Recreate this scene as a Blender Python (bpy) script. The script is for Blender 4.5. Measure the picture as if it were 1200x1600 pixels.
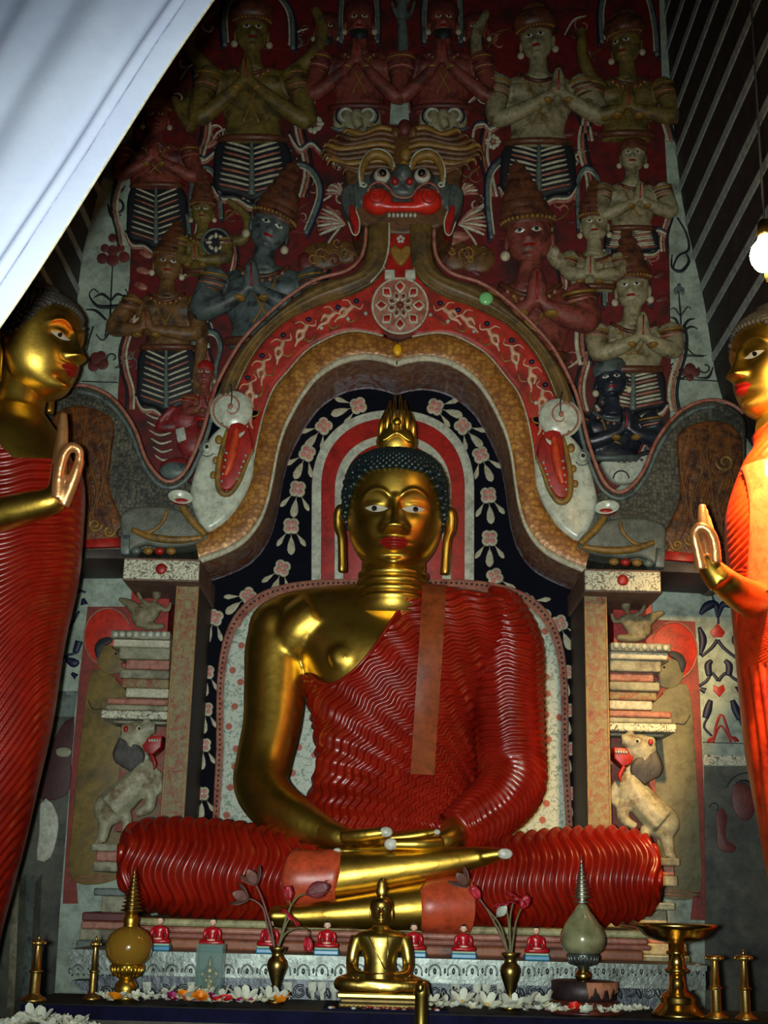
import bpy, bmesh, math, random
import numpy as np
from mathutils import Vector, Matrix

for o in list(bpy.data.objects):
    bpy.data.objects.remove(o, do_unlink=True)
scene = bpy.context.scene
C = scene.collection
PI = math.pi
rnd = random.Random(7)

# ------------------------------------------------------------------ camera
FPX, PITCH, YAW, ROLL = 2090.0, math.radians(16.0), -0.0072, 0.026
CAM = Vector((0.0, 0.0, 1.5))
F_ = Vector((math.sin(YAW) * math.cos(PITCH), math.cos(YAW) * math.cos(PITCH), math.sin(PITCH)))
R0 = Vector((math.cos(YAW), -math.sin(YAW), 0))
U0 = R0.cross(F_)
R_ = R0 * math.cos(ROLL) + U0 * math.sin(ROLL)
U_ = U0 * math.cos(ROLL) - R0 * math.sin(ROLL)
cd = bpy.data.cameras.new('camera')
cd.sensor_fit = 'VERTICAL'; cd.sensor_height = 24.0; cd.sensor_width = 18.0
cd.lens = 24.0 * FPX / 1600.0
cd.clip_start = 0.02
cam = bpy.data.objects.new('camera', cd); C.objects.link(cam)
cam.matrix_world = Matrix(((R_.x, U_.x, -F_.x, CAM.x), (R_.y, U_.y, -F_.y, CAM.y), (R_.z, U_.z, -F_.z, CAM.z), (0, 0, 0, 1)))
scene.camera = cam

# ------------------------------------------------------------------ world, lights, exposure
w = bpy.data.worlds.new('world'); scene.world = w; w.use_nodes = True
bgn = w.node_tree.nodes['Background']
bgn.inputs[0].default_value = (0.62, 0.78, 1.0, 1); bgn.inputs[1].default_value = 0.5
scene.view_settings.view_transform = 'Standard'
scene.view_settings.look = 'None'
scene.view_settings.gamma = 1.0
scene.view_settings.exposure = 0.0
scene.view_settings.use_curve_mapping = False

def aim(o, target):
    o.rotation_euler = (Vector(target) - o.location).to_track_quat('-Z', 'Y').to_euler()

# the photographer's flash, a hand's breadth left of the lens
fl = bpy.data.lights.new('camera_flash', 'SPOT')
fl.energy = 700; fl.color = (0.93, 1.0, 0.94); fl.shadow_soft_size = 0.022
fl.spot_size = math.radians(60); fl.spot_blend = 1.0
flo = bpy.data.objects.new('camera_flash', fl); C.objects.link(flo)
flo.location = (-0.065, -0.03, 1.5); aim(flo, (-0.05, 5.2, 2.72))
# assumed daylight from an unseen temple doorway behind the photographer
dl = bpy.data.lights.new('assumed_doorway_daylight', 'AREA')
dl.shape = 'RECTANGLE'; dl.size = 1.5; dl.size_y = 2.1; dl.energy = 18; dl.color = (0.75, 0.9, 1.0)
dlo = bpy.data.objects.new('assumed_doorway_daylight', dl); C.objects.link(dlo)
dlo.location = (-0.4, -2.12, 1.12); aim(dlo, (-0.1, 5.3, 1.75))

# ------------------------------------------------------------------ pixel <-> place helpers
def P(px, py, Y):
    d = F_ + R_ * ((px - 600.0) / FPX) + U_ * ((800.0 - py) / FPX)
    return CAM + d * (Y / d.y)
def SC(px, py, Y):
    return (P(px + 1, py, Y) - P(px, py, Y)).length
def PV(p, Y):
    return P(p[0], p[1], Y)

# ------------------------------------------------------------------ materials
def lin(c):
    c = c / 255.0
    return c / 12.92 if c <= 0.04045 else ((c + 0.055) / 1.055) ** 2.4
def RGB(r, g, b):
    return (lin(r), lin(g), lin(b), 1.0)
MATS = {}
class NT:
    def __init__(s, name):
        s.m = bpy.data.materials.new(name); s.m.use_nodes = True
        s.t = s.m.node_tree; s.b = s.t.nodes['Principled BSDF']
        s.co = s.n('ShaderNodeTexCoord').outputs['Object']
    def n(s, typ, **kw):
        nd = s.t.nodes.new(typ)
        for k, v in kw.items():
            if k.startswith('i_'):
                nd.inputs[k[2:].replace('_', ' ')].default_value = v
            else:
                setattr(nd, k, v)
        return nd
    def l(s, a, b):
        s.t.links.new(a, b)
    def noise(s, scale, detail=4, rough=.55, co=None, dist=0):
        nd = s.n('ShaderNodeTexNoise'); nd.inputs['Scale'].default_value = scale
        nd.inputs['Detail'].default_value = detail; nd.inputs['Roughness'].default_value = rough
        nd.inputs['Distortion'].default_value = dist
        s.l(co or s.co, nd.inputs['Vector']); return nd.outputs['Fac']
    def vor(s, scale, feature='F1', co=None, out='Distance', rnd_=1.0, dim='3D'):
        nd = s.n('ShaderNodeTexVoronoi', feature=feature, voronoi_dimensions=dim); nd.inputs['Scale'].default_value = scale
        nd.inputs['Randomness'].default_value = rnd_
        s.l(co or s.co, nd.inputs['Vector']); return nd.outputs[out]
    def ramp(s, fac, stops, interp='LINEAR'):
        nd = s.n('ShaderNodeValToRGB'); cr = nd.color_ramp; cr.interpolation = interp
        while len(cr.elements) < len(stops): cr.elements.new(0.5)
        for e, (p, c) in zip(cr.elements, stops):
            e.position = p; e.color = c if len(c) == 4 else (*c, 1)
        s.l(fac, nd.inputs[0]); return nd.outputs[0]
    def mix(s, fac, a, b, blend='MIX'):
        nd = s.n('ShaderNodeMix', data_type='RGBA', blend_type=blend)
        for v, i in ((fac, 0), (a, 6), (b, 7)):
            if hasattr(v, 'links') or hasattr(v, 'is_output'): s.l(v, nd.inputs[i])
            else: nd.inputs[i].default_value = v
        return nd.outputs[2]
    def math(s, op, a, b=0.0):
        nd = s.n('ShaderNodeMath', operation=op)
        for v, i in ((a, 0), (b, 1)):
            if hasattr(v, 'is_output'): s.l(v, nd.inputs[i])
            else: nd.inputs[i].default_value = v
        return nd.outputs[0]
    def mapping(s, scale=(1, 1, 1), rot=(0, 0, 0)):
        nd = s.n('ShaderNodeMapping'); nd.inputs['Scale'].default_value = scale; nd.inputs['Rotation'].default_value = rot
        s.l(s.co, nd.inputs['Vector']); return nd.outputs[0]
    def bump(s, h, strength=.3, dist=.01):
        nd = s.n('ShaderNodeBump'); nd.inputs['Strength'].default_value = strength; nd.inputs['Distance'].default_value = dist
        s.l(h, nd.inputs['Height']); s.l(nd.outputs[0], s.b.inputs['Normal'])
    def fin(s, col=None, rough=.5, metal=0.0, coat=0.0, spec=.5):
        if col is not None:
            if hasattr(col, 'is_output'): s.l(col, s.b.inputs['Base Color'])
            else: s.b.inputs['Base Color'].default_value = col
        if hasattr(rough, 'is_output'): s.l(rough, s.b.inputs['Roughness'])
        else: s.b.inputs['Roughness'].default_value = rough
        s.b.inputs['Metallic'].default_value = metal
        s.b.inputs['Coat Weight'].default_value = coat
        s.b.inputs['Specular IOR Level'].default_value = spec
        return s.m

def sc_(c, k):
    return (min(1, c[0] * k), min(1, c[1] * k), min(1, c[2] * k), 1)
def mat(name, c, rough=.55, metal=0.0, var=.3, vs=9.0, c2=None, c2s=7.0, c2t=(.5, .62), bump=.2, bs=70.0, coat=0.0, bd=.004, grime=None, spec=.5):
    if name in MATS: return MATS[name]
    t = NT(name)
    f = t.noise(vs, 5, .6)
    col = t.ramp(f, [(.3, sc_(c, 1 - var)), (.7, sc_(c, 1 + var))])
    if c2 is not None:
        f2 = t.noise(c2s, 6, .65)
        msk = t.ramp(f2, [(c2t[0], (0, 0, 0, 1)), (c2t[1], (1, 1, 1, 1))])
        col = t.mix(msk, col, c2)
    if grime is None: grime = 0.0 if metal > .5 or bump == 0 else .55
    if grime:
        g = t.ramp(t.noise(vs * 3.1, 9, .78), [(.32, (1 - grime, 1 - grime * 1.02, 1 - grime * 1.05, 1)), (.56, (1, 1, 1, 1)), (.72, (1.0, .97, .9, 1))])
        col = t.mix(1.0, col, g, 'MULTIPLY')
    if bump: t.bump(t.noise(bs, 4, .6), bump, bd)
    MATS[name] = t.fin(col, rough, metal, coat, spec)
    return MATS[name]

GOLD = mat('gold_leaf', (0.60, 0.385, 0.06, 1), .37, 1.0, .2, 5, bump=.12, bs=30, c2=(0.36, 0.21, 0.032, 1), c2s=11, c2t=(.5, .75), bd=.006)
BRASS = mat('polished_brass', (0.72, 0.46, 0.11, 1), .24, 1.0, .12, 8, bump=.08, bs=40)
BRONZE = mat('dark_brass', (0.42, 0.29, 0.08, 1), .33, 1.0, .25, 14, bump=.1, bs=60, c2=(.2, .14, .05, 1), c2s=18)
ROBE = mat('glossy_red_robe_paint', RGB(134, 22, 8), .3, 0, .25, 6, c2=RGB(138, 46, 18), c2s=9, c2t=(.55, .8), bump=.1, bs=50, grime=.3)
ROBE_D = mat('deep_red_robe_paint', RGB(150, 24, 14), .3, 0, .2, 6, c2=RGB(165, 48, 26), c2s=9, c2t=(.55, .8), bump=.1, bs=50, grime=.3)
SASH = mat('dull_orange_sash_paint', RGB(138, 66, 30), .42, 0, .2, 7, c2=RGB(140, 60, 30), c2s=5, bump=.1)
HAIR = mat('blue_black_hair_paint', RGB(22, 38, 40), .35, 0, .3, 20, bump=.2)
HAIRG = mat('dull_grey_hair_paint', RGB(70, 68, 62), .6, 0, .3, 20, bump=.2)
LIPS = mat('red_lip_paint', RGB(128, 16, 10), .4, 0, .1, 20, bump=0)
EYEW = mat('white_eye_paint', RGB(178, 176, 160), .3, 0, .08, 20, bump=0)
BLACK = mat('black_paint', RGB(12, 12, 14), .4, 0, .2, 20, bump=0)
NAIL = mat('white_nail_paint', RGB(205, 205, 190), .4, 0, .12, 20, bump=.05)
REDWALL = mat('faded_red_wall_paint', RGB(120, 22, 22), .55, 0, .4, 6, c2=RGB(56, 28, 24), c2s=6, c2t=(.42, .62), bump=.25, bs=30)
WHITEP = mat('whitewash', RGB(160, 176, 160), .6, 0, .18, 5, c2=RGB(112, 124, 112), c2s=6, c2t=(.5, .75), bump=.25, bs=30)
WHITE = mat('white_paint', RGB(188, 194, 176), .55, 0, .14, 14, c2=RGB(150, 150, 138), c2s=16, c2t=(.52, .75), bump=.15)
NAVY = mat('navy_paint', RGB(5, 7, 20), .8, 0, .35, 8, bump=.2, spec=.12)
NAVYL = mat('navy_scroll_paint', RGB(22, 26, 58), .55, 0, .3, 9, bump=.1)
DARKP = mat('black_scroll_paint', RGB(24, 28, 34), .6, 0, .3, 9, bump=.1)
REDP = mat('red_paint', RGB(164, 30, 22), .45, 0, .22, 12, c2=RGB(120, 24, 22), c2s=14, c2t=(.55, .75), bump=.15)
MAROON = mat('maroon_paint', RGB(98, 40, 36), .55, 0, .3, 12, bump=.15)
PINKP = mat('salmon_paint', RGB(170, 112, 92), .5, 0, .2, 14, c2=RGB(140, 76, 62), c2s=14, bump=.12)
OCHRE = mat('ochre_paint', RGB(150, 112, 44), .5, 0, .25, 12, c2=RGB(110, 84, 40), c2s=12, bump=.15)
BROWNP = mat('brown_paint', RGB(112, 76, 36), .5, 0, .3, 14, c2=RGB(72, 48, 30), c2s=12, bump=.25, bs=40)
GREYB = mat('blue_grey_paint', RGB(104, 118, 112), .45, 0, .25, 14, c2=RGB(70, 80, 80), c2s=14, bump=.15)
STONE = mat('aged_plaster', RGB(150, 148, 122), .6, 0, .22, 9, c2=RGB(112, 106, 84), c2s=8, bump=.25, bs=40)
MURAL = mat('faded_mural', RGB(84, 86, 74), .65, 0, .3, 4, c2=RGB(52, 54, 54), c2s=5, c2t=(.45, .65), bump=.25, bs=30)

# ------------------------------------------------------------------ mesh builder
ORG = {}
class MB:
    def __init__(s):
        s.v = []; s.f = []; s.mi = []
    def add(s, vs, fs, m=0):
        k = len(s.v)
        s.v.extend([Vector(q) for q in vs]); s.f.extend([tuple(i + k for i in q) for q in fs]); s.mi.extend([m] * len(fs))
        return s
    def join(s, o):
        k = len(s.v); s.v.extend(o.v); s.f.extend([tuple(i + k for i in q) for q in o.f]); s.mi.extend(o.mi); return s
    def grid(s, rows, close_u=False, m=0, capa=False, capb=False):
        """rows: list of equal-length point lists"""
        k = len(s.v); n = len(rows[0])
        for r in rows: s.v.extend([Vector(q) for q in r])
        fs = []
        for j in range(len(rows) - 1):
            for i in range(n if close_u else n - 1):
                i2 = (i + 1) % n
                fs.append((k + j * n + i, k + j * n + i2, k + (j + 1) * n + i2, k + (j + 1) * n + i))
        if capa: fs.append(tuple(k + i for i in range(n))[::-1])
        if capb: fs.append(tuple(k + (len(rows) - 1) * n + i for i in range(n)))
        s.f.extend(fs); s.mi.extend([m] * len(fs)); return s
    def box(s, lo, hi, m=0):
        x0, y0, z0 = lo; x1, y1, z1 = hi
        return s.add([(x0, y0, z0), (x1, y0, z0), (x1, y1, z0), (x0, y1, z0), (x0, y0, z1), (x1, y0, z1), (x1, y1, z1), (x0, y1, z1)],
                     [(0, 3, 2, 1), (4, 5, 6, 7), (0, 1, 5, 4), (1, 2, 6, 5), (2, 3, 7, 6), (3, 0, 4, 7)], m)
    def ell(s, c, r, nu=16, nv=10, m=0, rot=None):
        c = Vector(c)
        if not hasattr(r, '__len__'): r = (r, r, r)
        k = len(s.v); vs = []
        for j in range(1, nv):
            t = PI * j / nv
            for i in range(nu):
                a = 2 * PI * i / nu
                q = Vector((r[0] * math.sin(t) * math.cos(a), r[1] * math.sin(t) * math.sin(a), r[2] * math.cos(t)))
                vs.append(q)
        vs += [Vector((0, 0, r[2])), Vector((0, 0, -r[2]))]
        if rot is not None: vs = [rot @ q for q in vs]
        s.v.extend([c + q for q in vs]); fs = []
        for j in range(nv - 2):
            for i in range(nu):
                i2 = (i + 1) % nu
                fs.append((k + j * nu + i, k + (j + 1) * nu + i, k + (j + 1) * nu + i2, k + j * nu + i2))
        T = k + (nv - 1) * nu; B = T + 1
        for i in range(nu):
            i2 = (i + 1) % nu
            fs.append((T, k + i, k + i2)); fs.append((B, k + (nv - 2) * nu + i2, k + (nv - 2) * nu + i))
        s.f.extend(fs); s.mi.extend([m] * len(fs)); return s
    def tube(s, pts, rad, n=10, m=0, flat=1.0, cap=True, up=None, close=False):
        pts = [Vector(q) for q in pts]
        if not hasattr(rad, '__len__'): rad = [rad] * len(pts)
        rows = []; prev = None; N = len(pts)
        for i, q in enumerate(pts):
            a = pts[(i - 1) % N] if close else pts[max(0, i - 1)]
            b = pts[(i + 1) % N] if close else pts[min(N - 1, i + 1)]
            d = (b - a).normalized()
            ref = Vector(up) if up is not None else (prev if prev is not None else (Vector((0, -1, 0)) if abs(d.y) < .9 else Vector((0, 0, 1))))
            x = ref - d * ref.dot(d)
            if x.length < 1e-6: x = d.orthogonal()
            x.normalize(); y = d.cross(x)
            if up is None: prev = x
            r = rad[i]
            rows.append([q + x * (r * flat * math.cos(2 * PI * k / n)) + y * (r * math.sin(2 * PI * k / n)) for k in range(n)])
        if close: rows.append(rows[0])
        return s.grid(rows, True, m, cap and not close, cap and not close)
    def lathe(s, c, prof, n=24, m=0, sx=1.0, sy=1.0, axis=None, cap=True):
        """prof: list of (radius, height) ; c base centre"""
        c = Vector(c)
        rows = [[c + Vector((r * sx * math.cos(2 * PI * k / n), r * sy * math.sin(2 * PI * k / n), h)) for k in range(n)] for r, h in prof]
        if axis is not None:
            q = Vector((0, 0, 1)).rotation_difference(Vector(axis))
            rows = [[c + q @ (p - c) for p in r] for r in rows]
        return s.grid(rows, True, m, cap, cap)
    def build(s, name, mats, parent=None, smooth=True, auto=None, origin=None):
        me = bpy.data.meshes.new(name)
        if parent is not None: o0 = ORG[parent.name]
        elif origin is not None: o0 = Vector(origin)
        else:
            a = np.array([tuple(q) for q in s.v]); lo = a.min(0); hi = a.max(0)
            o0 = Vector(((lo[0] + hi[0]) / 2, (lo[1] + hi[1]) / 2, lo[2]))
        me.from_pydata([tuple(q - o0) for q in s.v], [], s.f)
        if not isinstance(mats, (list, tuple)): mats = [mats]
        for q in mats: me.materials.append(q)
        if len(mats) > 1: me.polygons.foreach_set('material_index', s.mi)
        if smooth:
            me.polygons.foreach_set('use_smooth', [True] * len(me.polygons))
        me.update()
        bm = bmesh.new(); bm.from_mesh(me); bmesh.ops.recalc_face_normals(bm, faces=bm.faces); bm.to_mesh(me); bm.free()
        if smooth and auto is not None:
            me.set_sharp_from_angle(angle=math.radians(auto))
        o = bpy.data.objects.new(name, me); C.objects.link(o)
        if parent is not None: o.parent = parent
        else: o.location = o0
        ORG[o.name] = o0
        return o

def tag(o, label, cat, group=None):
    o['label'] = label; o['category'] = cat
    if group: o['group'] = group
    return o
def thing(name, label, cat, loc, group=None):
    o = bpy.data.objects.new(name, None); C.objects.link(o); o.location = loc; o.empty_display_size = .05
    ORG[o.name] = Vector(loc)
    return tag(o, label, cat, group)
def struct(o):
    o['kind'] = 'structure'; return o
def stuff(o):
    o['kind'] = 'stuff'; return o
def copy_tree(o, parent=None):
    c = o.copy(); C.objects.link(c)
    if parent is not None: c.parent = parent
    for ch in list(o.children): copy_tree(ch, c)
    return c

def fuse(mb, voxel, smooth=4, fac=.5):
    """one continuous skin around overlapping closed shapes"""
    me = bpy.data.meshes.new('tmp'); me.from_pydata([tuple(q) for q in mb.v], [], mb.f); me.update()
    bm = bmesh.new(); bm.from_mesh(me); bmesh.ops.recalc_face_normals(bm, faces=bm.faces); bm.to_mesh(me); bm.free()
    o = bpy.data.objects.new('tmp', me); C.objects.link(o)
    m = o.modifiers.new('r', 'REMESH'); m.mode = 'VOXEL'; m.voxel_size = voxel
    if smooth:
        q = o.modifiers.new('s', 'SMOOTH'); q.iterations = smooth; q.factor = fac
    dg = bpy.context.evaluated_depsgraph_get(); dg.update()
    ev = o.evaluated_get(dg); e = ev.to_mesh()
    r = MB(); r.v = [Vector(v.co) for v in e.vertices]; r.f = [tuple(p.vertices) for p in e.polygons]; r.mi = [0] * len(r.f)
    ev.to_mesh_clear(); bpy.data.objects.remove(o, do_unlink=True); bpy.data.meshes.remove(me)
    return r

def spl(pts, n, closed=False):
    """Catmull-Rom through points (any dimension), n samples evenly by length"""
    a = np.array(pts, float); N = len(a)
    if closed: idx = lambda i: a[i % N]; segs = N
    else: idx = lambda i: a[min(max(i, 0), N - 1)]; segs = N - 1
    out = []
    K = 14
    for s_ in range(segs):
        p0, p1, p2, p3 = idx(s_ - 1), idx(s_), idx(s_ + 1), idx(s_ + 2)
        for k in range(K):
            t = k / K
            out.append(.5 * ((2 * p1) + (-p0 + p2) * t + (2 * p0 - 5 * p1 + 4 * p2 - p3) * t * t + (-p0 + 3 * p1 - 3 * p2 + p3) * t ** 3))
    out.append(idx(0) if closed else a[-1])
    out = np.array(out); d = np.r_[0, np.cumsum(np.linalg.norm(np.diff(out, axis=0), axis=1))]
    q = np.linspace(0, d[-1], n + 1 if closed else n)
    if closed: q = q[:-1]
    return np.stack([np.interp(q, d, out[:, k]) for k in range(a.shape[1])], 1)

def offset_poly(pts, d):
    """inward offset of a closed 2D outline (any winding)"""
    a = np.array(pts, float); area = 0.5 * np.sum(a[:, 0] * np.roll(a[:, 1], -1) - np.roll(a[:, 0], -1) * a[:, 1])
    t = np.roll(a, -1, 0) - np.roll(a, 1, 0); t /= np.maximum(np.linalg.norm(t, axis=1, keepdims=True), 1e-9)
    n = np.stack([-t[:, 1], t[:, 0]], 1) * (1 if area > 0 else -1)
    return a + n * d

def panel(mb, pts, Y, th, bev=1.5, m=0, rounds=2):
    """relief slab: pixel outline on the plane Y, th px thick towards the room, rounded rim"""
    a = np.array(pts, float); n = len(a); k = SC(a[:, 0].mean(), a[:, 1].mean(), Y)
    rows = [[P(x, y, Y) for x, y in a]]
    for r in range(rounds + 1):
        t = r / rounds if rounds else 1
        ang = t * PI / 2
        b = offset_poly(a, bev * (1 - math.cos(ang)))
        d = (th - bev) + bev * math.sin(ang) if th > bev else th * (.4 + .6 * math.sin(ang))
        rows.append([P(x, y, Y) + Vector((0, -d * k, 0)) for x, y in b])
    mb.grid(rows, True, m)
    kk = len(mb.v) - n
    mb.f.append(tuple(range(kk, kk + n))); mb.mi.append(m)
    return mb
def box_px(mb, x0, y0, x1, y1, Y, th, m=0, bev=1.0):
    return panel(mb, [(x0, y0), (x1, y0), (x1, y1), (x0, y1)], Y, th, bev, m, 1)
def circ(cx, cy, r, n=20, ry=None, a0=0):
    ry = r if ry is None else ry
    return [(cx + r * math.cos(a0 + 2 * PI * i / n), cy + ry * math.sin(a0 + 2 * PI * i / n)) for i in range(n)]
def ptube(mb, pts, r, Y, n=8, m=0, samp=None, out=0.0, flat=1.0):
    """tube along pixel points (px,py[,out px]) on plane Y; r px or list"""
    pts = [tuple(q) + (out,) if len(q) == 2 else tuple(q) for q in pts]
    if samp: 
        if hasattr(r, '__len__'):
            a = spl([tuple(q) + (rr,) for q, rr in zip(pts, r)], samp); pts = a[:, :3]; r = list(a[:, 3])
        else: pts = spl(pts, samp)
    k = SC(pts[0][0], pts[0][1], Y)
    vs = [P(q[0], q[1], Y) + Vector((0, -q[2] * k, 0)) for q in pts]
    rr = [x * k for x in r] if hasattr(r, '__len__') else r * k
    return mb.tube(vs, rr, n, m, flat)
def ytube(mb, pts, n=12, m=0, samp=None, cap=True):
    """free tube through (px, py, Y, r px)"""
    a = spl(pts, samp) if samp else pts
    return mb.tube([P(q[0], q[1], q[2]) for q in a], [q[3] * SC(q[0], q[1], q[2]) for q in a], n, m, 1.0, cap)
# ================================================================== THE PLACE
YW = 5.96      # wall plane
YT = 5.60      # front of the dragon arch
def mats_special():
    # mottled soffit of the arch
    t = NT('mottled_soffit_paint')
    a = t.noise(13, 6, .7, t.mapping((1, .6, 1.5)), 2.0)
    col = t.ramp(a, [(.30, RGB(104, 92, 112)), (.41, RGB(196, 104, 98)), (.48, RGB(160, 160, 178)), (.56, RGB(230, 230, 236)), (.66, RGB(160, 116, 124))])
    t.bump(a, .3, .006); MATS['soffit'] = t.fin(col, .55)
    # golden arch band with tiny painted rosettes
    t = NT('gilded_floral_band')
    v = t.vor(46, rnd_=.7); n = t.noise(14, 7, .7)
    base = t.ramp(n, [(.3, RGB(112, 72, 28)), (.5, RGB(160, 106, 42)), (.7, RGB(190, 140, 66))])
    msk = t.ramp(v, [(.10, (1, 1, 1, 1)), (.2, (0, 0, 0, 1)), (.46, (0, 0, 0, 1)), (.6, (1, 1, 1, 1))])
    col = t.mix(t.math('MULTIPLY', msk, .6), base, RGB(104, 58, 26)); t.bump(v, .35, .006)
    MATS['goldband'] = t.fin(col, .42, .15)
    # scaly dark grey makara skin
    t = NT('scaly_grey_skin')
    v = t.vor(58, 'DISTANCE_TO_EDGE', rnd_=.25); n = t.noise(7, 4)
    base = t.ramp(n, [(.3, RGB(60, 58, 46)), (.7, RGB(104, 102, 84))])
    msk = t.ramp(v, [(.0, (1, 1, 1, 1)), (.12, (0, 0, 0, 1))])
    col = t.mix(msk, base, RGB(36, 38, 36)); t.bump(v, .6, .006)
    MATS['scales'] = t.fin(col, .5)
    # white cushion cloth with sprigs of small red flowers
    t = NT('sprigged_white_backrest')
    mp = t.mapping((1, 1, 1), (PI / 2, 0, 0))
    v = t.vor(11, co=mp, rnd_=.5, dim='2D'); n = t.noise(60, 3, .6, mp, 1.0)
    base = t.mix(t.ramp(n, [(.52, (0, 0, 0, 1)), (.6, (1, 1, 1, 1))]), RGB(196, 204, 188), RGB(134, 152, 136))
    msk = t.ramp(v, [(.14, (1, 1, 1, 1)), (.19, (0, 0, 0, 1))])
    col = t.mix(msk, base, RGB(170, 96, 78)); MATS['sprig'] = t.fin(col, .5)
    # painted floral pillar front
    t = NT('worn_floral_pillar_paint')
    n = t.noise(34, 8, .75, None, .8)
    col = t.ramp(n, [(.34, RGB(90, 56, 40)), (.44, RGB(140, 72, 50)), (.5, RGB(116, 104, 66)), (.6, RGB(138, 126, 88)), (.72, RGB(100, 80, 56))])
    t.bump(n, .25, .005); MATS['pillar'] = t.fin(col, .6)
    # scrollwork on the capitals: dark vine on white
    t = NT('vine_scroll_paint')
    mp = t.mapping((1, .3, 1))
    n = t.noise(26, 2, .5, mp, 2.2)
    msk = t.ramp(n, [(.44, (0, 0, 0, 1)), (.475, (1, 1, 1, 1)), (.5, (1, 1, 1, 1)), (.535, (0, 0, 0, 1))])
    col = t.mix(msk, RGB(196, 196, 170), RGB(70, 66, 56)); MATS['vine'] = t.fin(col, .6)
    # dark narrative panels on the side walls
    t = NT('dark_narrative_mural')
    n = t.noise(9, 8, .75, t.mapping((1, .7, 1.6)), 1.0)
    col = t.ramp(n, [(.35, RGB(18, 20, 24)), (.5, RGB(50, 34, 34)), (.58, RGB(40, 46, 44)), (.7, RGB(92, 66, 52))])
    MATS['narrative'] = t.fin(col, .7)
    t = NT('pale_border_paint')
    n = t.noise(30, 6, .7)
    MATS['border'] = t.fin(t.ramp(n, [(.3, RGB(120, 132, 134)), (.6, RGB(178, 188, 186))]), .7)
mats_special()

def W3(px, py, Y, mx=False):
    q = P(px, py, Y)
    if mx: q.x = -q.x
    return q
def panelm(mb, pts, Y, th, bev=1.5, m=0, rounds=2, back=0.0, mx=False, closed_n=None, dome=0.0):
    """relief slab with its side walls carried back into the masonry; mx mirrors it across the shrine axis"""
    if closed_n: pts = spl(pts, closed_n, True)
    a = np.array(pts, float); n = len(a); k = SC(a[:, 0].mean(), a[:, 1].mean(), Y)
    rows = [[W3(x, y, Y, mx) + Vector((0, back, 0)) for x, y in a]] if back else []
    rows.append([W3(x, y, Y, mx) for x, y in a])
    for r in range(rounds + 1):
        ang = (r / rounds if rounds else 1) * PI / 2
        b = offset_poly(a, bev * (1 - math.cos(ang)))
        d = (th - bev) + bev * math.sin(ang) if th > bev else th * math.sin(ang)
        rows.append([W3(x, y, Y, mx) + Vector((0, -d * k, 0)) for x, y in b])
    mb.grid(rows, True, m); kk = len(mb.v) - n
    if dome:
        c = np.array(b).mean(0); cc = W3(c[0], c[1], Y, mx) + Vector((0, -(th + dome) * k, 0)); ci = len(mb.v)
        mb.v.append(cc)
        for i in range(n): mb.f.append((kk + i, kk + (i + 1) % n, ci)); mb.mi.append(m)
    else:
        mb.f.append(tuple(range(kk, kk + n))); mb.mi.append(m)
    return mb
def ribbon(mb, A, B, Y, th, n=80, steps=8, back=0.0, mx=False, m=0, prof=lambda t: 1 - abs(2 * t - 1) ** 4, ripple=None):
    A = spl(A, n); B = spl(B, n); rows = []
    for i in range(n):
        k = SC(A[i][0], A[i][1], Y); r = []
        if back: r.append(W3(A[i][0], A[i][1], Y, mx) + Vector((0, back, 0)))
        for j in range(steps + 1):
            t = j / steps; q = A[i] * (1 - t) + B[i] * t
            d = th * prof(t) + (ripple(i / n, t) if ripple else 0)
            r.append(W3(q[0], q[1], Y, mx) + Vector((0, -d * k, 0)))
        if back: r.append(W3(B[i][0], B[i][1], Y, mx) + Vector((0, back, 0)))
        rows.append(r)
    return mb.grid(rows, False, m)
def mtube(mb, pts, r, Y, n=8, m=0, samp=None, out=0.0, mx=False, flat=1.0, close=False):
    pts = [tuple(q) + (out,) if len(q) == 2 else tuple(q) for q in pts]
    rl = list(r) if hasattr(r, '__len__') else [r] * len(pts)
    a = np.array([tuple(q) + (rr,) for q, rr in zip(pts, rl)])
    if samp: a = spl(a, samp, close)
    k = SC(a[0][0], a[0][1], Y)
    return mb.tube([W3(q[0], q[1], Y, mx) + Vector((0, -q[2] * k, 0)) for q in a], [max(q[3], .05) * k for q in a], n, m, flat, True, None, close)
def blob(mb, px, py, Y, rx, ry, rd, out=0.0, mx=False, nu=14, nv=8, m=0, ang=0.0):
    k = SC(px, py, Y); rot = Matrix.Rotation(-ang if not mx else ang, 3, 'Y')
    return mb.ell(W3(px, py, Y, mx) + Vector((0, -out * k, 0)), (rx * k, rd * k, ry * k), nu, nv, m, rot)

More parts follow.
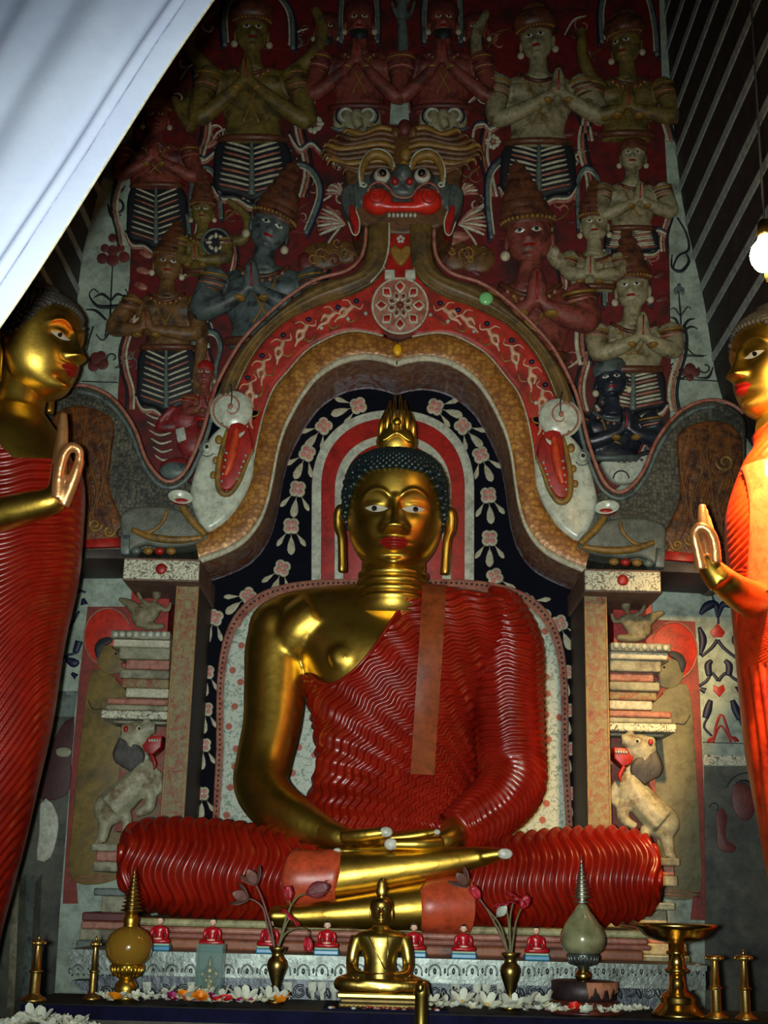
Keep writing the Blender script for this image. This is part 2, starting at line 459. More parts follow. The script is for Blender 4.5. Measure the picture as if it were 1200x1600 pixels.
# ---- shell
floor = struct(MB().box((-3.2, -2.6, -.1), (3.2, 6.3, 0)).build('floor', mat('worn_stone_floor', RGB(92, 84, 76), .6, 0, .25, 3), smooth=False))
cz = P(1035, -90, YW).z
struct(MB().box((-3.2, -2.6, cz + .25), (3.2, 6.3, cz + .4)).build('ceiling', mat('sooty_rock_ceiling', RGB(40, 36, 36), .8, 0, .4, 2), smooth=False))
wb = struct(MB().box((-3.2, YW, 0), (3.2, YW + .3, cz + .25)).build('wall_back', WHITEP, smooth=False))
profR = [(1420, 1600), (1370, 1200), (1310, 900), (1170, 690), (1124, 610), (1100, 470), (1064, 300), (1042, 60), (1036, -90)]
profL = [(-190, 1600), (-150, 1200), (-80, 900), (66, 690), (110, 610), (124, 430), (142, 345), (172, 230), (205, 60), (215, -90)]
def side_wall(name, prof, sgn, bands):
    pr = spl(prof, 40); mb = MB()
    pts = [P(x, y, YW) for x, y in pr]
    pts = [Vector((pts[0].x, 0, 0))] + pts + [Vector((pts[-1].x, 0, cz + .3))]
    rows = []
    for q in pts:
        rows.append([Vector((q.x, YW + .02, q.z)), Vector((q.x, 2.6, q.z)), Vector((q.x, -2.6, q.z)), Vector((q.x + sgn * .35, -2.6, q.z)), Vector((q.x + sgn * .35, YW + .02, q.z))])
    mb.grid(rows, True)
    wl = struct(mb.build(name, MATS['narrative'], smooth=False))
    ys = [q[1] for q in pr]; xs = [q[0] for q in pr]
    for y in bands:
        m = MB(); rr = []
        for yy in (y + 5.5, y - 5.5):
            x = np.interp(yy, ys[::-1], xs[::-1]); q = P(x, yy, YW)
            rr.append((q.x, q.z))
        (x0, z0), (x1, z1) = rr; e = -sgn * .006
        m.grid([[(x0, YW, z0), (x0 + e, YW, z0), (x1 + e, YW, z1), (x1, YW, z1)], [(x0, -2.5, z0), (x0 + e, -2.5, z0), (x1 + e, -2.5, z1), (x1, -2.5, z1)]], True, 0, True, True)
        m.build('painted_border', MATS['border'], wl, False)
    return wl
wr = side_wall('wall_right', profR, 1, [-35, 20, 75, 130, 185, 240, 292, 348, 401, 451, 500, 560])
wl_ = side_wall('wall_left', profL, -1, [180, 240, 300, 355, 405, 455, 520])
# wall with an assumed doorway behind the photographer
mb = MB(); mb.box((-3.2, -2.75, 0), (-1.35, -2.45, cz + .25)).box((.55, -2.75, 0), (3.2, -2.45, cz + .25)).box((-1.35, -2.75, 2.35), (.55, -2.45, cz + .25))
struct(mb.build('wall_front', WHITEP, smooth=False))

# ---- painted grounds on the back wall (flat paint: a few mm of plaster)
redf = [(203, 266), (205, 350), (203, 437), (191, 525), (184, 620), (186, 700), (300, 780), (625, 560), (940, 780), (1046, 705), (1048, 560), (1046, 420), (1043, 300), (1035, 150), (1030, 0), (1028, -70), (226, -70), (220, 60), (210, 180)]
panelm(MB(), redf, YW, 2.0, 1, back=.01).build('red_ground', REDWALL, wb, False)

# floral scroll strips left and right of the relief
def scroll(parent, pts, r, material, Y=YW, mx=False, name='scroll', samp=24, out=.8):
    mb = MB(); mtube(mb, pts, r, Y, 6, 0, samp, out, mx, .35); return mb.build(name, material, parent)
def curlpts(cx, cy, r, a0, turns, n=14, sgn=1, r1=.25):
    return [(cx + r * (1 - (1 - r1) * i / n) * math.cos(a0 + sgn * turns * 2 * PI * i / n), cy + r * (1 - (1 - r1) * i / n) * math.sin(a0 + sgn * turns * 2 * PI * i / n)) for i in range(n + 1)]
def vine_right():
    for pts, r in [([(1058, 340), (1072, 365), (1076, 390), (1060, 400), (1052, 418), (1056, 425)], (1.6, 1.8, 2.2, 2, 1.5, .8)),
                   ([(1050, 398), (1050, 418), (1064, 424), (1076, 410), (1072, 396)], (1, 2.2, 3.2, 2.6, .8)),
                   ([(1064, 520), (1063, 490), (1061, 466), (1060, 446)], (1.6, 1.6, 1.3, .8)),
                   ([(1064, 520), (1056, 500), (1047, 496)], (2, 2.5, .8)), ([(1064, 520), (1074, 502), (1086, 498)], (2, 2.5, .8)),
                   ([(1064, 522), (1054, 512), (1046, 514)], (1.6, 2.2, .8)), ([(1064, 522), (1078, 511), (1090, 514)], (1.6, 2.2, .8)),
                   ([(1063, 495), (1054, 482), (1048, 484)], (1, 1.2, .8)), ([(1063, 495), (1074, 480), (1080, 484)], (1, 1.2, .8)),
                   ([(1064, 525), (1060, 540), (1052, 552), (1046, 556)], (2, 1.5, 1.2, 1)), ([(1065, 525), (1072, 542), (1086, 556), (1092, 556)], (2, 1.5, 1.2, 1)),
                   ([(1046, 552), (1070, 554), (1104, 556)], (.8, .8, .8)),
                   (curlpts(1054, 572, 11, 0, .8), 1.4), (curlpts(1102, 574, 11, PI, .8, sgn=-1), 1.4),
                   ([(1048, 580), (1060, 592), (1074, 588)], (1.2, 2.4, .8)), ([(1114, 574), (1106, 590), (1088, 590)], (1.2, 2.4, .8))]:
        scroll(wb, pts, r, DARKP)
    for x, y, r in ((1078, 576, 9), (1070, 582, 7), (1087, 582, 7), (1078, 590, 6)):
        panelm(MB(), circ(x, y, r, 12), YW, 1.2, 1).build('painted_petal', MAROON, wb)
    for a in range(3):
        panelm(MB(), circ(1061 + (a - 1) * 5, 455 - (a == 1) * 6, 4, 8, 7), YW, 1.2, 1).build('painted_petal', GREYB, wb)
def vine_left():
    for pts, r in [([(172, 505), (173, 480), (174, 455), (176, 415)], (2, 1.6, 1.4, 1)),
                   ([(173, 470), (160, 460), (146, 466)], (1.6, 2.6, .8)), ([(174, 470), (184, 460), (197, 466)], (1.6, 2.6, .8)),
                   ([(172, 480), (152, 478), (140, 462), (146, 452), (154, 458)], (4, 3, 1.4, 1.2, 1)),
                   ([(173, 480), (190, 476), (200, 462), (196, 452)], (4, 3, 1.4, 1)),
                   ([(166, 500), (150, 486), (134, 484)], (2, 2.5, 1)),
                   ([(172, 500), (170, 520), (160, 532), (150, 522)], (3, 2.2, 1.4, 1)), ([(172, 500), (178, 520), (190, 524), (194, 510)], (3, 2.2, 1.4, 1)),
                   ([(170, 500), (164, 526)], (3, 1)), ([(146, 510), (140, 530), (136, 548)], (1.6, 1.2, 1)),
                   (curlpts(176, 560, 10, PI * .8, .8), 1.4), ([(180, 575), (190, 570), (197, 555)], (1, 3, .8)),
                   (curlpts(182, 325, 14, -PI * .5, .8), (2.2,) * 15), ([(168, 318), (176, 338), (190, 336)], (1, 4, 1)),
                   ([(176, 290), (188, 300), (196, 290)], (1, 2, 1))]:
        scroll(wb, pts, r, DARKP)
    for x, y, r in ((176, 372, 7), (164, 388, 7), (188, 388, 7), (176, 392, 9), (160, 404, 9), (194, 402, 9), (176, 406, 10), (150, 560, 10), (160, 568, 10), (146, 572, 9), (158, 556, 8)):
        panelm(MB(), circ(x, y, r, 10), YW, 1.2, 1).build('painted_petal', MAROON, wb)
vine_right(); vine_left()
# thin ledge lines under the strips
for a, b in (((1046, 592), (1128, 596)), ((1046, 556), (1100, 557)), ((128, 596), (184, 598))):
    scroll(wb, [a, b], 1.0, DARKP, samp=2)

# ---- lower side panels: white with navy scrolls, faded murals below
panelm(MB(), [(1094, 900), (1215, 900), (1250, 1185), (1100, 1178)], YW, 1.0, .5, back=.004).build('white_scroll_panel', WHITEP, wb, False)
for x, y in ((1130, 1040),):
    pass
def rscroll():
    sp = [([(1104, 905), (1112, 930), (1121, 955), (1122, 975)], (1, 1.2, 1.4, 1.4)),
          ([(1121, 965), (1118, 945), (1104, 948), (1094, 960)], (1.6, 4.5, 5.5, 2)), ([(1122, 965), (1128, 946), (1140, 944), (1150, 950)], (1.6, 4, 5, 2)),
          ([(1121, 1000), (1112, 1012), (1096, 1026)], (2.4, 2.2, 1.6)), ([(1121, 1000), (1132, 1014), (1158, 1034)], (2.4, 2.2, 1.6)),
          ([(1092, 980), (1098, 1000), (1094, 1024)], (2, 5, 1.6)), ([(1156, 980), (1149, 1000), (1154, 1012)], (2, 5, 1.6)),
          ([(1122, 1064), (1112, 1052), (1104, 1064), (1092, 1072)], (2.4, 2, 2, 2)), ([(1122, 1064), (1134, 1052), (1146, 1060), (1156, 1066)], (2.4, 2, 2, 2)),
          ([(1108, 1056), (1106, 1040), (1112, 1032)], (4, 4.5, 2.5)), ([(1138, 1056), (1139, 1040), (1132, 1032)], (4, 4.5, 2.5)),
          ([(1094, 1076), (1102, 1080)], (2, 4)), ([(1150, 1078), (1158, 1074)], (4, 2)),
          ([(1102, 1122), (1106, 1108), (1110, 1094)], (4, 5, 3)), ([(1144, 1094), (1149, 1108), (1156, 1124)], (3, 5, 4)),
          ([(1106, 1120), (1100, 1136), (1112, 1150)], (1.6, 1.6, 1.4)), ([(1154, 1122), (1162, 1140), (1164, 1150)], (1.6, 1.6, 1.4))]
    for pts, r in sp: scroll(wb, pts, [q * 1.45 for q in r], NAVYL, samp=14)
    for pts in ([(1109, 988), (1121, 974), (1133, 988), (1128, 996), (1114, 996)], [(1115, 1070), (1122, 1074), (1130, 1069), (1133, 1078), (1124, 1090), (1114, 1080)]):
        panelm(MB(), pts, YW, 2, 1).build('painted_petal', REDP, wb)
    for pts, r in (([(1105, 1160), (1116, 1150), (1118, 1136), (1127, 1116), (1136, 1138), (1140, 1150), (1154, 1158)], 2.4), ([(1114, 1160), (1126, 1134), (1142, 1160)], 2.0), (curlpts(1110, 1156, 5, 0, 1), 1.4), (curlpts(1148, 1156, 5, PI, 1), 1.4)):
        scroll(wb, pts, r, REDP, samp=20)
    scroll(wb, [(1098, 1160), (1230, 1164)], 1, DARKP, samp=2)
rscroll()
panelm(MB(), [(1099, 1179), (1240, 1184), (1242, 1196), (1099, 1196)], YW, 2.0, .6, back=.004).build('vine_border', MATS['vine'], wb, False)
panelm(MB(), [(1100, 1197), (1262, 1197), (1330, 1640), (1102, 1640)], YW, 1.2, .6, back=.004).build('faded_mural_panel', MURAL, wb, False)
# painted monk in the right mural
mm = MB(); panelm(mm, spl([(1146, 1226), (1158, 1222), (1176, 1232), (1180, 1262), (1170, 1282), (1152, 1276), (1143, 1252)], 18, True), YW, 2.2, 1).build('painted_head', MAROON, wb)
MB().join(mtube(MB(), [(1150, 1224), (1166, 1222), (1180, 1240), (1184, 1262)], (2, 4, 5, 2), YW, 6, 0, 14, 1.5, flat=.4)).build('painted_hair', DARKP, wb)
mtube(MB(), curlpts(1166, 1240, 32, PI * 1.1, .42, r1=1), .9, YW, 5, 0, 20, 1.5).build('painted_halo', DARKP, wb)
panelm(MB(), spl([(1118, 1272), (1128, 1262), (1136, 1276), (1134, 1310), (1150, 1322), (1146, 1332), (1122, 1326), (1120, 1300)], 20, True), YW, 2, 1).build('painted_arm', MAROON, wb)
mtube(MB(), curlpts(1116, 1262, 8, PI, .7, r1=.6), .9, YW, 5, 0, 14, 1.5).build('painted_flower_stem', DARKP, wb)
# left: scroll strip, grey band and dark mural
panelm(MB(), [(60, 872), (139, 872), (122, 1080), (40, 1080)], YW, 1.0, .5, back=.004).build('white_scroll_panel', WHITEP, wb, False)
for pts, r in [([(128, 878), (126, 890)], (3, 4)), ([(108, 942), (122, 924), (134, 926)], (2, 2, 1.5)), ([(118, 928), (112, 912), (118, 905)], (2, 5, 2)), ([(130, 935), (132, 945)], (2, 5)),
               ([(96, 985), (112, 975), (124, 955)], (2, 2, 1.6)), ([(104, 978), (110, 982)], (5, 4)), ([(92, 1060), (98, 1030), (120, 1020)], (1.6, 2, 1.6)), ([(104, 1030), (116, 1036), (124, 1034)], (3, 6, 2)), ([(118, 1020), (124, 1002)], (4, 5)), ([(112, 1052), (120, 1058)], (2, 4))]:
    scroll(wb, pts, [q * 1.4 for q in r], NAVYL, samp=10)
panelm(MB(), [(36, 1080), (122, 1080), (116, 1120), (30, 1120)], YW, 1.4, .5, back=.004).build('pale_cloud_panel', GREYB, wb, False)
panelm(MB(), [(30, 1120), (117, 1120), (93, 1430), (80, 1640), (-70, 1640), (-20, 1300)], YW, 1.2, .6, back=.004).build('faded_mural_panel', MURAL, wb, False)
panelm(MB(), spl([(78, 1168), (100, 1130), (116, 1122), (112, 1180), (106, 1240), (60, 1248), (62, 1200)], 20, True), YW, 2.4, 1).build('painted_red_cloth', mat('dull_dark_red', RGB(66, 24, 26), .6), wb)
panelm(MB(), spl([(88, 1172), (100, 1168), (112, 1172), (108, 1182), (92, 1182)], 14, True), YW, 4, 1).build('painted_hand', STONE, wb)
panelm(MB(), spl([(64, 1256), (78, 1250), (92, 1284), (84, 1330), (72, 1346), (58, 1342), (62, 1300)], 18, True), YW, 3.4, 1).build('painted_leg', WHITE, wb)
for i in range(5):
    scroll(wb, [(72 + i * 6, 1366), (66 + i * 6, 1450)], 1.0, STONE, samp=4)
for i in range(4):
    panelm(MB(), [(20 + i * 12, 1370 + i * 3), (30 + i * 12, 1366), (22 + i * 11, 1640), (8 + i * 11, 1640)], YW, 1.8 + .2 * i, .6).build('painted_stripe', (STONE, MURAL, GREYB, MURAL)[i], wb)

# ---- niche wall, halo bands and sprigged backrest
niche = MB(); panelm(niche, [(330, 600), (620, 590), (900, 600), (905, 900), (930, 1310), (270, 1310), (320, 900)], YW, 2.4, .5, back=.02)
niche = struct(niche.build('wall_niche', NAVY, smooth=False))
YN = YW - .01
def arch_outline(cx, hw, ytop, ybot, lean=.0, sq=2.6, n=40, botw=None):
    """pixel outline: rounded arch standing on ybot"""
    pts = []
    r = hw * 1.0; yc = ytop + r * .98
    bw = botw if botw else hw
    pts.append((cx - bw - lean, ybot))
    for i in range(n + 1):
        a = PI - PI * i / n
        c, s_ = math.cos(a), math.sin(a)
        pts.append((cx + hw * math.copysign(abs(c) ** (2 / sq), c), yc - r * .98 * abs(s_) ** (2 / sq)))
    pts.append((cx + bw - lean, ybot))
    return pts
halo = thing('halo_arch', 'red and white striped halo arch behind the big seated statue head', 'halo', P(612, 960, YN))
for i, (hw, yt, th, mm_, nm) in enumerate(((127, 641, 2.5, WHITE, 'white_band'), (112, 654, 4.0, REDP, 'red_band'), (91, 681, 5.5, WHITE, 'white_band'), (77, 694, 7.0, REDP, 'red_band'))):
    panelm(MB(), arch_outline(614, hw, yt, 965, .5, 2.25), YN, th, 1.5, back=.012).build(nm, mm_, halo)
br = thing('backrest', 'white rounded throne backrest sprigged with small red flowers', 'backrest', P(612, 1300, 5.9))
panelm(MB(), arch_outline(613, 275, 905, 1310, 0, 4.2, botw=282), YN, 8, 3, back=.012).build('border', PINKP, br)
panelm(MB(), arch_outline(613, 264, 920, 1310, 0, 4.2, botw=271), YN, 13, 6, back=.012).build('cloth_face', MATS['sprig'], br)
mb = MB(); bo = arch_outline(613, 269, 912, 1300, 0, 4.2, botw=276)
bo = spl(bo, 150)
for x, y in bo:
    blob(mb, x, y, YN, 1.9, 1.9, 1.5, 8, nu=6, nv=4)
stuff(mb.build('border_beads', DARKP, br))

# garland of four-petalled flowers with three drops each, painted round the niche
GF = mat('pale_garland_paint', RGB(176, 170, 142), .55, 0, .12, 20, bump=.05)
GP = mat('pink_garland_paint', RGB(196, 120, 112), .55, 0, .15, 20, bump=.05)
def garland(px, py, ang, s=1.0):
    g = MB(); Y = YN
    rot = lambda x, y: (px + s * (x * math.cos(ang) - y * math.sin(ang)), py + s * (x * math.sin(ang) + y * math.cos(ang)))
    fl_ = []
    for i in range(32):
        a = 2 * PI * i / 32; r = 12.5 * (1 - .26 * (abs(math.sin(2 * a)) ** .6)) if True else 0
        r = 10.2 + 3.2 * abs(math.cos(2 * a + PI / 2)) ** .7
        fl_.append(rot(r * math.cos(a), r * math.sin(a)))
    panelm(g, fl_, Y, 2.0, 1)
    o = g.build('garland_flower', GF, niche)
    for i in range(4):
        a = PI / 4 + i * PI / 2
        q = MB(); panelm(q, circ(*rot(5.8 * math.cos(a), 5.8 * math.sin(a)), 3.7 * s, 10), Y, 3.4, 1); q.build('petal', GP, o)
    for da, L, wd in ((0, 40, 11), (-.62, 34, 7), (.62, 34, 7)):
        q = MB(); c, s2 = math.sin(da), math.cos(da); o2 = []
        for t, h in ((10, 1), (16, 1.2), (20, .45 * wd), (26, .8 * wd), (L - 5, wd), (L, .7 * wd), (L + 3, 0)):
            o2.append((t, h * .55))
        out = [rot(t * c + h * s2, t * s2 - h * c) for t, h in o2] + [rot(t * c - h * s2, t * s2 + h * c) for t, h in o2[-2::-1]]
        panelm(q, out, Y, 1.4, .7); q.build('drop', GF, niche)
for px, py, a in [(560, 634, 1.25), (506, 666, .7), (480, 708, .45), (465, 764, .15), (455, 822, .0), (441, 888, .35), (388, 931, .9), (336, 965, .35),
                  (324, 1050, .1), (322, 1108, .1), (319, 1164, .1), (316, 1240, .05)]:
    garland(px, py, a, 1.06 if py < 1000 else .92)
for px, py, a in [(680, 636, -1.25), (723, 666, -.75), (751, 711, -.4), (763, 774, -.1), (765, 841, .0), (773, 901, -.4), (822, 940, -1.05), (874, 974, -.4),
                  (884, 1050, -.05), (886, 1110, -.05), (888, 1170, 0), (890, 1240, 0)]:
    garland(px, py, a, 1.06 if py < 1000 else .92)

# ================================================================== DRAGON ARCH
OUT = [(575, 352), (575, 385), (567, 412), (545, 430), (500, 441), (470, 458), (432, 489), (384, 537), (350, 592), (338, 640)]
IN1 = [(610, 350), (607, 392), (600, 420), (582, 440), (550, 457), (505, 471), (450, 497), (413, 530), (388, 566), (369, 607), (362, 636)]
IN1x = IN1[2:-1]
G_O = [(620, 534), (597, 526), (562, 519), (532, 522), (500, 536), (476, 552), (450, 581), (428, 608), (413, 645), (402, 690), (396, 725), (393, 750), (380, 780), (360, 804), (335, 824), (305, 842)]
G_I = [(620, 570), (600, 563), (569, 559), (532, 567), (498, 588), (476, 614), (459, 642), (444, 673), (434, 707), (427, 744), (419, 781), (406, 815), (384, 843), (355, 861), (312, 877)]
arch = thing('dragon_arch', 'painted stucco dragon arch framing the niche of the big seated statue', 'arch', P(615, 880, YT))
MB_ = lambda: MB()
YB = YW - YT
oline = mat('olive_brown_band_paint', RGB(108, 84, 42), .45, 0, .3, 9, c2=RGB(70, 58, 40), c2s=6, bump=.2, bs=30)
ORANGE_R = mat('orange_red_frieze_ground', RGB(172, 40, 24), .5, 0, .25, 9, c2=RGB(128, 32, 26), c2s=10, bump=.2)
PALE = mat('pale_bead_paint', RGB(190, 186, 160), .5, 0, .2, 20, bump=.1)
dvar = random.Random(3)
for mx in (False, True):
    mb = MB(); ribbon(mb, OUT, IN1, YT - .04, 9, 90, 10, YB, mx, prof=lambda t: (1 - abs(2 * t - 1) ** 3), ripple=lambda s, t: 1.2 * math.cos(t * 2 * PI * 3)); mb.build('outer_band', oline, arch)
    mb = MB(); ribbon(mb, IN1[2:], [(614, 442), (606, 470), (600, 515)] + G_O[1:9], YT, 3, 70, 6, YB, mx, prof=lambda t: 1); mb.build('frieze_ground', ORANGE_R, arch)
    mb = MB(); ribbon(mb, G_O, G_I, YT - .03, 5, 110, 8, YB, mx); mb.build('golden_band', MATS['goldband'], arch)
    panelm(MB(), [(366, 664), (398, 655), (416, 630), (404, 690), (398, 722), (386, 752), (356, 760), (346, 700)], YT + .005, 2, 1, back=.3, mx=mx).build('frieze_end', ORANGE_R, arch)
    # soffit: the thickness of the arch
    A = spl(G_I, 110); rows = []
    for x, y in A:
        q = W3(x, y, YT - .03, mx); rows.append([q + Vector((0, YB * j / 6 + .03 * (j / 6), 0)) for j in range(7)])
    mb = MB(); mb.grid(rows); mb.build('soffit', MATS['soffit'], arch)
    mb = MB()
    for x, y in spl(G_I, 200): blob(mb, x, y, YT - .03, 2.6, 6, 5, 4, mx, 6, 5)
    stuff(mb.build('bead_edge', PALE, arch))
    mb = MB()
    for x, y in spl(IN1x, 90): blob(mb, x, y, YT - .03, 1.9, 1.9, 3, 3, mx, 6, 4)
    for x, y in spl(G_O[1:11], 110): blob(mb, x, y, YT - .02, 1.8, 1.8, 2.5, 4, mx, 6, 4)
    stuff(mb.build('white_bead_lines', PALE, arch))
    # rim moulding that runs on over the makara's back
    RIM = [(572, 356), (570, 385), (562, 407), (541, 425), (498, 437), (468, 453), (428, 484), (380, 532), (345, 590), (330, 630), (318, 673), (302, 714), (286, 742), (266, 754), (248, 745), (228, 717), (210, 669), (182, 629), (152, 609), (122, 603), (95, 610), (78, 622)]
    mtube(MB(), RIM, 3.0, YT - .03, 8, 0, 110, 4, mx).build('salmon_rim', PINKP, arch)
    RIM2 = [(352, 596), (337, 632), (325, 676), (309, 718), (291, 750), (266, 763), (243, 753), (222, 722), (204, 675), (178, 638), (150, 619), (122, 612)]
    mtube(MB(), RIM2, 3.4, YT - .02, 8, 0, 60, 2, mx).build('pale_rim', GREYB, arch)
    # dancers of the frieze: white limbs, dark hair, a flower each
    for (x, y, an) in ((520, 494, -.15), (478, 515, -.45), (442, 540, -.7), (412, 572, -.9), (392, 606, -1.1), (385, 640, -1.3), (548, 484, -.1)):
        d = MB(); R = lambda a, b: (x + 1.25 * (a * math.cos(an) - b * math.sin(an)), y + 1.25 * (a * math.sin(an) + b * math.cos(an)))
        mtube(d, [R(4, -3), R(-4, 2), R(-10, -1), R(-16, 6)], (3.4, 4.2, 3.2, 1.6), YT, 7, 0, 12, 5, mx)
        mtube(d, [R(-4, 2), R(-8, 8), R(-16, 10), R(-22, 15)], (3.6, 3.2, 2.6, 1.4), YT, 7, 0, 12, 5, mx)
        mtube(d, [R(4, -3), R(12, 2), R(16, -5)], (1.8, 1.6, 1), YT, 6, 0, 10, 5, mx)
        mtube(d, [R(2, -2), R(-2, -10), R(-10, -11)], (1.8, 1.5, 1), YT, 6, 0, 10, 5, mx)
        o = fuse(d, .0028, 2).build('frieze_dancer', mat('dancer_flesh_paint', RGB(206, 160, 130), .5, 0, .2, 14), arch)
        d = MB(); blob(d, *R(8, -8), YT, 4.6, 4.2, 4, 6, mx, 10, 7); d.build('head', NAVYL, o)
        d = MB(); blob(d, *R(18, 8), YT, 3.4, 3.4, 3, 5, mx, 8, 6); d.build('flower', WHITE, o)
        d = MB(); mtube(d, [R(-14, -6), R(-4, 16), R(8, 12)], (1, 1.6, .8), YT, 6, 0, 12, 4, mx); d.build('scarf', OCHRE, o)

# rosette above the notch
def disc_rosette(parent, cx, cy, r, Y):
    panelm(MB(), circ(cx, cy, r, 40), Y, 5, 2, back=.05).build('rosette_disc', PINKP, parent)
    mtube(MB(), circ(cx, cy, r, 40), 2.0, Y, 6, 0, 60, 5, close=True).build('rosette_rim', PALE, parent)
    for ring, (r0, r1, wd, n, ms, th) in enumerate(((r * .42, r * .92, r * .2, 8, (PALE, REDP), 8), (r * .14, r * .5, r * .13, 8, (PALE, MAROON), 10))):
        for i in range(n):
            a = 2 * PI * (i + .5 * ring) / n; c, s_ = math.cos(a), math.sin(a)
            for sc2, m2, t2 in ((1.0, ms[0], th), (.62, ms[1], th + 1.5)):
                rm = (r0 + r1) / 2; L = (r1 - r0) / 2 * sc2; w2 = wd * sc2
                pts = [(cx + c * (rm + dx * L) - s_ * dy * w2, cy + s_ * (rm + dx * L) + c * dy * w2) for dx, dy in ((-1, 0), (-.3, .75), (.2, 1), (1, 0), (.2, -1), (-.3, -.75))]
                panelm(MB(), pts, Y, t2, 1.2).build('rosette_petal', m2, parent)
    mb = MB(); blob(mb, cx, cy, Y, r * .13, r * .13, 5, 9); mb.build('rosette_heart', MAROON, parent)
disc_rosette(arch, 625, 480, 43, YT - .02)
g = MB(); blob(g, 759, 470, YT - .05, 11, 11, 5, 8, nu=18, nv=10)
g.build('green_stud', mat('pale_green_glass_stud', RGB(120, 190, 120), .2, 0, .1, 10, bump=0), arch)
g = MB(); blob(g, 621, 549, YT - .04, 7, 10, 5, 6); g.build('yellow_drop', mat('yellow_drop_paint', RGB(226, 170, 20), .3, 0, .1, 10, bump=0), arch)

# ================================================================== MAKARAS
GREYD = MATS['scales']
PLUME = mat('russet_plume_paint', RGB(120, 70, 28), .45, 0, .4, 26, c2=RGB(66, 38, 24), c2s=20, c2t=(.45, .62), bump=.5, bs=46, bd=.01)
WHITEM = mat('glossy_white_skin_paint', RGB(196, 204, 184), .28, 0, .08, 8, c2=RGB(160, 170, 150), c2s=7, c2t=(.55, .8), bump=.12, bs=40)
def makara(mx, side):
    t = thing('makara', 'white headed sea dragon with scaly grey body and russet tail on the %s pillar' % side, 'sea dragon', W3(240, 865, YT, mx), 'sea dragons of the arch')
    b = lambda *a, **k: W3(*a, mx=mx)
    panelm(MB(), [(72, 660), (85, 620), (123, 605), (150, 610), (180, 630), (208, 671), (226, 718), (248, 747), (266, 756), (288, 748), (310, 770), (322, 800), (316, 838), (262, 858), (190, 864), (130, 864), (74, 864)], YT, 8, 8, 0, 4, YB, mx, 90).build('body', GREYD, t)
    pl = panelm(MB(), [(76, 700), (82, 655), (110, 636), (150, 640), (178, 662), (174, 715), (171, 760), (186, 800), (196, 822), (184, 832), (190, 850), (120, 856), (78, 856)], YT - .02, 7, 5, 0, 3, .05, mx, 80).build('tail_plume', PLUME, t)
    r2 = random.Random(5)
    for i in range(13):
        x0 = 84 + i * 6.6 + r2.uniform(-3, 3); y0 = 655 + r2.uniform(0, 40) - (20 if 90 < x0 < 150 else 0)
        pts = [(x0, y0)] + [(x0 + 7 * math.sin(i + k * 1.7) + (k * 1.5), y0 + (830 - y0) * k / 5) for k in range(1, 6)]
        mtube(MB(), pts, (1, 2.4, 3, 3, 2.4, 1), YT - .02, 6, 0, 30, 7, mx, .8).build('plume_curl', PLUME if i % 3 else BROWNP, pl)
    for (x, y, r) in ((150, 822, 11), (172, 832, 9), (104, 700, 14), (105, 830, 10)):
        mtube(MB(), curlpts(x, y, r, 0, 1.3, 20), 2.6, YT - .02, 6, 0, 40, 8, mx).build('plume_curl', OCHRE, pl)
    panelm(MB(), [(122, 846), (188, 842), (192, 856), (122, 858)], YT - .02, 10, 1, back=.05, mx=mx).build('red_foot_panel', REDP, t)
    panelm(MB(), [(70, 860), (196, 860), (196, 874), (70, 874)], YT - .03, 6, 1, back=YB, mx=mx).build('ledge', mat('dark_wood_ledge', RGB(60, 52, 46), .6), t)
    # head
    panelm(MB(), [(358, 664), (335, 678), (319, 703), (306, 735), (298, 770), (304, 802), (322, 832), (345, 824), (366, 803), (386, 770), (397, 738), (396, 700), (384, 672)], YT - .02, 12, 10, 0, 5, YB, mx, 90).build('head', WHITEM, t)
    mo = panelm(MB(), [(362, 668), (388, 672), (396, 706), (386, 726), (377, 750), (361, 769), (346, 767), (344, 744), (352, 712)], YT - .02, 17, 3, 0, 2, .02, mx, 40).build('mouth', REDP, t)
    mtube(MB(), [(372, 676), (368, 700), (362, 728), (354, 750)], (4, 7, 7, 4), YT - .02, 10, 0, 20, 18, mx).build('tongue', mat('orange_tongue_paint', RGB(214, 74, 40), .35), mo)
    mtube(MB(), [(358, 672), (350, 700), (343, 735), (344, 768), (358, 776), (374, 758), (386, 730), (397, 706)], (2, 4, 5, 5, 5, 4, 3, 2), YT - .02, 8, 0, 40, 14, mx).build('lip', OCHRE, mo)
    for i in range(5):
        for s_ in (0, 1):
            x, y = ((354 - i * 1.8, 708 + i * 11), (384 - i * 3.4, 712 + i * 9))[s_]
            k = SC(x, y, YT); q = W3(x, y, YT - .068, mx)
            MB().lathe(q, [(2.6 * k, 0), (1.8 * k, .004), (.2 * k, .016)], 6, axis=(0, -1, 0)).build('tooth', WHITE, mo)
    mtube(MB(), [(362, 676), (370, 686), (382, 680), (388, 668)], (1, 4.5, 4, 1), YT - .03, 8, 0, 20, 10, mx).build('fang', WHITE, t)
    e = MB(); blob(e, 325, 703, YT - .03, 7, 9, 6, 10, mx); e = e.build('eye', WHITEM, t)
    q = MB(); blob(q, 325, 703, YT - .03, 3, 3.4, 3, 15, mx); q.build('pupil', BLACK, e)
    mtube(MB(), curlpts(325, 704, 12, PI * .2, .7, r1=1), 1.1, YT - .03, 6, 0, 20, 9, mx).build('eye_line', GREYB, e)
    for (x, y, a, c2) in ((343, 690, 6, OCHRE), (338, 722, 5, OCHRE), (334, 745, 5, OCHRE), (350, 662, 6, GREYB)):
        q = MB(); blob(q, x, y, YT - .03, a, a * 1.3, 4, 9, mx); q.build('cheek_curl', c2, t)
    # rolled trunk
    tr = MB(); blob(tr, 362, 643, YT - .03, 34, 33, 12, 5, mx, 28, 14); tr = tr.build('rolled_trunk', WHITEM, t)
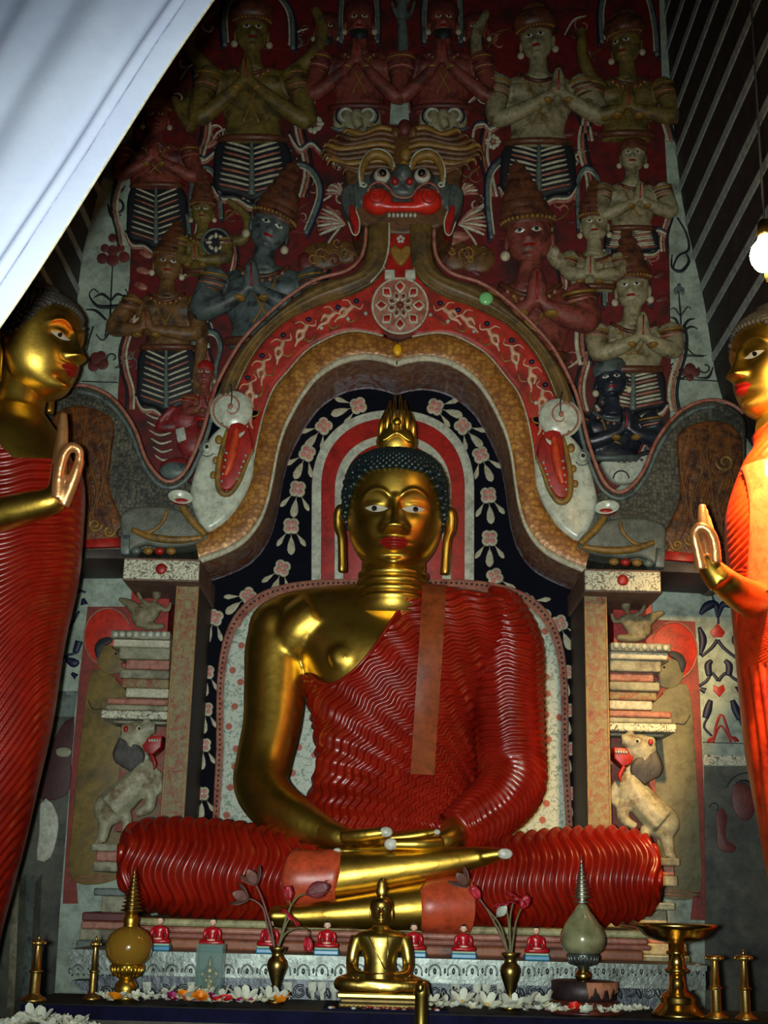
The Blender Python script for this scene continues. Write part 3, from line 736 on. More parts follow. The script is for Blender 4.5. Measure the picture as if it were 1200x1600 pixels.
    mtube(MB(), curlpts(361, 643, 31, PI * .5, 1.2, 26, 1, .12), 1.6, YT - .03, 6, 0, 60, 15.5, mx).build('trunk_groove', PINKP, tr)
    q = MB(); blob(q, 362, 641, YT - .03, 4, 5, 3, 18, mx); q.build('trunk_tip', PINKP, tr)
    mtube(MB(), [(363, 636), (364, 622), (362, 606)], 1.2, YT - .03, 6, 0, 10, 16, mx).build('trunk_line', DARKP, tr)
    # ear cup
    k = SC(282, 784, YT)
    c = W3(282, 784, YT - .05, mx)
    ec = MB(); ec.lathe(c, [(4 * k, 0), (12 * k, 8 * k), (20 * k, 16 * k), (17 * k, 16.5 * k), (10 * k, 9 * k)], 20, sx=1, sy=.62, axis=(0.15 * (-1 if mx else 1), -1, .25)).build('ear', WHITEM, t)
    q = MB(); blob(q, 283, 786, YT - .05, 13, 5.5, 5, 8, mx); q.build('ear_hollow', REDP, t)
    # scaly foreleg bound with ochre bands, standing on the capital
    panelm(MB(), [(192, 802), (232, 792), (276, 797), (306, 812), (326, 838), (300, 852), (255, 856), (225, 852), (196, 866), (190, 840)], YT - .04, 9, 7, 0, 4, .1, mx, 50).build('foreleg', mat('pale_scales', RGB(108, 112, 100), .5, 0, .3, 9, bump=.6, bs=90), t)
    mtube(MB(), [(286, 794), (300, 815), (322, 838)], (5, 6, 5), YT - .06, 8, 0, 20, 9, mx).build('leg_band', OCHRE, t)
    mtube(MB(), [(208, 830), (240, 842), (280, 846), (318, 842)], (4, 6, 6, 4), YT - .06, 8, 0, 30, 9, mx).build('leg_band', OCHRE, t)
    mtube(MB(), [(262, 800), (256, 818), (236, 834), (210, 832)], (2.5, 3, 3, 2), YT - .06, 8, 0, 24, 10, mx).build('leg_band', OCHRE, t)
    panelm(MB(), [(190, 838), (204, 838), (204, 868), (190, 868)], YT - .05, 10, 2, back=.1, mx=mx).build('foot', GREYB, t)
    for i in range(4):
        q = MB(); blob(q, 214 + i * 18, 862, YT - .07, 8, 6, 6, 4, mx); q.build('claw_bud', (GREYB, OCHRE, REDP, OCHRE)[i], t)
    return t
makara(False, 'left'); makara(True, 'right')
# ================================================================== PILLARS, LIONS
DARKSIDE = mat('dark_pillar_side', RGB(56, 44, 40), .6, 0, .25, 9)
YP = 5.53
def vbox(mb, xa, xb, ya, yb, Y, depth, mx=False, m=0, ym=None):
    """upright box: px extent read at its own front plane (x at mid height)"""
    ymid = ym or (ya + yb) / 2
    x0 = P(xa, ymid, Y).x; x1 = P(xb, ymid, Y).x
    z1 = P((xa + xb) / 2, ya, Y).z; z0 = P((xa + xb) / 2, yb, Y).z
    if mx: x0, x1 = -x1, -x0
    return mb.box((x0, Y, z0), (x1, Y + depth, z1), m)
def bevel_obj(o, w, seg=2):
    md = o.modifiers.new('bevel', 'BEVEL'); md.width = w; md.segments = seg; md.limit_method = 'ANGLE'
    return o
def pillar(mx, side):
    t = thing('niche_pillar', 'painted plaster pillar with stepped mouldings left of the niche' if not mx else 'painted plaster pillar with stepped mouldings right of the niche', 'pillar', W3(255, 1290, YP, mx), 'pillars of the arch')
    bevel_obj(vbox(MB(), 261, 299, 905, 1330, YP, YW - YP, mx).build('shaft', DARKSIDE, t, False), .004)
    vbox(MB(), 262, 298, 908, 1330, YP - .008, .01, mx).build('shaft_face', MATS['pillar'], t, False)
    for x in (263, 296):
        vbox(MB(), x - 1.3, x + 1.3, 908, 1330, YP - .014, .008, mx).build('edge_fillet', OCHRE, t, False)
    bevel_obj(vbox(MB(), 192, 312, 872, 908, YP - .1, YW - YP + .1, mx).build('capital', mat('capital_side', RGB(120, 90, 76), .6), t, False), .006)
    cp = bevel_obj(vbox(MB(), 193, 311, 875, 905, YP - .112, .02, mx).build('capital_face', MATS['vine'], t, False), .004)
    q = MB(); blob(q, 252, 889, YP - .112, 9, 9, 4, 1, mx); q.build('capital_flower', REDP, cp)
    Y2 = 5.66
    vbox(MB(), 204, 264, 908, 986, Y2 + .12, .2, mx).build('red_panel', REDP, t, False)
    # stepped mouldings, one slab each
    for i, (xa, ya, yb, mm_, dy) in enumerate(((172, 985, 998, STONE, .05), (176, 998, 1011, PALE, .08), (185, 1011, 1030, STONE, .10), (196, 1030, 1046, PINKP, .13),
                                           (186, 1046, 1060, STONE, .10), (190, 1060, 1075, MATS['pillar'], .12), (196, 1075, 1090, PALE, .13), (166, 1091, 1101, PINKP, .05), (164, 1101, 1110, STONE, .06), (157, 1110, 1123, MATS['vine'], .03), (176, 1123, 1131, STONE, .12))):
        bevel_obj(vbox(MB(), xa, 266 - i * .4, ya, yb, Y2 + dy - .05, .35, mx).build('moulding', mm_, t, False), .008)
    for i in range(8):
        q = MB(); blob(q, 180 + i * 11, 991, Y2 - .005, 5, 5, 3, 0, mx, 10, 6); q.build('moulding_bead', WHITE, t)
    vbox(MB(), 185, 258, 1131, 1300, Y2 + .16, .15, mx).build('red_panel', mat('brown_red_panel', RGB(140, 60, 44), .6, 0, .3, 10, c2=RGB(110, 96, 70), c2s=9), t, False)
    for i, (xa, xb, ya, yb, mm_, dy) in enumerate(((142, 186, 1318, 1330, STONE, .0), (150, 190, 1330, 1346, PINKP, .03), (144, 190, 1346, 1362, STONE, .0), (146, 200, 1388, 1400, GREYB, -.1), (158, 205, 1400, 1426, STONE, -.06), (128, 205, 1426, 1440, MAROON, -.12), (126, 208, 1440, 1452, PINKP, -.12), (124, 215, 1452, 1470, STONE, -.14), (118, 215, 1470, 1490, GREYB, -.16))):
        bevel_obj(vbox(MB(), xa, xb, ya, yb, 5.6 + dy, .35 - dy, mx).build('base_moulding', mm_, t, False), .006)
    # winged guardian above the mouldings
    g = thing('winged_guardian', 'small kneeling winged figure on red panel atop the %s pillar mouldings' % side, 'relief figure', W3(235, 984, Y2, mx), 'winged figures on the pillars')
    d = MB(); blob(d, 224, 965, Y2 + .02, 20, 15, 10, 2, mx); blob(d, 240, 955, Y2 + .02, 11, 16, 9, 4, mx); blob(d, 246, 930, Y2 + .02, 8, 9, 8, 6, mx)
    mtube(d, [(222, 960), (202, 944), (186, 936)], (12, 8, 3), Y2 + .02, 8, 0, 10, 2, mx); mtube(d, [(236, 948), (222, 938), (216, 926)], (5, 4, 3), Y2 + .02, 8, 0, 8, 6, mx)
    mtube(d, [(248, 948), (262, 956), (268, 942)], (5, 4, 3), Y2 + .02, 8, 0, 8, 6, mx); mtube(d, [(214, 974), (236, 980), (258, 979)], (7, 7, 5), Y2 + .02, 8, 0, 8, 5, mx)
    fuse(d, .006, 3).build('body', mat('bare_plaster', RGB(128, 120, 88), .6, 0, .25, 14, c2=RGB(96, 84, 62), c2s=16), g)
    q = MB(); k = SC(246, 920, Y2)
    q.lathe(W3(246, 925, Y2 - .01, mx), [(8 * k, 0), (7 * k, 5 * k), (4 * k, 10 * k), (.5 * k, 18 * k)], 12).build('crown', GREYB, g)
    # rampant lion below
    L = thing('lion', 'rearing white lion with dark mane and open red mouth on the %s pillar' % side, 'lion', W3(200, 1318, Y2, mx), 'lions on the pillars')
    Yl = Y2 + .04; d = MB()
    for a in (([(176, 1262), (200, 1240), (222, 1215), (226, 1190)], (26, 25, 22, 16)), ([(172, 1262), (166, 1290), (160, 1316)], (18, 11, 8)), ([(160, 1316), (150, 1317)], (7, 5)), ([(190, 1262), (200, 1284), (196, 1304)], (13, 9, 6)),
              ([(226, 1222), (236, 1248), (232, 1264), (214, 1272)], (15, 11, 9, 6)), ([(232, 1204), (248, 1212), (252, 1232), (244, 1240)], (10, 8, 7, 5)), ([(222, 1190), (208, 1165), (212, 1152)], (16, 20, 18))):
        mtube(d, a[0], a[1], Yl, 10, 0, 14, 8, mx)
    blob(d, 174, 1264, Yl, 27, 26, 18, 8, mx, 18, 12); blob(d, 228, 1214, Yl, 20, 26, 16, 10, mx, 18, 12)
    blob(d, 214, 1152, Yl, 25, 23, 16, 14, mx); mtube(d, [(220, 1146), (236, 1141), (246, 1140)], (13, 11, 9), Yl, 10, 0, 10, 18, mx); mtube(d, [(212, 1166), (222, 1180), (236, 1186)], (8, 5, 4), Yl, 8, 0, 8, 18, mx)
    blob(d, 200, 1141, Yl, 8, 9, 6, 20, mx); blob(d, 232, 1130, Yl, 6, 6, 5, 20, mx)
    fuse(d, .006, 4).build('body', mat('dirty_white_lion_paint', RGB(164, 160, 132), .55, 0, .2, 9, c2=RGB(120, 104, 76), c2s=10), L)
    d = MB()
    for i in range(9):
        mtube(d, [(194 + i * 2.6, 1156 + (i % 3) * 4), (186 + i * 4.8, 1180), (188 + i * 4.8, 1208 - abs(4 - i) * 3)], (4, 6, 2), Yl, 8, 0, 10, 22, mx)
    fuse(d, .005, 1).build('mane', mat('dark_mane_paint', RGB(60, 56, 52), .6), L)
    panelm(MB(), [(220, 1160), (236, 1150), (254, 1150), (252, 1168), (238, 1180), (226, 1174)], Yl - .05, 4, 2, back=.08, mx=mx).build('mouth', REDP, L)
    for i in range(5):
        q = MB(); blob(q, 234 + i * 4, 1157, Yl - .06, 1.8, 2.6, 2, 2, mx, 6, 5); q.build('tooth', WHITE, L)
    q = MB(); blob(q, 219, 1140, Yl - .04, 5, 5, 4, 12, mx); e = q.build('eye', WHITE, L)
    q = MB(); blob(q, 220, 1140, Yl - .04, 2.2, 2.4, 3, 15, mx); q.build('pupil', BLACK, e)
    q = MB(); blob(q, 200, 1141, Yl - .03, 4, 5, 3, 18, mx); q.build('ear_hollow', REDP, L)
    mtube(MB(), [(238, 1180), (244, 1194), (242, 1204)], (3, 3.4, 1), Yl - .04, 8, 0, 10, 12, mx).build('tongue', REDP, L)
    return t
pillar(False, 'left'); pillar(True, 'right')
# painted monks on the wall outside each pillar
YEL = mat('yellow_ochre_robe_paint', RGB(126, 104, 48), .6, 0, .25, 6, c2=RGB(96, 84, 52), c2s=5)
for mx in (False, True):
    panelm(MB(), [(137, 948), (204, 948), (204, 1040), (180, 1100), (126, 1160), (114, 1300), (122, 1412), (98, 1412), (110, 1220), (124, 1060)], YW, 1.4, .6, back=.004, mx=mx).build('red_painted_border', mat('brick_red_border', RGB(132, 42, 30), .6), wb, False)
    panelm(MB(), circ(169, 996, 36, 30, 44), YW, 2.4, 1, mx=mx).build('painted_halo', mat('halo_red', RGB(196, 44, 22), .5), wb)
    mtube(MB(), circ(169, 996, 37, 30, 45), 1.6, YW, 6, 0, 50, 2.4, mx, close=True).build('painted_halo_line', PINKP, wb)
    monk = thing('painted_monk', 'painted yellow robed monk with black hair on wall %s' % ('left of the left pillar' if not mx else 'right of the right pillar'), 'wall painting', W3(150, 1380, YW, mx), 'painted monks beside the pillars')
    YM = YEL if not mx else mat('faded_monk_paint', RGB(112, 108, 78), .6, 0, .25, 6)
    panelm(MB(), [(146, 1046), (164, 1048), (184, 1062), (204, 1082), (206, 1110), (200, 1200), (190, 1330), (182, 1374), (112, 1374), (114, 1280), (124, 1180), (136, 1080)], YW, 3, 1.2, back=.004, mx=mx, closed_n=50).build('robe', YM, monk)
    panelm(MB(), [(152, 1018), (170, 1008), (184, 1014), (192, 1026), (206, 1036), (196, 1044), (186, 1052), (168, 1054), (154, 1042)], YW, 4, 1.5, back=.004, mx=mx, closed_n=36).build('head', YM, monk)
    panelm(MB(), [(148, 1014), (156, 1000), (172, 996), (176, 1004), (162, 1012), (154, 1030)], YW, 5, 1.5, mx=mx, closed_n=24).build('hair', DARKP, monk)
    panelm(MB(), [(190, 1036), (198, 1036), (196, 1042), (190, 1044)], YW, 5, 1, mx=mx).build('lips', REDP, monk)
    q = MB(); blob(q, 182, 1022, YW, 2, 2, 1.5, 4, mx, 8, 5); q.build('eye', BLACK, monk)
    mtube(MB(), [(138, 1094), (146, 1108), (160, 1108)], .8, YW, 5, 0, 12, 3.4, mx).build('fold_line', DARKP, monk)
    mtube(MB(), [(176, 1012), (196, 1026), (207, 1034)], .9, YW, 5, 0, 10, 4.6, mx).build('profile_line', DARKP, monk)
    mtube(MB(), [(182, 1062), (196, 1076), (206, 1082)], 1.2, YW, 5, 0, 10, 4, mx).build('palm_line', REDP, monk)
    for y in (1370, 1376):
        mtube(MB(), [(110, y), (170, y - 1)], 1.2, YW, 5, 0, 4, 3.4, mx).build('hem_line', PINKP, monk)
# ================================================================== HEADS (shared)
class Head:
    """face surface in units of the half width; z up from the chin, front is -y"""
    def __init__(s, H=2.35, nose=.30, fs=0.0):
        s.fs = fs; s.H = H; k = H / 2.35
        tab = [(0, 0, 0, 0), (.1, .34, .58, .02), (.25, .60, .77, .12), (.5, .81, .85, .35), (.8, .93, .89, .62), (1.15, .985, .92, .88), (1.5, 1.0, .94, 1.02), (1.85, .95, .90, 1.04), (2.1, .80, .76, .88), (2.25, .58, .56, .64), (2.35, 0, 0, 0)]
        a = spl([(z * k, w * w, f * f, b * b) for z, w, f, b in tab], 240)
        a = a[np.argsort(a[:, 0])]
        s.z = a[:, 0]; s.w2 = np.maximum(a[:, 1], 0); s.f2 = np.maximum(a[:, 2], 0); s.b2 = np.maximum(a[:, 3], 0)
        s.nose = nose; s.k = k
    def w(s, z): return np.sqrt(np.interp(z, s.z, s.w2))
    def f(s, z): return np.sqrt(np.interp(z, s.z, s.f2))
    def b(s, z): return np.sqrt(np.interp(z, s.z, s.b2))
    def feat(s, x, z):
        z = z / s.k + s.fs; ax = abs(x); g = lambda u: math.exp(-u * u)
        d = 0.0
        if .74 < z < 1.55:                                   # nose
            t = min(max((1.45 - z) / .53, 0), 1)
            wd = .09 + .12 * t * t
            amp = (.05 + (s.nose - .05) * t ** 1.25) * min(1, (1.55 - z) / .1)
            if z < .92: amp *= max(0, 1 - ((.92 - z) / .16) ** 1.6)
            d += amp * math.exp(-(ax / wd) ** 2.4)
            d += .11 * g((ax - .18) / .085) * g((z - .89) / .075)      # wings
        d -= .10 * g((ax - .36) / .24) * g((z - 1.30) / .15)            # socket
        d += .085 * g((ax - .38) / .17) * g((z - 1.33) / .075)          # lid
        zb = 1.44 + .17 * math.sin(min(max((ax - .08) / .62, 0), 1) * PI) ** .8 - .1 * max(0, ax - .45)
        if .06 < ax < .72: d += .045 * math.exp(-abs((z - zb) / .05) ** 2) * min(1, (ax - .06) / .1) * min(1, (.72 - ax) / .1)
        d += .10 * g(x / .30) * g((z - .64) / .17)                      # mouth mound
        d += .05 * g(x / .22) * (g((z - .70) / .05) + 1.1 * g((z - .565) / .06))
        d -= .05 * g(x / .26) * g((z - .632) / .025)
        d -= .07 * g(x / .28) * g((z - .43) / .075)
        d += .11 * g(x / .26) * g((z - .24) / .13)                      # chin
        d += .04 * g((ax - .48) / .22) * g((z - .85) / .25)             # cheeks
        return d
    def front(s, x, z):
        w = max(float(s.w(z)), 1e-4); c = math.sqrt(max(0, 1 - (x / w) ** 2))
        return -(float(s.f(z)) * c + s.feat(x, z) * min(1, c * 1.6))
    def mesh(s, T, nu=96, nv=90):
        rows = []
        for j in range(nv + 1):
            t = PI * j / nv; z = s.H / 2 * (1 - math.cos(t)); z = min(max(z, 1e-4), s.H - 1e-4)
            w, f, b = float(s.w(z)), float(s.f(z)), float(s.b(z)); r = []
            for i in range(nu):
                a = 2 * PI * i / nu
                # denser in front
                a = a - .45 * math.sin(a) * 0.8
                x = w * math.sin(a); c = math.cos(a)
                y = -f * c - s.feat(x, z) * min(1, c * 1.6) if c > 0 else -b * c
                r.append(T((x, y, z)))
            rows.append(r)
        return MB().grid(rows, True, 0, True, True)
    def patch(s, T, top, bot, x0, x1, off, nx=24, nz=6, bulge=0.0, cx=None):
        """skin patch between two curves z=top(x), z=bot(x)"""
        mb = MB(); rows = []
        for layer in (0,):
            for j in range(nz + 1):
                r = []
                for i in range(nx + 1):
                    x = x0 + (x1 - x0) * i / nx; zt, zb = top(x), bot(x); z = zb + (zt - zb) * j / nz
                    e = bulge * math.sin(PI * j / nz) * math.sin(PI * i / nx)
                    r.append(T((x, s.front(x, z) - off - e, z)))
                rows.append(r)
        mb.grid(rows); 
        # close behind so that the patch has thickness
        k = len(rows[0]); back = []
        for r in (0, nz):
            pass
        return mb
    def scalp(s, x, y, z): pass

def frame(o, sx, yaw=0.0, tilt=0.0, roll=0.0):
    R = Matrix.Rotation(yaw, 3, 'Z') @ Matrix.Rotation(tilt, 3, 'X') @ Matrix.Rotation(roll, 3, 'Y')
    o = Vector(o)
    return lambda p: o + R @ (Vector(p) * sx)

def hairline(ax):
    return 1.98 - .05 * ax if ax < .6 else (1.95 - (ax - .6) * 1.1 if ax < .8 else 1.73 - (ax - .8) * 2.9)
def hair_cap(hd, T, curl=.075, rows_n=15, thick=.07, ushnisha=None, cs=(8, 5), seed=3):
    """curls laid in rows over the scalp, on a cap"""
    cap = MB(); rows = []; nu = 60
    for j in range(22):
        t = j / 21; r = []
        for i in range(nu):
            a = 2 * PI * i / nu; sx_ = math.sin(a); front = max(0, math.cos(a))
            z0 = hairline(abs(sx_)) - .5 * hd.fs if math.cos(a) > 0 else .9
            if math.cos(a) <= 0: z0 = .95 + .25 * (1 - min(1, -math.cos(a) * 3))
            z0 *= hd.k
            z = z0 + (hd.H * .999 - z0) * (1 - (1 - t) ** 1.8)
            w, f, b = float(hd.w(z)), float(hd.f(z)), float(hd.b(z))
            e = thick * min(1, t * 8 + .3)
            x = (w + e) * sx_; y = -(f + e) * math.cos(a) if math.cos(a) > 0 else -(b + e) * math.cos(a)
            r.append(T((x, y, z + e * t)))
        rows.append(r)
    cap.grid(rows, True, 0, False, True)
    cur = MB(); rr = random.Random(seed)
    for j in range(rows_n):
        t = j / rows_n
        zz = 2.35 * hd.k; n = max(4, int(2 * PI / (curl * 1.75) * math.cos(t * PI / 2 * .98)))
        for i in range(n):
            a = 2 * PI * (i + .5 * (j % 2)) / n; sx_ = math.sin(a)
            z0 = hairline(abs(sx_)) - .5 * hd.fs if math.cos(a) > 0 else .95 + .25 * (1 - min(1, -math.cos(a) * 3))
            z0 *= hd.k
            z = z0 + .02 + (hd.H * .995 - z0) * (1 - (1 - t) ** 1.8)
            w, f, b = float(hd.w(z)), float(hd.f(z)), float(hd.b(z)); e = thick
            x = (w + e) * sx_; y = -(f + e) * math.cos(a) if math.cos(a) > 0 else -(b + e) * math.cos(a)
            s1 = (T((1, 0, 0)) - T((0, 0, 0))).length
            cur.ell(T((x, y, z + e * t)), curl * s1 * rr.uniform(.9, 1.1), cs[0], cs[1])
    return cap, cur
def ear_mesh(T, side, top=1.42, bot=.12, x=1.0, yb=.12):
    mb = MB(); pts = []; rad = []
    for z, dx, y, r in ((top, .02, yb - .02, .05), (top - .06, .07, yb, .10), (top - .22, .10, yb + .03, .12), (top - .45, .09, yb + .02, .11), (top - .62, .04, yb - .03, .09), (top - .75, .02, yb - .05, .085), (bot + .3, .0, yb - .05, .085), (bot + .05, -.01, yb - .05, .09), (bot, -.01, yb - .05, .075)):
        pts.append((side * (x + dx), y, z, r))
    a = spl(pts, 34); s1 = (T((1, 0, 0)) - T((0, 0, 0))).length
    mb.tube([T(q[:3]) for q in a], [q[3] * s1 for q in a], 12, 0, 1.3, True, None)
    return mb

def face_parts(hd, T, root, gold, lips=LIPS, pupil=True, gaze=0.0, lod=1.0, eyes=EYEW):
    o = hd.mesh(T, int(96 * lod), int(90 * lod)).build('head', gold, root)
    k = hd.k; FS = hd.fs
    up = lambda x: (.655 - FS + .075 * math.cos(x / .29 * PI / 2) ** .7 + .014 * math.cos(x / .29 * PI * 3)) * k if abs(x) < .29 else (.655 - FS) * k
    lo = lambda x: (.655 - FS - .165 * math.cos(x / .29 * PI / 2) ** .6) * k if abs(x) < .29 else (.655 - FS) * k
    hd.patch(T, up, lo, -.29, .29, .012, int(26 * lod), int(12 * lod), .02).build('lips', lips, o)
    for s_ in (-1, 1):
        cx = .37 * s_
        tp = lambda x: (1.265 - FS + .048 * max(0, math.cos((x - cx) / .235 * PI / 2)) ** .8 + .06 * (abs(x) - .37)) * k
        bt = lambda x: (1.265 - FS - .068 * max(0, math.cos((x - cx) / .235 * PI / 2)) ** .8 + .06 * (abs(x) - .37)) * k
        e = hd.patch(T, tp, bt, cx - .235, cx + .235, .018, int(20 * lod), int(6 * lod), .03).build('eye', eyes, o)
        if pupil:
            px_ = cx + .045 * s_ + gaze
            tp = lambda x: (1.255 - FS + .046 * math.sqrt(max(0, 1 - ((x - px_) / .055) ** 2))) * k
            bt = lambda x: (1.255 - FS - .046 * math.sqrt(max(0, 1 - ((x - px_) / .055) ** 2))) * k
            hd.patch(T, tp, bt, px_ - .055, px_ + .055, .052, int(12 * lod), int(6 * lod), .0).build('pupil', BLACK, e)
    return o

# ================================================================== THE BIG SEATED BUDDHA
BL = P(605, 1442, 4.95)
bud = thing('seated_buddha', 'big gilded seated statue in wavy red robe with hands folded in lap', 'statue', BL)
YB0 = 5.32    # depth of the trunk axis

# trunk: (py, x_left, x_right, half depth m, Y)
TR = [(914, 566, 668, .05, YB0), (919, 528, 706, .08, YB0), (926, 474, 758, .11, YB0), (938, 430, 800, .145, YB0), (956, 414, 816, .175, YB0), (980, 422, 812, .205, YB0), (1015, 448, 790, .235, YB0 - .01), (1050, 470, 762, .24, YB0 - .02),
      (1090, 484, 746, .235, YB0 - .02), (1130, 494, 738, .23, YB0 - .02), (1180, 500, 738, .24, YB0 - .03), (1230, 494, 744, .26, YB0 - .05), (1280, 478, 752, .29, YB0 - .08), (1330, 470, 760, .31, YB0 - .1)]
TRD = spl(TR, 260)
def trunk_row(v, off=0.0, n=60, sq=2.35):
    py, xl, xr, hd_, Y = v
    c = P((xl + xr) / 2, py, Y); a = (xr - xl) / 2 * SC((xl + xr) / 2, py, Y); r = []
    for i in range(n):
        t = 2 * PI * i / n; co, si = math.cos(t), math.sin(t)
        r.append(c + Vector(((a + off) * math.copysign(abs(co) ** (2 / sq), co), -(hd_ + off) * math.copysign(abs(si) ** (2 / sq), si), 0)))
    return r
def trunk_front(px, py, off=0.0, sq=2.35):
    """point on the trunk's front at a pixel-ish (column, row)"""
    v = [np.interp(py, TRD[:, 0], TRD[:, k]) for k in range(5)]
    _, xl, xr, hd_, Y = v; cx = (xl + xr) / 2; u = min(.999, abs(px - cx) / ((xr - xl) / 2))
    si = (1 - u ** sq) ** (1 / sq); k = SC(cx, py, Y)
    return P(cx, py, Y) + Vector(((px - cx) * k, -(hd_ + off) * si, 0))
RARM = [(448, 968, YB0, 42), (434, 1005, YB0 - .02, 50), (430, 1070, YB0 - .05, 49), (425, 1130, YB0 - .09, 46), (412, 1190, YB0 - .14, 44), (408, 1228, YB0 - .2, 43), (432, 1262, YB0 - .28, 41), (468, 1284, YB0 - .36, 36), (505, 1300, YB0 - .42, 27), (530, 1308, YB0 - .46, 21)]
LARM = [(780, 972, YB0, 44), (790, 1010, YB0 - .02, 50), (793, 1070, YB0 - .05, 50), (796, 1130, YB0 - .08, 49), (800, 1190, YB0 - .12, 47), (800, 1226, YB0 - .18, 45), (776, 1258, YB0 - .27, 42), (742, 1282, YB0 - .36, 36), (712, 1300, YB0 - .42, 28)]
body = MB(); body.grid([trunk_row(v) for v in TRD[::4]], True, 0, True, True)
ytube(body, RARM, 28, 0, 60); ytube(body, [(a, b, c, d - 8) for a, b, c, d in LARM[1:6]], 28, 0, 40)
q = P(436, 985, YB0); body.ell(q, (.125, .15, .13), 24, 16)
ytube(body, [(500, 960, YB0 - .1, 40), (470, 985, YB0 - .08, 44), (455, 1010, YB0 - .06, 40)], 18, 0, 14)
for sx_ in (540,):
    body.ell(trunk_front(540, 1042, -.012), (.06, .022, .05), 20, 12); body.ell(trunk_front(541, 1044, .004), (.014, .012, .014), 12, 8)
fuse(body, .010, 10).build('body', GOLD, bud)

# neck with three rings
nk = MB(); k = SC(615, 905, 5.25); c = P(613, 945, 5.25); prof = [(66, -20)]
for i in range(4):
    h0 = i * 13
    prof += [(57 - i * 1.5, h0), (59.5 - i * 1.5, h0 + 4), (59.5 - i * 1.5, h0 + 8.5), (56 - i * 1.5, h0 + 11.5), (54.5 - i * 1.5, h0 + 12.5)]
prof += [(50, 60), (48, 90)]
nk.lathe(c, [(r * k, h * k) for r, h in prof], 48, sy=.92).build('ringed_neck', GOLD, bud)

# head
HS = 76 * SC(619, 800, 5.2)
HT = frame(P(614.5, 903, 5.25), HS, 0.0, 0.09, 0.0)
hd = Head(2.6, .32, .10)
head = face_parts(hd, HT, bud, GOLD, lod=1.5)
for s_ in (-1, 1): ear_mesh(HT, s_, top=1.5, bot=.1, x=1.06).build('ear', GOLD, head)
cap, cur = hair_cap(hd, HT, .078, 13, .05)
cap.build('hair', HAIR, head); stuff(cur.build('hair_curls', HAIR, head))
# flame finial
fn = MB(); k = SC(618, 700, 5.23); c = HT((0, .1, 2.56))
fn.lathe(c, [(20 * k, -4 * k), (26 * k, 4 * k), (31 * k, 16 * k), (32 * k, 26 * k), (30 * k, 34 * k), (27 * k, 42 * k), (25 * k, 50 * k), (20 * k, 60 * k), (10 * k, 66 * k)], 36, sy=.7)
flame = fn.build('flame_finial', GOLD, head)
for i, (dx, h, h0) in enumerate(((-25, 76, 30), (-15, 92, 34), (-5, 102, 36), (6, 102, 36), (16, 92, 34), (26, 76, 30))):
    q = MB(); q.tube([c + Vector((dx * k * 1.02, -.045 * (1 - abs(dx) / 40), h0 * k)), c + Vector((dx * k * .98, -.05 * (1 - abs(dx) / 40), (h0 + h) / 2 * k)), c + Vector((dx * k * .72, -.012, h * k))], [4.8 * k, 4.2 * k, 1.6 * k], 10); q.build('flame_tongue', GOLD, flame)
q = MB(); q.ell(c + Vector((0, -.06, 50 * k)), (7 * k, 6 * k, 7 * k), 16, 10); q.build('flame_jewel', GOLD, flame)
q = MB(); q.tube([c + Vector((x * k, -.066 + abs(x) * .0008, (26 + 5 * math.cos(x / 22 * PI)) * k)) for x in range(-22, 23, 2)], 3 * k, 8); q.build('flame_swag', GOLD, flame)

# ------------------------------------------------------------------ robe with carved wavy folds
NECK = [(400, 1058), (470, 1060), (485, 1064), (500, 1076), (516, 1083), (532, 1080), (560, 1060), (588, 1026), (610, 990), (630, 958), (648, 934), (662, 914), (672, 896), (680, 840), (700, 700)]
NK = spl(NECK, 120)
def neckline(px): return np.interp(px, NK[:, 0], NK[:, 1])
def ridge(ph): return (0.5 + 0.5 * math.cos(ph)) ** .75
def clip_grid(rows, fld, close_u):
    """triangles of a grid where fld>0, cut cleanly along fld=0"""
    mb = MB(); n = len(rows[0]); V = [q for r in rows for q in r]; F = [q for r in fld for q in r]; out = list(V); cutc = {}; fs = []
    def cut(a, b):
        key = (min(a, b), max(a, b))
        if key not in cutc:
            t = F[a] / (F[a] - F[b]); cutc[key] = len(out); out.append(V[a].lerp(V[b], t))
        return cutc[key]
    for j in range(len(rows) - 1):
        for i in range(n if close_u else n - 1):
            i2 = (i + 1) % n; quad = (j * n + i, j * n + i2, (j + 1) * n + i2, (j + 1) * n + i)
            if all(F[q] > 0 for q in quad): fs.append(quad); continue
            if all(F[q] <= 0 for q in quad): continue
            poly = []
            for a, b in zip(quad, quad[1:] + quad[:1]):
                if F[a] > 0: poly.append(a)
                if (F[a] > 0) != (F[b] > 0): poly.append(cut(a, b))
            if len(poly) >= 3: fs.append(tuple(poly))
    used = sorted({q for f in fs for q in f}); mp = {q: i for i, q in enumerate(used)}
    mb.v = [out[q] for q in used]; mb.f = [tuple(mp[q] for q in f) for f in fs]; mb.mi = [0] * len(fs)
    return mb
robe = MB()
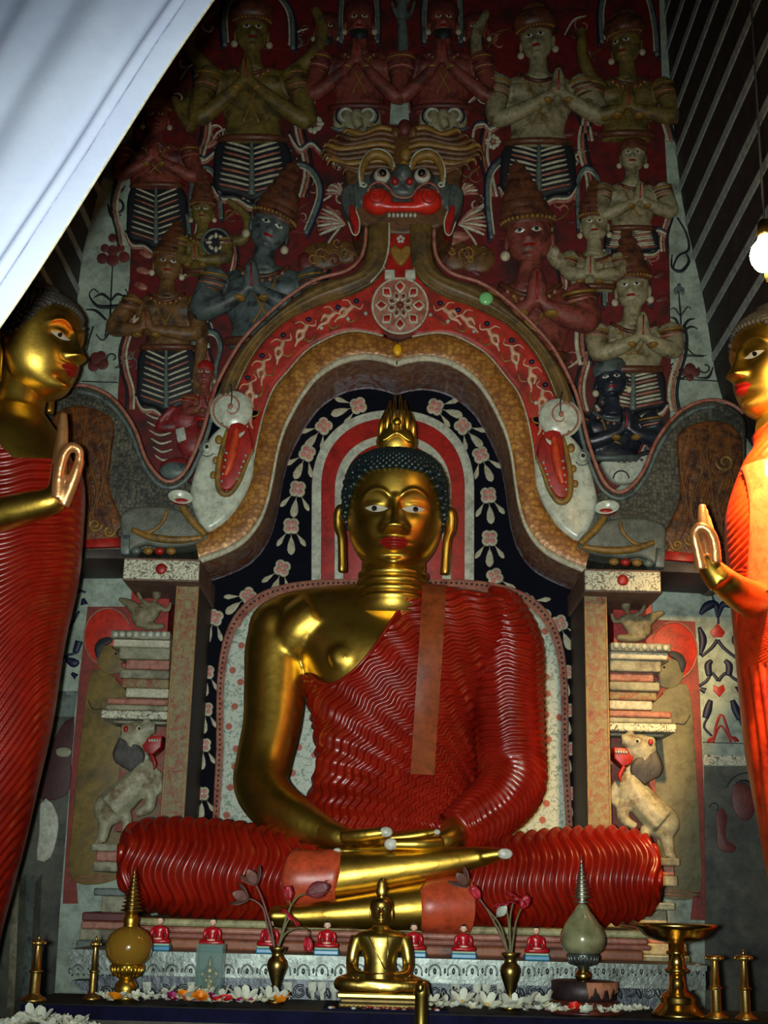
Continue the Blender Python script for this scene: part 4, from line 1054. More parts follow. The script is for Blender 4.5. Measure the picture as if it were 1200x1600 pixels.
# trunk part
rows, fld = [], []
TRF = spl(TR, 330); NT_ = 330; sq = 2.35
CX, CY = 775, 1318
for v in TRF:
    py, xl, xr, hd_, Y = v
    cx = (xl + xr) / 2; c = P(cx, py, Y); kk = SC(cx, py, Y); a = (xr - xl) / 2; r = []; fr = []
    for i in range(NT_):
        # angle: dense in front (t in (0,pi) is the front)
        u = i / NT_
        t = (u / .82) * PI if u < .82 else PI + (u - .82) / .18 * PI
        co, si = math.cos(t), math.sin(t)
        X = a * math.copysign(abs(co) ** (2 / sq), co); px = cx + X
        rad = math.hypot(px - CX, py - CY); an = math.atan2(py - CY, px - CX)
        ph = 2 * PI * (rad / 11.8 + .24 * math.sin(an * 235 / 30 * 2 * PI + rad * .02) + .10 * math.sin(an * 235 / 71 * 2 * PI + rad * .07))
        h = .013 * ridge(ph) if si > 0 else 0
        h *= min(1, max(0, (py - neckline(px)) / 8))
        off = .012 + h
        r.append(c + Vector((X * kk + off * co, -(hd_ + off) * math.copysign(abs(si) ** (2 / sq), si), 0)))
        fr.append((py - neckline(px)) if si > -.2 else (py - 985 if px < 640 else 1.0))
    rows.append(r); fld.append(fr)
robe.join(clip_grid(rows, fld, True))
# left arm sleeve
def ridged_tube(pts, n, samp, offs, phase, h, cap=True, back_flat=True, mbx=None):
    a = spl(pts, samp); mb = mbx or MB(); rows = []; L = 0; prev = None
    W = [P(q[0], q[1], q[2]) for q in a]
    ref = Vector((0, -1, 0))
    for i, q in enumerate(a):
        d = (W[min(samp - 1, i + 1)] - W[max(0, i - 1)]).normalized()
        if i: L += (W[i] - W[i - 1]).length
        x = ref - d * ref.dot(d); x.normalize(); y = d.cross(x); k = SC(q[0], q[1], q[2]); r0 = q[3] * k; r = []
        for j in range(n):
            t = 2 * PI * j / n
            rr = r0 + offs + h * ridge(phase(L / k, t, q))
            r.append(W[i] + x * (rr * math.cos(t)) + y * (rr * math.sin(t)))
        rows.append(r)
    mb.grid(rows, True, 0, cap, cap); return mb
sl = [(762, 950, YB0, 22), (774, 958, YB0, 38)] + LARM[1:] 
ridged_tube(sl, 90, 300, .010, lambda L, t, q: 2 * PI * (L / 12.2 + .30 * math.sin(5 * t + L * .01) + .12 * math.sin(11 * t)), .012, mbx=robe)
# folded legs
LEGL = [(186, 1352, 4.95, 8), (190, 1352, 4.95, 34), (200, 1351, 4.95, 50), (218, 1350, 4.95, 61), (250, 1351, 4.95, 66), (300, 1355, 4.95, 69), (360, 1361, 4.96, 70), (420, 1367, 4.98, 66), (480, 1371, 5.0, 60), (560, 1378, 5.03, 52), (640, 1384, 5.06, 44)]
LEGR = [(1032, 1366, 4.95, 8), (1027, 1366, 4.95, 36), (1015, 1366, 4.95, 52), (996, 1366, 4.95, 63), (960, 1367, 4.95, 69), (910, 1370, 4.95, 71), (850, 1374, 4.96, 70), (780, 1380, 4.98, 66), (700, 1388, 5.0, 60), (620, 1392, 5.03, 52), (560, 1392, 5.06, 46)]
ridged_tube(LEGL, 120, 330, 0, lambda L, t, q: 2 * PI * (L / 19.5 + .30 * math.sin(5 * t + .6) + .12 * math.sin(3 * t + L * .02)), .020, mbx=robe)
ridged_tube(LEGR, 120, 330, 0, lambda L, t, q: 2 * PI * (L / 18.0 + .30 * math.sin(5 * t - .6) + .12 * math.sin(3 * t + L * .02)), .018, mbx=robe)
robe_o = robe.build('robe', ROBE, bud)
# neckline hem
hem = MB(); hem.tube([trunk_front(x, y, .022) for x, y in NK if 482 < x < 656], .006, 8); hem.build('robe_hem', ROBE, robe_o)
# flat sash over the left shoulder
rows = []
for i in range(60):
    t = i / 59; y = 921 + t * (1219 - 921); xl = 659 - 20 * t; xr = 695 - 20 * t
    rows.append([trunk_front(xl, y, .022)] + [trunk_front(xl + (xr - xl) * j / 8, y, .034) for j in range(9)] + [trunk_front(xr, y, .022)])
mb = MB(); mb.grid(rows, False, 0); mb.build('sash', SASH, bud, auto=50)
# plain cuffs and gilded shins and feet
CUFF = mat('plain_orange_cuff_paint', RGB(190, 74, 42), .38, 0, .15, 7, bump=.08)
SH1 = [(474, 1374, 4.785, 41), (500, 1373, 4.78, 40), (560, 1366, 4.77, 37), (620, 1358, 4.765, 32), (680, 1350, 4.76, 26), (730, 1342, 4.755, 19), (765, 1337, 4.75, 14), (790, 1334, 4.75, 9)]
SH2 = [(716, 1414, 4.757, 40), (690, 1415, 4.74, 39), (640, 1419, 4.72, 34), (580, 1424, 4.71, 28), (520, 1428, 4.70, 22), (470, 1431, 4.70, 18), (440, 1432, 4.70, 18), (420, 1432, 4.70, 14)]
mb = MB(); ytube(mb, SH1, 32, 0, 80)
for i in range(5):
    ytube(mb, [(752 + i * 2, 1338 - i * .6, 4.73 + i * .022, 10), (778 - i * 3, 1334, 4.725 + i * .024, 9 - i * .6), (796 - i * 6, 1332, 4.722 + i * .024, 7 - i * .5)], 12, 0, 12)
foot = fuse(mb, .007, 6).build('crossed_shin', GOLD, bud)
q = MB(); q.ell(P(789, 1334, 4.712), (.027, .012, .018), 14, 10); q.build('toenail', NAIL, foot)
mb = MB(); ytube(mb, SH2, 32, 0, 80)
for i in range(5):
    ytube(mb, [(452, 1431, 4.68 + i * .022, 11), (430 + i * 3, 1431, 4.672 + i * .024, 10 - i * .6), (420 + i * 5, 1432, 4.67 + i * .024, 8 - i * .5)], 12, 0, 12)
foot2 = fuse(mb, .007, 6).build('crossed_shin', GOLD, bud)
mb = MB(); ytube(mb, [(462, 1374, 4.79, 47), (470, 1374, 4.785, 46), (500, 1373, 4.78, 43.5), (523, 1370, 4.777, 42.5), (526, 1370, 4.777, 40)], 40, 0, 30); mb.build('robe_cuff', CUFF, bud)
mb = MB(); ytube(mb, [(728, 1414, 4.765, 46), (720, 1414, 4.76, 45), (695, 1415, 4.745, 43), (668, 1417, 4.73, 40), (664, 1417, 4.73, 37)], 40, 0, 30); mb.build('robe_cuff', CUFF, bud)

# hands resting in the lap
def hand(sgn, wrist, fingers, thumb, palm, nm):
    mb = MB()
    ytube(mb, wrist, 18, 0, 24)
    mb.ell(P(*palm[:3]), palm[3], 20, 12)
    for f in fingers: ytube(mb, f, 12, 0, 20)
    ytube(mb, thumb, 14, 0, 20)
    return fuse(mb, .006, 4).build('hand', GOLD, bud)
YH = YB0 - .47
hl = hand(1, [(505, 1300, YB0 - .42, 26), (530, 1308, YH, 20), (556, 1312, YH - .01, 15)],
          [[(580, 1314, YH - .05 + i * .035, 10), (625, 1309 - i, YH - .06 + i * .035, 8.5), (660, 1304 - i, YH - .06 + i * .035, 7.5), (690 - abs(1 - i) * 5, 1299, YH - .055 + i * .035, 5.5)] for i in range(4)],
          [(535, 1308, YH - .06, 11), (565, 1305, YH - .09, 10.5), (590, 1302, YH - .1, 10), (607, 1300, YH - .1, 9.5)], (572, 1314, YH - .01, (.075, .085, .035)), 'l')
hr = hand(-1, [(712, 1300, YB0 - .42, 26), (700, 1312, YH - .02, 20), (670, 1320, YH - .04, 16)],
          [[(640, 1326, YH - .08 + i * .035, 9), (600, 1330, YH - .09 + i * .035, 8), (560, 1331, YH - .09 + i * .035, 7), (524 + abs(1 - i) * 5, 1329, YH - .085 + i * .035, 5)] for i in range(4)],
          [(690, 1317, YH - .09, 12), (660, 1319, YH - .12, 11), (630, 1319, YH - .125, 10), (610, 1319, YH - .125, 9.5)], (655, 1325, YH - .04, (.075, .085, .035)), 'r')
q = MB(); q.ell(P(603, 1300, YH - .112), (.024, .014, .018), 14, 10); q.build('thumbnail', NAIL, hl)
q = MB(); q.ell(P(611, 1319, YH - .137), (.024, .014, .020), 14, 10); q.build('thumbnail', NAIL, hr)
q = MB(); q.ell(P(683, 1300, YH - .07), (.012, .01, .010), 12, 8); q.build('fingernail', NAIL, hl)
q = MB(); q.ell(P(527, 1329, YH - .10), (.014, .01, .009), 12, 8); q.build('fingernail', NAIL, hr)
# ================================================================== GUARDIAN MASK over the arch
def mask():
    Y = YT; t = thing('guardian_mask', 'bulging eyed dragon mask with red snout at the top of the arch', 'mask', P(627, 440, Y))
    OLG = mat('slate_mask_paint', RGB(78, 86, 82), .45, 0, .25, 14)
    BRN = mat('brown_mane_paint', RGB(104, 68, 34), .5, 0, .35, 18, c2=RGB(70, 44, 28), c2s=14, bump=.4, bs=40, bd=.008)
    panelm(MB(), [(545, 300), (540, 262), (560, 228), (600, 212), (632, 196), (665, 212), (705, 228), (722, 260), (716, 300), (700, 350), (628, 370), (560, 350)], Y, 8, 6, 0, 3, YB, False, 60).build('head_ground', BRN, t)
    for s_ in (-1, 1):
        for i in range(9):
            y = 214 + i * 7.5; L = 60 + 34 * math.sin(i / 8 * PI)
            X = lambda u: 628 + s_ * u
            mtube(MB(), [(X(10), y - 4 + i), (X(35), y - 9 + i), (X(L), y + 2), (X(L + 26), y - 6), (X(L + 32), y + 4)], (3, 5.5, 5.5, 3.6, 1.2), Y, 7, 0, 24, 9).build('mane_lock', BRN if i % 3 else OCHRE, t)
    for i, (x, y, r) in enumerate(((632, 204, 11), (618, 212, 8), (646, 212, 8), (634, 246, 9), (631, 262, 7))):
        q = MB(); blob(q, x, y, Y, r, r * 1.3, 8, 8); q.build('crest_knob', (MAROON, BRN, BRN, OCHRE, OCHRE)[i], t)
    # muzzle, nose
    d = MB(); blob(d, 628, 300, Y, 42, 34, 22, 10); blob(d, 629, 288, Y, 15, 18, 20, 26); blob(d, 617, 303, Y, 10, 9, 10, 32); blob(d, 640, 304, Y, 10, 9, 10, 32); blob(d, 629, 314, Y, 26, 12, 14, 24)
    for s_ in (-1, 1): blob(d, 628 + s_ * 52, 300, Y, 22, 28, 12, 6); blob(d, 628 + s_ * 76, 312, Y, 20, 26, 9, 4)
    fuse(d, .006, 4).build('face', OLG, t)
    for s_ in (-1, 1):
        X = lambda u: 628 + s_ * u
        q = MB(); blob(q, X(11.5), 304, Y, 6, 6.5, 6, 40); q.build('nostril', REDP, t)
        so = MB(); blob(so, X(31), 291, Y, 19, 17, 12, 24, nu=20, nv=12); so = so.build('eye_socket', mat('eye_socket_brown', RGB(70, 54, 46), .5), t)
        e = MB(); blob(e, X(31), 291, Y, 13, 13, 10, 31, nu=20, nv=12); e = e.build('eye', WHITE, so)
        q = MB(); blob(q, X(31), 291, Y, 9.5, 9.5, 8, 34.5, nu=18, nv=10); q.build('eye_ring', PINKP, e)
        q = MB(); blob(q, X(30), 291, Y, 6, 6.5, 6, 39, nu=16, nv=10); q.build('pupil', BLACK, e)
        mtube(MB(), [(X(62), 298), (X(62), 276), (X(52), 256), (X(36), 251), (X(20), 260), (X(13), 276)], (3, 5, 7, 8, 6, 3), Y, 9, 0, 34, 18).build('brow', OCHRE, t)
        mtube(MB(), [(X(64), 302), (X(66), 276), (X(55), 252), (X(38), 244), (X(20), 252), (X(12), 272)], 2.2, Y, 7, 0, 34, 20).build('brow_edge', WHITE, t)
        mtube(MB(), curlpts(X(60), 298, 5, 0, 1, 10), 1.8, Y, 6, 0, 20, 20).build('brow_curl', WHITE, t)
        # ear
        panelm(MB(), [(X(80), 290), (X(94), 300), (X(94), 322), (X(84), 340), (X(76), 345), (X(72), 320), (X(74), 300)], Y - .02, 9, 5, 0, 3, .06, False, 26).build('ear', OLG, t)
        panelm(MB(), [(X(76), 322), (X(83), 326), (X(82), 340), (X(78), 352), (X(74), 368), (X(68), 364), (X(66), 345), (X(72), 335)], Y - .03, 7, 3, 0, 2, .06, False, 24).build('ear_lobe', REDP, t)
        mtube(MB(), [(X(72), 332), (X(66), 350), (X(68), 368), (X(76), 370), (X(84), 350)], 1.4, Y - .03, 6, 0, 20, 8).build('ear_edge', PALE, t)
        # feather fans
        for base, n, a0, L in (((92, 306), 7, -2.3, 34), ((88, 352), 8, -.5, 44)):
            for i in range(n):
                a = (a0 + i * .26) if base[1] < 320 else (-.75 + i * .16)
                dx, dy = (math.cos(a) * L, math.sin(a) * L) if base[1] >= 320 else (abs(math.sin(a + 2.3 - .1)) * L * .7 + 4, -L * .75 * math.cos(a + 2.3 - .3) + 6)
                mtube(MB(), [(X(base[0]), base[1]), (X(base[0] + dx * .5), base[1] + dy * .55 - 2), (X(base[0] + dx), base[1] + dy)], (1.5, 3.2, 1.6), YW - .03, 7, 0, 10, 2).build('feather', (PINKP, PALE)[i % 2], t)
        mtube(MB(), [(X(96), 356), (X(116), 384), (X(122), 420)], (2, 2, 1), YW, 6, 0, 14, 3).build('feather', PALE, t)
    # red snout
    d = MB(); 
    for s_ in (-1, 1): blob(d, 628 + s_ * 38, 328, Y, 24, 22, 18, 26, nu=20, nv=12)
    mtube(d, [(585, 334), (610, 338), (628, 338), (648, 338), (672, 334)], (12, 9, 8, 9, 12), Y, 12, 0, 20, 30)
    sn = fuse(d, .006, 4).build('red_snout', mat('glossy_scarlet_paint', RGB(206, 44, 30), .32, 0, .15, 10), t)
    for s_ in (-1, 1):
        mtube(MB(), curlpts(628 + s_ * 40, 327, 13, 0, 1.6, 20), 1.3, Y, 6, 0, 40, 43).build('snout_spiral', ORANGE_R, sn)
    mtube(MB(), [(575, 320), (580, 310), (594, 305), (608, 315), (618, 327), (640, 328), (652, 314), (666, 306), (680, 312), (684, 322)], 1.8, Y, 6, 0, 40, 40).build('snout_edge', PINKP, sn)
    for i in range(7):
        q = MB(); blob(q, 608 + i * 6.6, 349, Y, 3.0, 4.0, 4, 26, nu=8, nv=6); q.build('tooth', WHITE, t)
    # hanging tongue ground with ornaments
    panelm(MB(), [(606, 348), (650, 348), (651, 392), (658, 420), (676, 446), (628, 450), (582, 446), (599, 420), (606, 392)], Y, 5, 2, back=.3).build('tongue_panel', REDP, t)
    q = MB()
    for s_ in (-1, 1):
        for x, y in spl([(628 + s_ * 20, 352), (628 + s_ * 21, 390), (628 + s_ * 30, 420), (628 + s_ * 48, 442)], 34): blob(q, x, y, Y - .03, 2, 2, 2.5, 5, nu=6, nv=4)
    stuff(q.build('bead_row', WHITE, t))
    for i in range(5):
        a = 2 * PI * i / 5 - PI / 2; q = MB(); blob(q, 626 + 4 * math.cos(a), 377 + 4 * math.sin(a), Y, 3, 3, 2.5, 7, nu=8, nv=6); q.build('small_flower_petal', WHITE, t)
    panelm(MB(), [(626, 418), (612, 402), (610, 390), (618, 386), (626, 392), (634, 386), (642, 390), (640, 402)], Y, 9, 4, 0, 3, .0, False, 30).build('leaf_drop', OCHRE, t)
    for x in (609, 641):
        panelm(MB(), [(x - 8, 424), (x + 8, 424), (x + 8, 438), (x - 8, 438)], Y - .03, 8, 3, 0, 3).build('square_jewel', WHITE, t)
mask()

# ================================================================== RELIEF GODS ON THE RED WALL
SKIN = {
    'olive': mat('olive_flesh_paint', RGB(120, 102, 46), .55, 0, .25, 14, c2=RGB(78, 68, 40), c2s=12, bump=.15),
    'pale': mat('pale_flesh_paint', RGB(156, 148, 112), .55, 0, .2, 14, c2=RGB(110, 98, 70), c2s=12, bump=.15),
    'maroon': mat('red_brown_flesh_paint', RGB(136, 66, 54), .55, 0, .25, 14, c2=RGB(88, 42, 38), c2s=12, bump=.15),
    'slate': mat('slate_flesh_paint', RGB(84, 96, 94), .5, 0, .25, 14, c2=RGB(48, 52, 54), c2s=12, bump=.15),
    'navy': mat('blue_black_flesh_paint', RGB(40, 46, 56), .36, 0, .3, 14, c2=RGB(26, 28, 36), c2s=12, bump=.15),
    'brown': mat('bronze_flesh_paint', RGB(120, 86, 46), .55, 0, .25, 14, c2=RGB(70, 50, 34), c2s=12, bump=.15),
}
CROWN = mat('dull_red_gold_crown_paint', RGB(104, 60, 38), .45, 0, .3, 18, c2=RGB(66, 38, 30), c2s=16, bump=.3, bs=50)
EAR_R = mat('ear_disc_white', RGB(190, 180, 150), .5)
HREL = Head(2.55, .34)
def deity(label, cx, cy, hs, skin, ang=0.0, turn=0.0, crown='tall', chgt=3.0, clean=0.0, halo=None, beard=False, arms=(), body=True, elbows=((-3.3, 5.0), (3.3, 5.0)), hands=(0, 2.4), skirt=None, waist=5.8, sw=2.6, group='gods in relief on the red wall', base=0.0, Y=YW, hair=None, cat='relief figure', extra_heads=()):
    c, s_ = math.cos(ang), math.sin(ang); sk = SKIN[skin]; k = SC(cx, cy, Y) * hs
    def G(u, v, d=0.0):
        q = P(cx + hs * (u * c - v * s_), cy + hs * (u * s_ + v * c), Y); return q + Vector((0, -(d + base) * k, 0))
    def GB(u, v, d=0.0):          # trunk stays upright
        q = P(cx + hs * u, cy + hs * v, Y); return q + Vector((0, -(d + base) * k, 0))
    root = thing('relief_deity', label, cat, GB(0, waist + (skirt or 0)), group)
    ct, st = math.cos(turn), math.sin(turn)
    def HT_(p, ou=0.0, ov=0.0, sc2=1.0, od=0.0):
        x, y, z = p; x, y = x * ct - y * st, x * st + y * ct
        return G(ou + x * sc2 * 1.12, ov + .25 - z * sc2 * 1.08, .75 + od - y * .75 * sc2)
    heads = [(0, 0, 1.0, 0)] + list(extra_heads)
    for hi, (ou, ov, s2, od) in enumerate(heads):
        T = lambda p: HT_(p, ou, ov, s2, od)
        h = HREL.mesh(T, 44, 40).build('head', sk, root)
        kk = HREL.k
        HREL.patch(T, lambda x: (.72 - .35 * x * x) * kk, lambda x: (.56 + 1.0 * x * x) * kk, -.27, .27, .02, 8, 4, .05).build('lips', LIPS if hi == 0 else MAROON, h)
        for sd in (-1, 1):
            e = HREL.patch(T, lambda x: (1.3 + .12 * max(0, math.cos((x - .37 * sd) / .25 * PI / 2))) * kk, lambda x: (1.3 - .09 * max(0, math.cos((x - .37 * sd) / .25 * PI / 2))) * kk, .37 * sd - .25, .37 * sd + .25, .03, 8, 4, .05).build('eye', EYEW, h)
            HREL.patch(T, lambda x: 1.38 * kk, lambda x: 1.24 * kk, .37 * sd - .08, .37 * sd + .08, .085, 4, 3).build('pupil', BLACK, e)
            q = MB(); q.ell(T((1.02 * sd, .1, 1.15)), (.16 * k * s2, .25 * k * s2, .45 * k * s2), 10, 8); q.build('ear', sk, h)
            q = MB(); q.ell(T((1.1 * sd, -.05, .55)), (.26 * k * s2, .2 * k * s2, .28 * k * s2), 10, 8); q.build('ear_ornament', EAR_R, h)
        if beard:
            q = MB()
            for i in range(9):
                x = -.6 + i * .15; q.tube([T((x, HREL.front(x, .45) - .03, .5)), T((x * .9, HREL.front(x * .8, .2) - .12, .1)), T((x * .6, -.75, -.42 + abs(x) * .3))], [.14 * k * s2, .16 * k * s2, .05 * k * s2], 7)
            fuse(q, .12 * k, 2).build('beard', mat('dark_beard_paint', RGB(34, 40, 38), .5), h)
        # crown
        cr = MB(); rows = []
        if crown == 'tall':
            prof = [(1.12, 1.75), (1.2, 1.9), (1.18, 2.1), (1.02, 2.16)]; n = 6
            for i in range(n):
                r = 1.06 * (1 - i / n) ** .75 + .1; z0 = 2.2 + chgt * i / n; dz = chgt / n
                prof += [(r, z0), (r * 1.05, z0 + dz * .35), (r * .98, z0 + dz * .7), (r * .86, z0 + dz * .78)]
            prof += [(.1, 2.2 + chgt), (.02, 2.45 + chgt)]
        elif crown == 'turban':
            prof = [(1.08, 1.75), (1.2, 1.9), (1.18, 2.05), (1.05, 2.1), (1.3, 2.2), (1.45, 2.5), (1.35, 2.9), (1.0, 3.2), (.85, 3.25), (.9, 3.4), (.7, 3.7), (.2, 3.9)]
        else:
            prof = [(1.06, 1.65), (1.16, 1.9), (1.14, 2.3), (.9, 2.7), (.4, 2.9), (.05, 2.95)]
        for r, z in prof:
            rows.append([T((r * math.sin(2 * PI * i / 24) + clean * max(0, z - 1.8), -.95 * r * math.cos(2 * PI * i / 24) + .1, z)) for i in range(24)])
        cr.grid(rows, True, 0, True, True); cr = cr.build('crown', hair or CROWN, root, True, 40)
        if crown != 'cap':
            q = MB()
            for i in range(15):
                a = -1.3 + 2.6 * i / 14; q.ell(T((1.22 * math.sin(a), -.95 * 1.22 * math.cos(a) + .1, 1.98)), .11 * k * s2, 6, 5)
            stuff(q.build('crown_beads', OCHRE, cr))
    if body:
        d = MB(); rows = []
        tab = spl([(.2, .55, .6), (.8, .75, .7), (1.05, 1.6, .9), (1.4, sw - .25, 1.05), (2.0, sw, 1.15), (3.0, sw * .88, 1.2), (4.2, sw * .7, 1.15), (waist - .6, sw * .66, 1.2), (waist, sw * .74, 1.25), (waist + .6, sw * .72, 1.1)], 30)
        for v, a, dp in tab:
            rows.append([GB(a * math.cos(2 * PI * i / 28), v, dp * .8 * math.sin(2 * PI * i / 28)) for i in range(28)])
        d.grid(rows, True, 0, True, True)
        d.tube([G(0, -.7, .6), GB(0, .5, .45), GB(0, 1.4, .4)], [.62 * k, .66 * k, .9 * k], 14)
        for sd in (-1, 1):
            d.ell(GB(sd * sw * .42, 2.3, .62), (sw * .36 * k, .42 * k, .62 * k), 14, 10)
            ex, ey = elbows[0 if sd < 0 else 1]
            sh = (sd * (sw - .15), 1.55, .5)
            a = spl([sh + (.86,), ((sh[0] + ex) / 2 + sd * .15, (sh[1] + ey) / 2, .9, .76), (ex, ey, 1.25, .64), ((ex + hands[0]) / 2 - sd * .1, (ey + hands[1] + .5) / 2 + .2, 1.7, .54), (hands[0] + sd * .32, hands[1] + .75, 2.0, .34)], 26)
            d.tube([GB(*q[:3]) for q in a], [q[3] * k for q in a], 12)
            d.tube([GB(hands[0] + sd * .26, hands[1] + .8, 2.05), GB(hands[0] + sd * .2, hands[1] + .1, 2.15), GB(hands[0] + sd * .12, hands[1] - .55, 2.2), GB(hands[0] + sd * .08, hands[1] - .95, 2.2)], [.3 * k, .3 * k, .24 * k, .1 * k], 10)
        for pts in arms:
            a = spl(pts, 22); d.tube([GB(*q[:3]) for q in a], [q[3] * k for q in a], 12)
        q = fuse(d, max(.0042, .12 * k), 3).build('body', sk, root)
        # palms' red gap, necklace, armlets, belt
        m_ = MB(); m_.tube([GB(hands[0], hands[1] + .7, 2.35), GB(hands[0], hands[1] - .6, 2.5)], [.07 * k, .05 * k], 6); m_.build('palm_line', REDP, q)
        m_ = MB(); a = spl([(-1.5, 1.15, .75), (-.9, 1.7, 1.2), (0, 2.0, 1.35), (.9, 1.7, 1.2), (1.5, 1.15, .75)], 24); m_.tube([GB(*w_) for w_ in a], .14 * k, 7); m_.build('necklace', hair or CROWN, q)
        for sd in (-1, 1):
            ex, ey = elbows[0 if sd < 0 else 1]; sx_ = sd * (sw - .15)
            for t0, nm in ((.45, 'armlet'),):
                x = sx_ + (ex - sx_) * t0 + sd * .1; y = 1.55 + (ey - 1.55) * t0
                m_ = MB(); m_.tube([GB(x + .62 * math.cos(b), y + .12 * math.sin(b), .85 + .66 * math.sin(b)) for b in np.linspace(0, 2 * PI, 18)[:-1]], .12 * k, 6, close=True); m_.build(nm, OCHRE, q)
            x = hands[0] + sd * .75; y = hands[1] + 1.25
            m_ = MB(); m_.ell(GB(x, y, 1.95), (.4 * k, .45 * k, .2 * k), 10, 6); m_.build('bangle', OCHRE, q)
        m_ = MB(); a = [GB(sw * .78 * math.cos(b), waist + .1 + .35 * math.sin(b), 1.1 * math.sin(b)) for b in np.linspace(0, PI, 20)]; m_.tube(a, .26 * k, 8); m_.build('belt', hair or CROWN, q)
        # epaulettes, chest chain and floating scarves
        for sd in (-1, 1):
            ex, ey = elbows[0 if sd < 0 else 1]; sx_ = sd * (sw - .15)
            for ii in range(4):
                t0 = .06 + .11 * ii; x = sx_ + (ex - sx_) * t0 + sd * .12; y = 1.55 + (ey - 1.55) * t0
                m_ = MB(); m_.tube([GB(x + (.84 - .04 * ii) * math.cos(b), y + .2 * math.sin(b) - .12 * sd * math.cos(b), .72 + .84 * math.sin(b)) for b in np.linspace(.1, PI - .1, 14)], .09 * k, 6); m_.build('epaulette_band', (OCHRE, hair or CROWN, PINKP, hair or CROWN)[ii], q)
            rs = random.Random(int(cx * 7 + cy + sd)); wv = rs.uniform(0, 6)
            for ii in range(3):
                pts = [(cx + hs * sd * (sw + .35 + .28 * ii + .35 * math.sin(wv + vv * .9)), cy + hs * vv, 2.0) for vv in np.linspace(1.0, waist + (skirt or .5), 7)]
                mtube(MB(), pts, hs * .12, Y, 6, 0, 26, 2).build('scarf_fold', (PALE, PINKP, DARKP)[ii], root)
        for u0, u1 in ((-.9, .55), (.9, -.55)):
            m_ = MB(); a = spl([(u0, 1.7, 1.15), (u0 * .4, 3.2, 1.35), (u1, waist - .5, 1.25)], 14); m_.tube([GB(*w_) for w_ in a], .07 * k, 6); m_.build('chest_chain', OCHRE, q)
        for ii in range(7):
            b = -1.1 + 2.2 * ii / 6; m_ = MB(); m_.ell(GB(1.3 * math.sin(b), 1.25 + .95 * math.cos(b), .9 + .42 * math.cos(b)), .13 * k, 8, 6); m_.build('necklace_bead', (PINKP, OCHRE)[ii % 2], q)
    if skirt:
        h = skirt; v0 = waist + .2; top, bot = sw * .72, sw * .95
        px_ = lambda u, v: (cx + hs * u, cy + hs * v)
        out = [px_(-top, v0), px_(top, v0), px_(bot * .98, v0 + h * .55), px_(bot * .9, v0 + h * .85), px_(bot * .45, v0 + h * .92), px_(0, v0 + h * 1.02), px_(-bot * .45, v0 + h * .92), px_(-bot * .9, v0 + h * .85), px_(-bot * .98, v0 + h * .55)]
        sk_o = panelm(MB(), out, Y, hs * (.55 + base), hs * .35, 0, 3, .0, False, 40).build('skirt', DARKP, root)
        nrib = 9
        for i in range(nrib):
            t = (i + .5) / nrib; v = v0 + h * (.06 + .8 * t); wd = top + (bot - top) * t
            for sd in (-1, 1):
                mtube(MB(), [px_(sd * .12, v + h * .10) + (hs * (.75 + base),), px_(sd * wd * .5, v + .02 * h) + (hs * (.7 + base),), px_(sd * wd * .93, v - h * .07) + (hs * (.42 + base),)], (hs * .07, hs * .11, hs * .06), Y, 6, 0, 10).build('pleat', (PALE, PINKP)[(i % 3) == 2], sk_o)
        mtube(MB(), [px_(0, v0) + (hs * .8,), px_(0, v0 + h * .5) + (hs * .85,), px_(0, v0 + h * .98) + (hs * .7,)], (hs * .12, hs * .18, hs * .26), Y, 8, 0, 14).build('centre_fold', GREYB, sk_o)
        for dv, rr, mm_ in ((.06, .14, DARKP), (.16, .13, PALE), (.26, .12, PINKP)):
            mtube(MB(), [px_(-bot, v0 + h * .7 + dv * 2), px_(-bot * .8, v0 + h * .9 + dv * 2), px_(-bot * .4, v0 + h * .92 + dv * 2), px_(0, v0 + h * 1.06 + dv * 2), px_(bot * .4, v0 + h * .92 + dv * 2), px_(bot * .8, v0 + h * .9 + dv * 2), px_(bot, v0 + h * .7 + dv * 2)], hs * rr, Y, 7, 0, 36, hs * .2).build('hem', mm_, sk_o)
    if halo:
        a = spl(halo, 60)
        ho = panelm(MB(), list(a), Y, 3.2, 1, back=.004).build('halo_field', REDWALL, root)
        ctr = a.mean(0)
        mtube(MB(), list(a), 4.0, Y, 7, 0, 60, 4).build('halo_band', GREYB, root)
        mtube(MB(), [tuple(ctr + (q - ctr) * 1.09) for q in a], 2.4, Y, 7, 0, 60, 3.5).build('halo_edge', NAVYL, root)
        mtube(MB(), [tuple(ctr + (q - ctr) * .9) for q in a], 1.6, Y, 7, 0, 60, 4.5).build('halo_line', PALE, root)
    return root

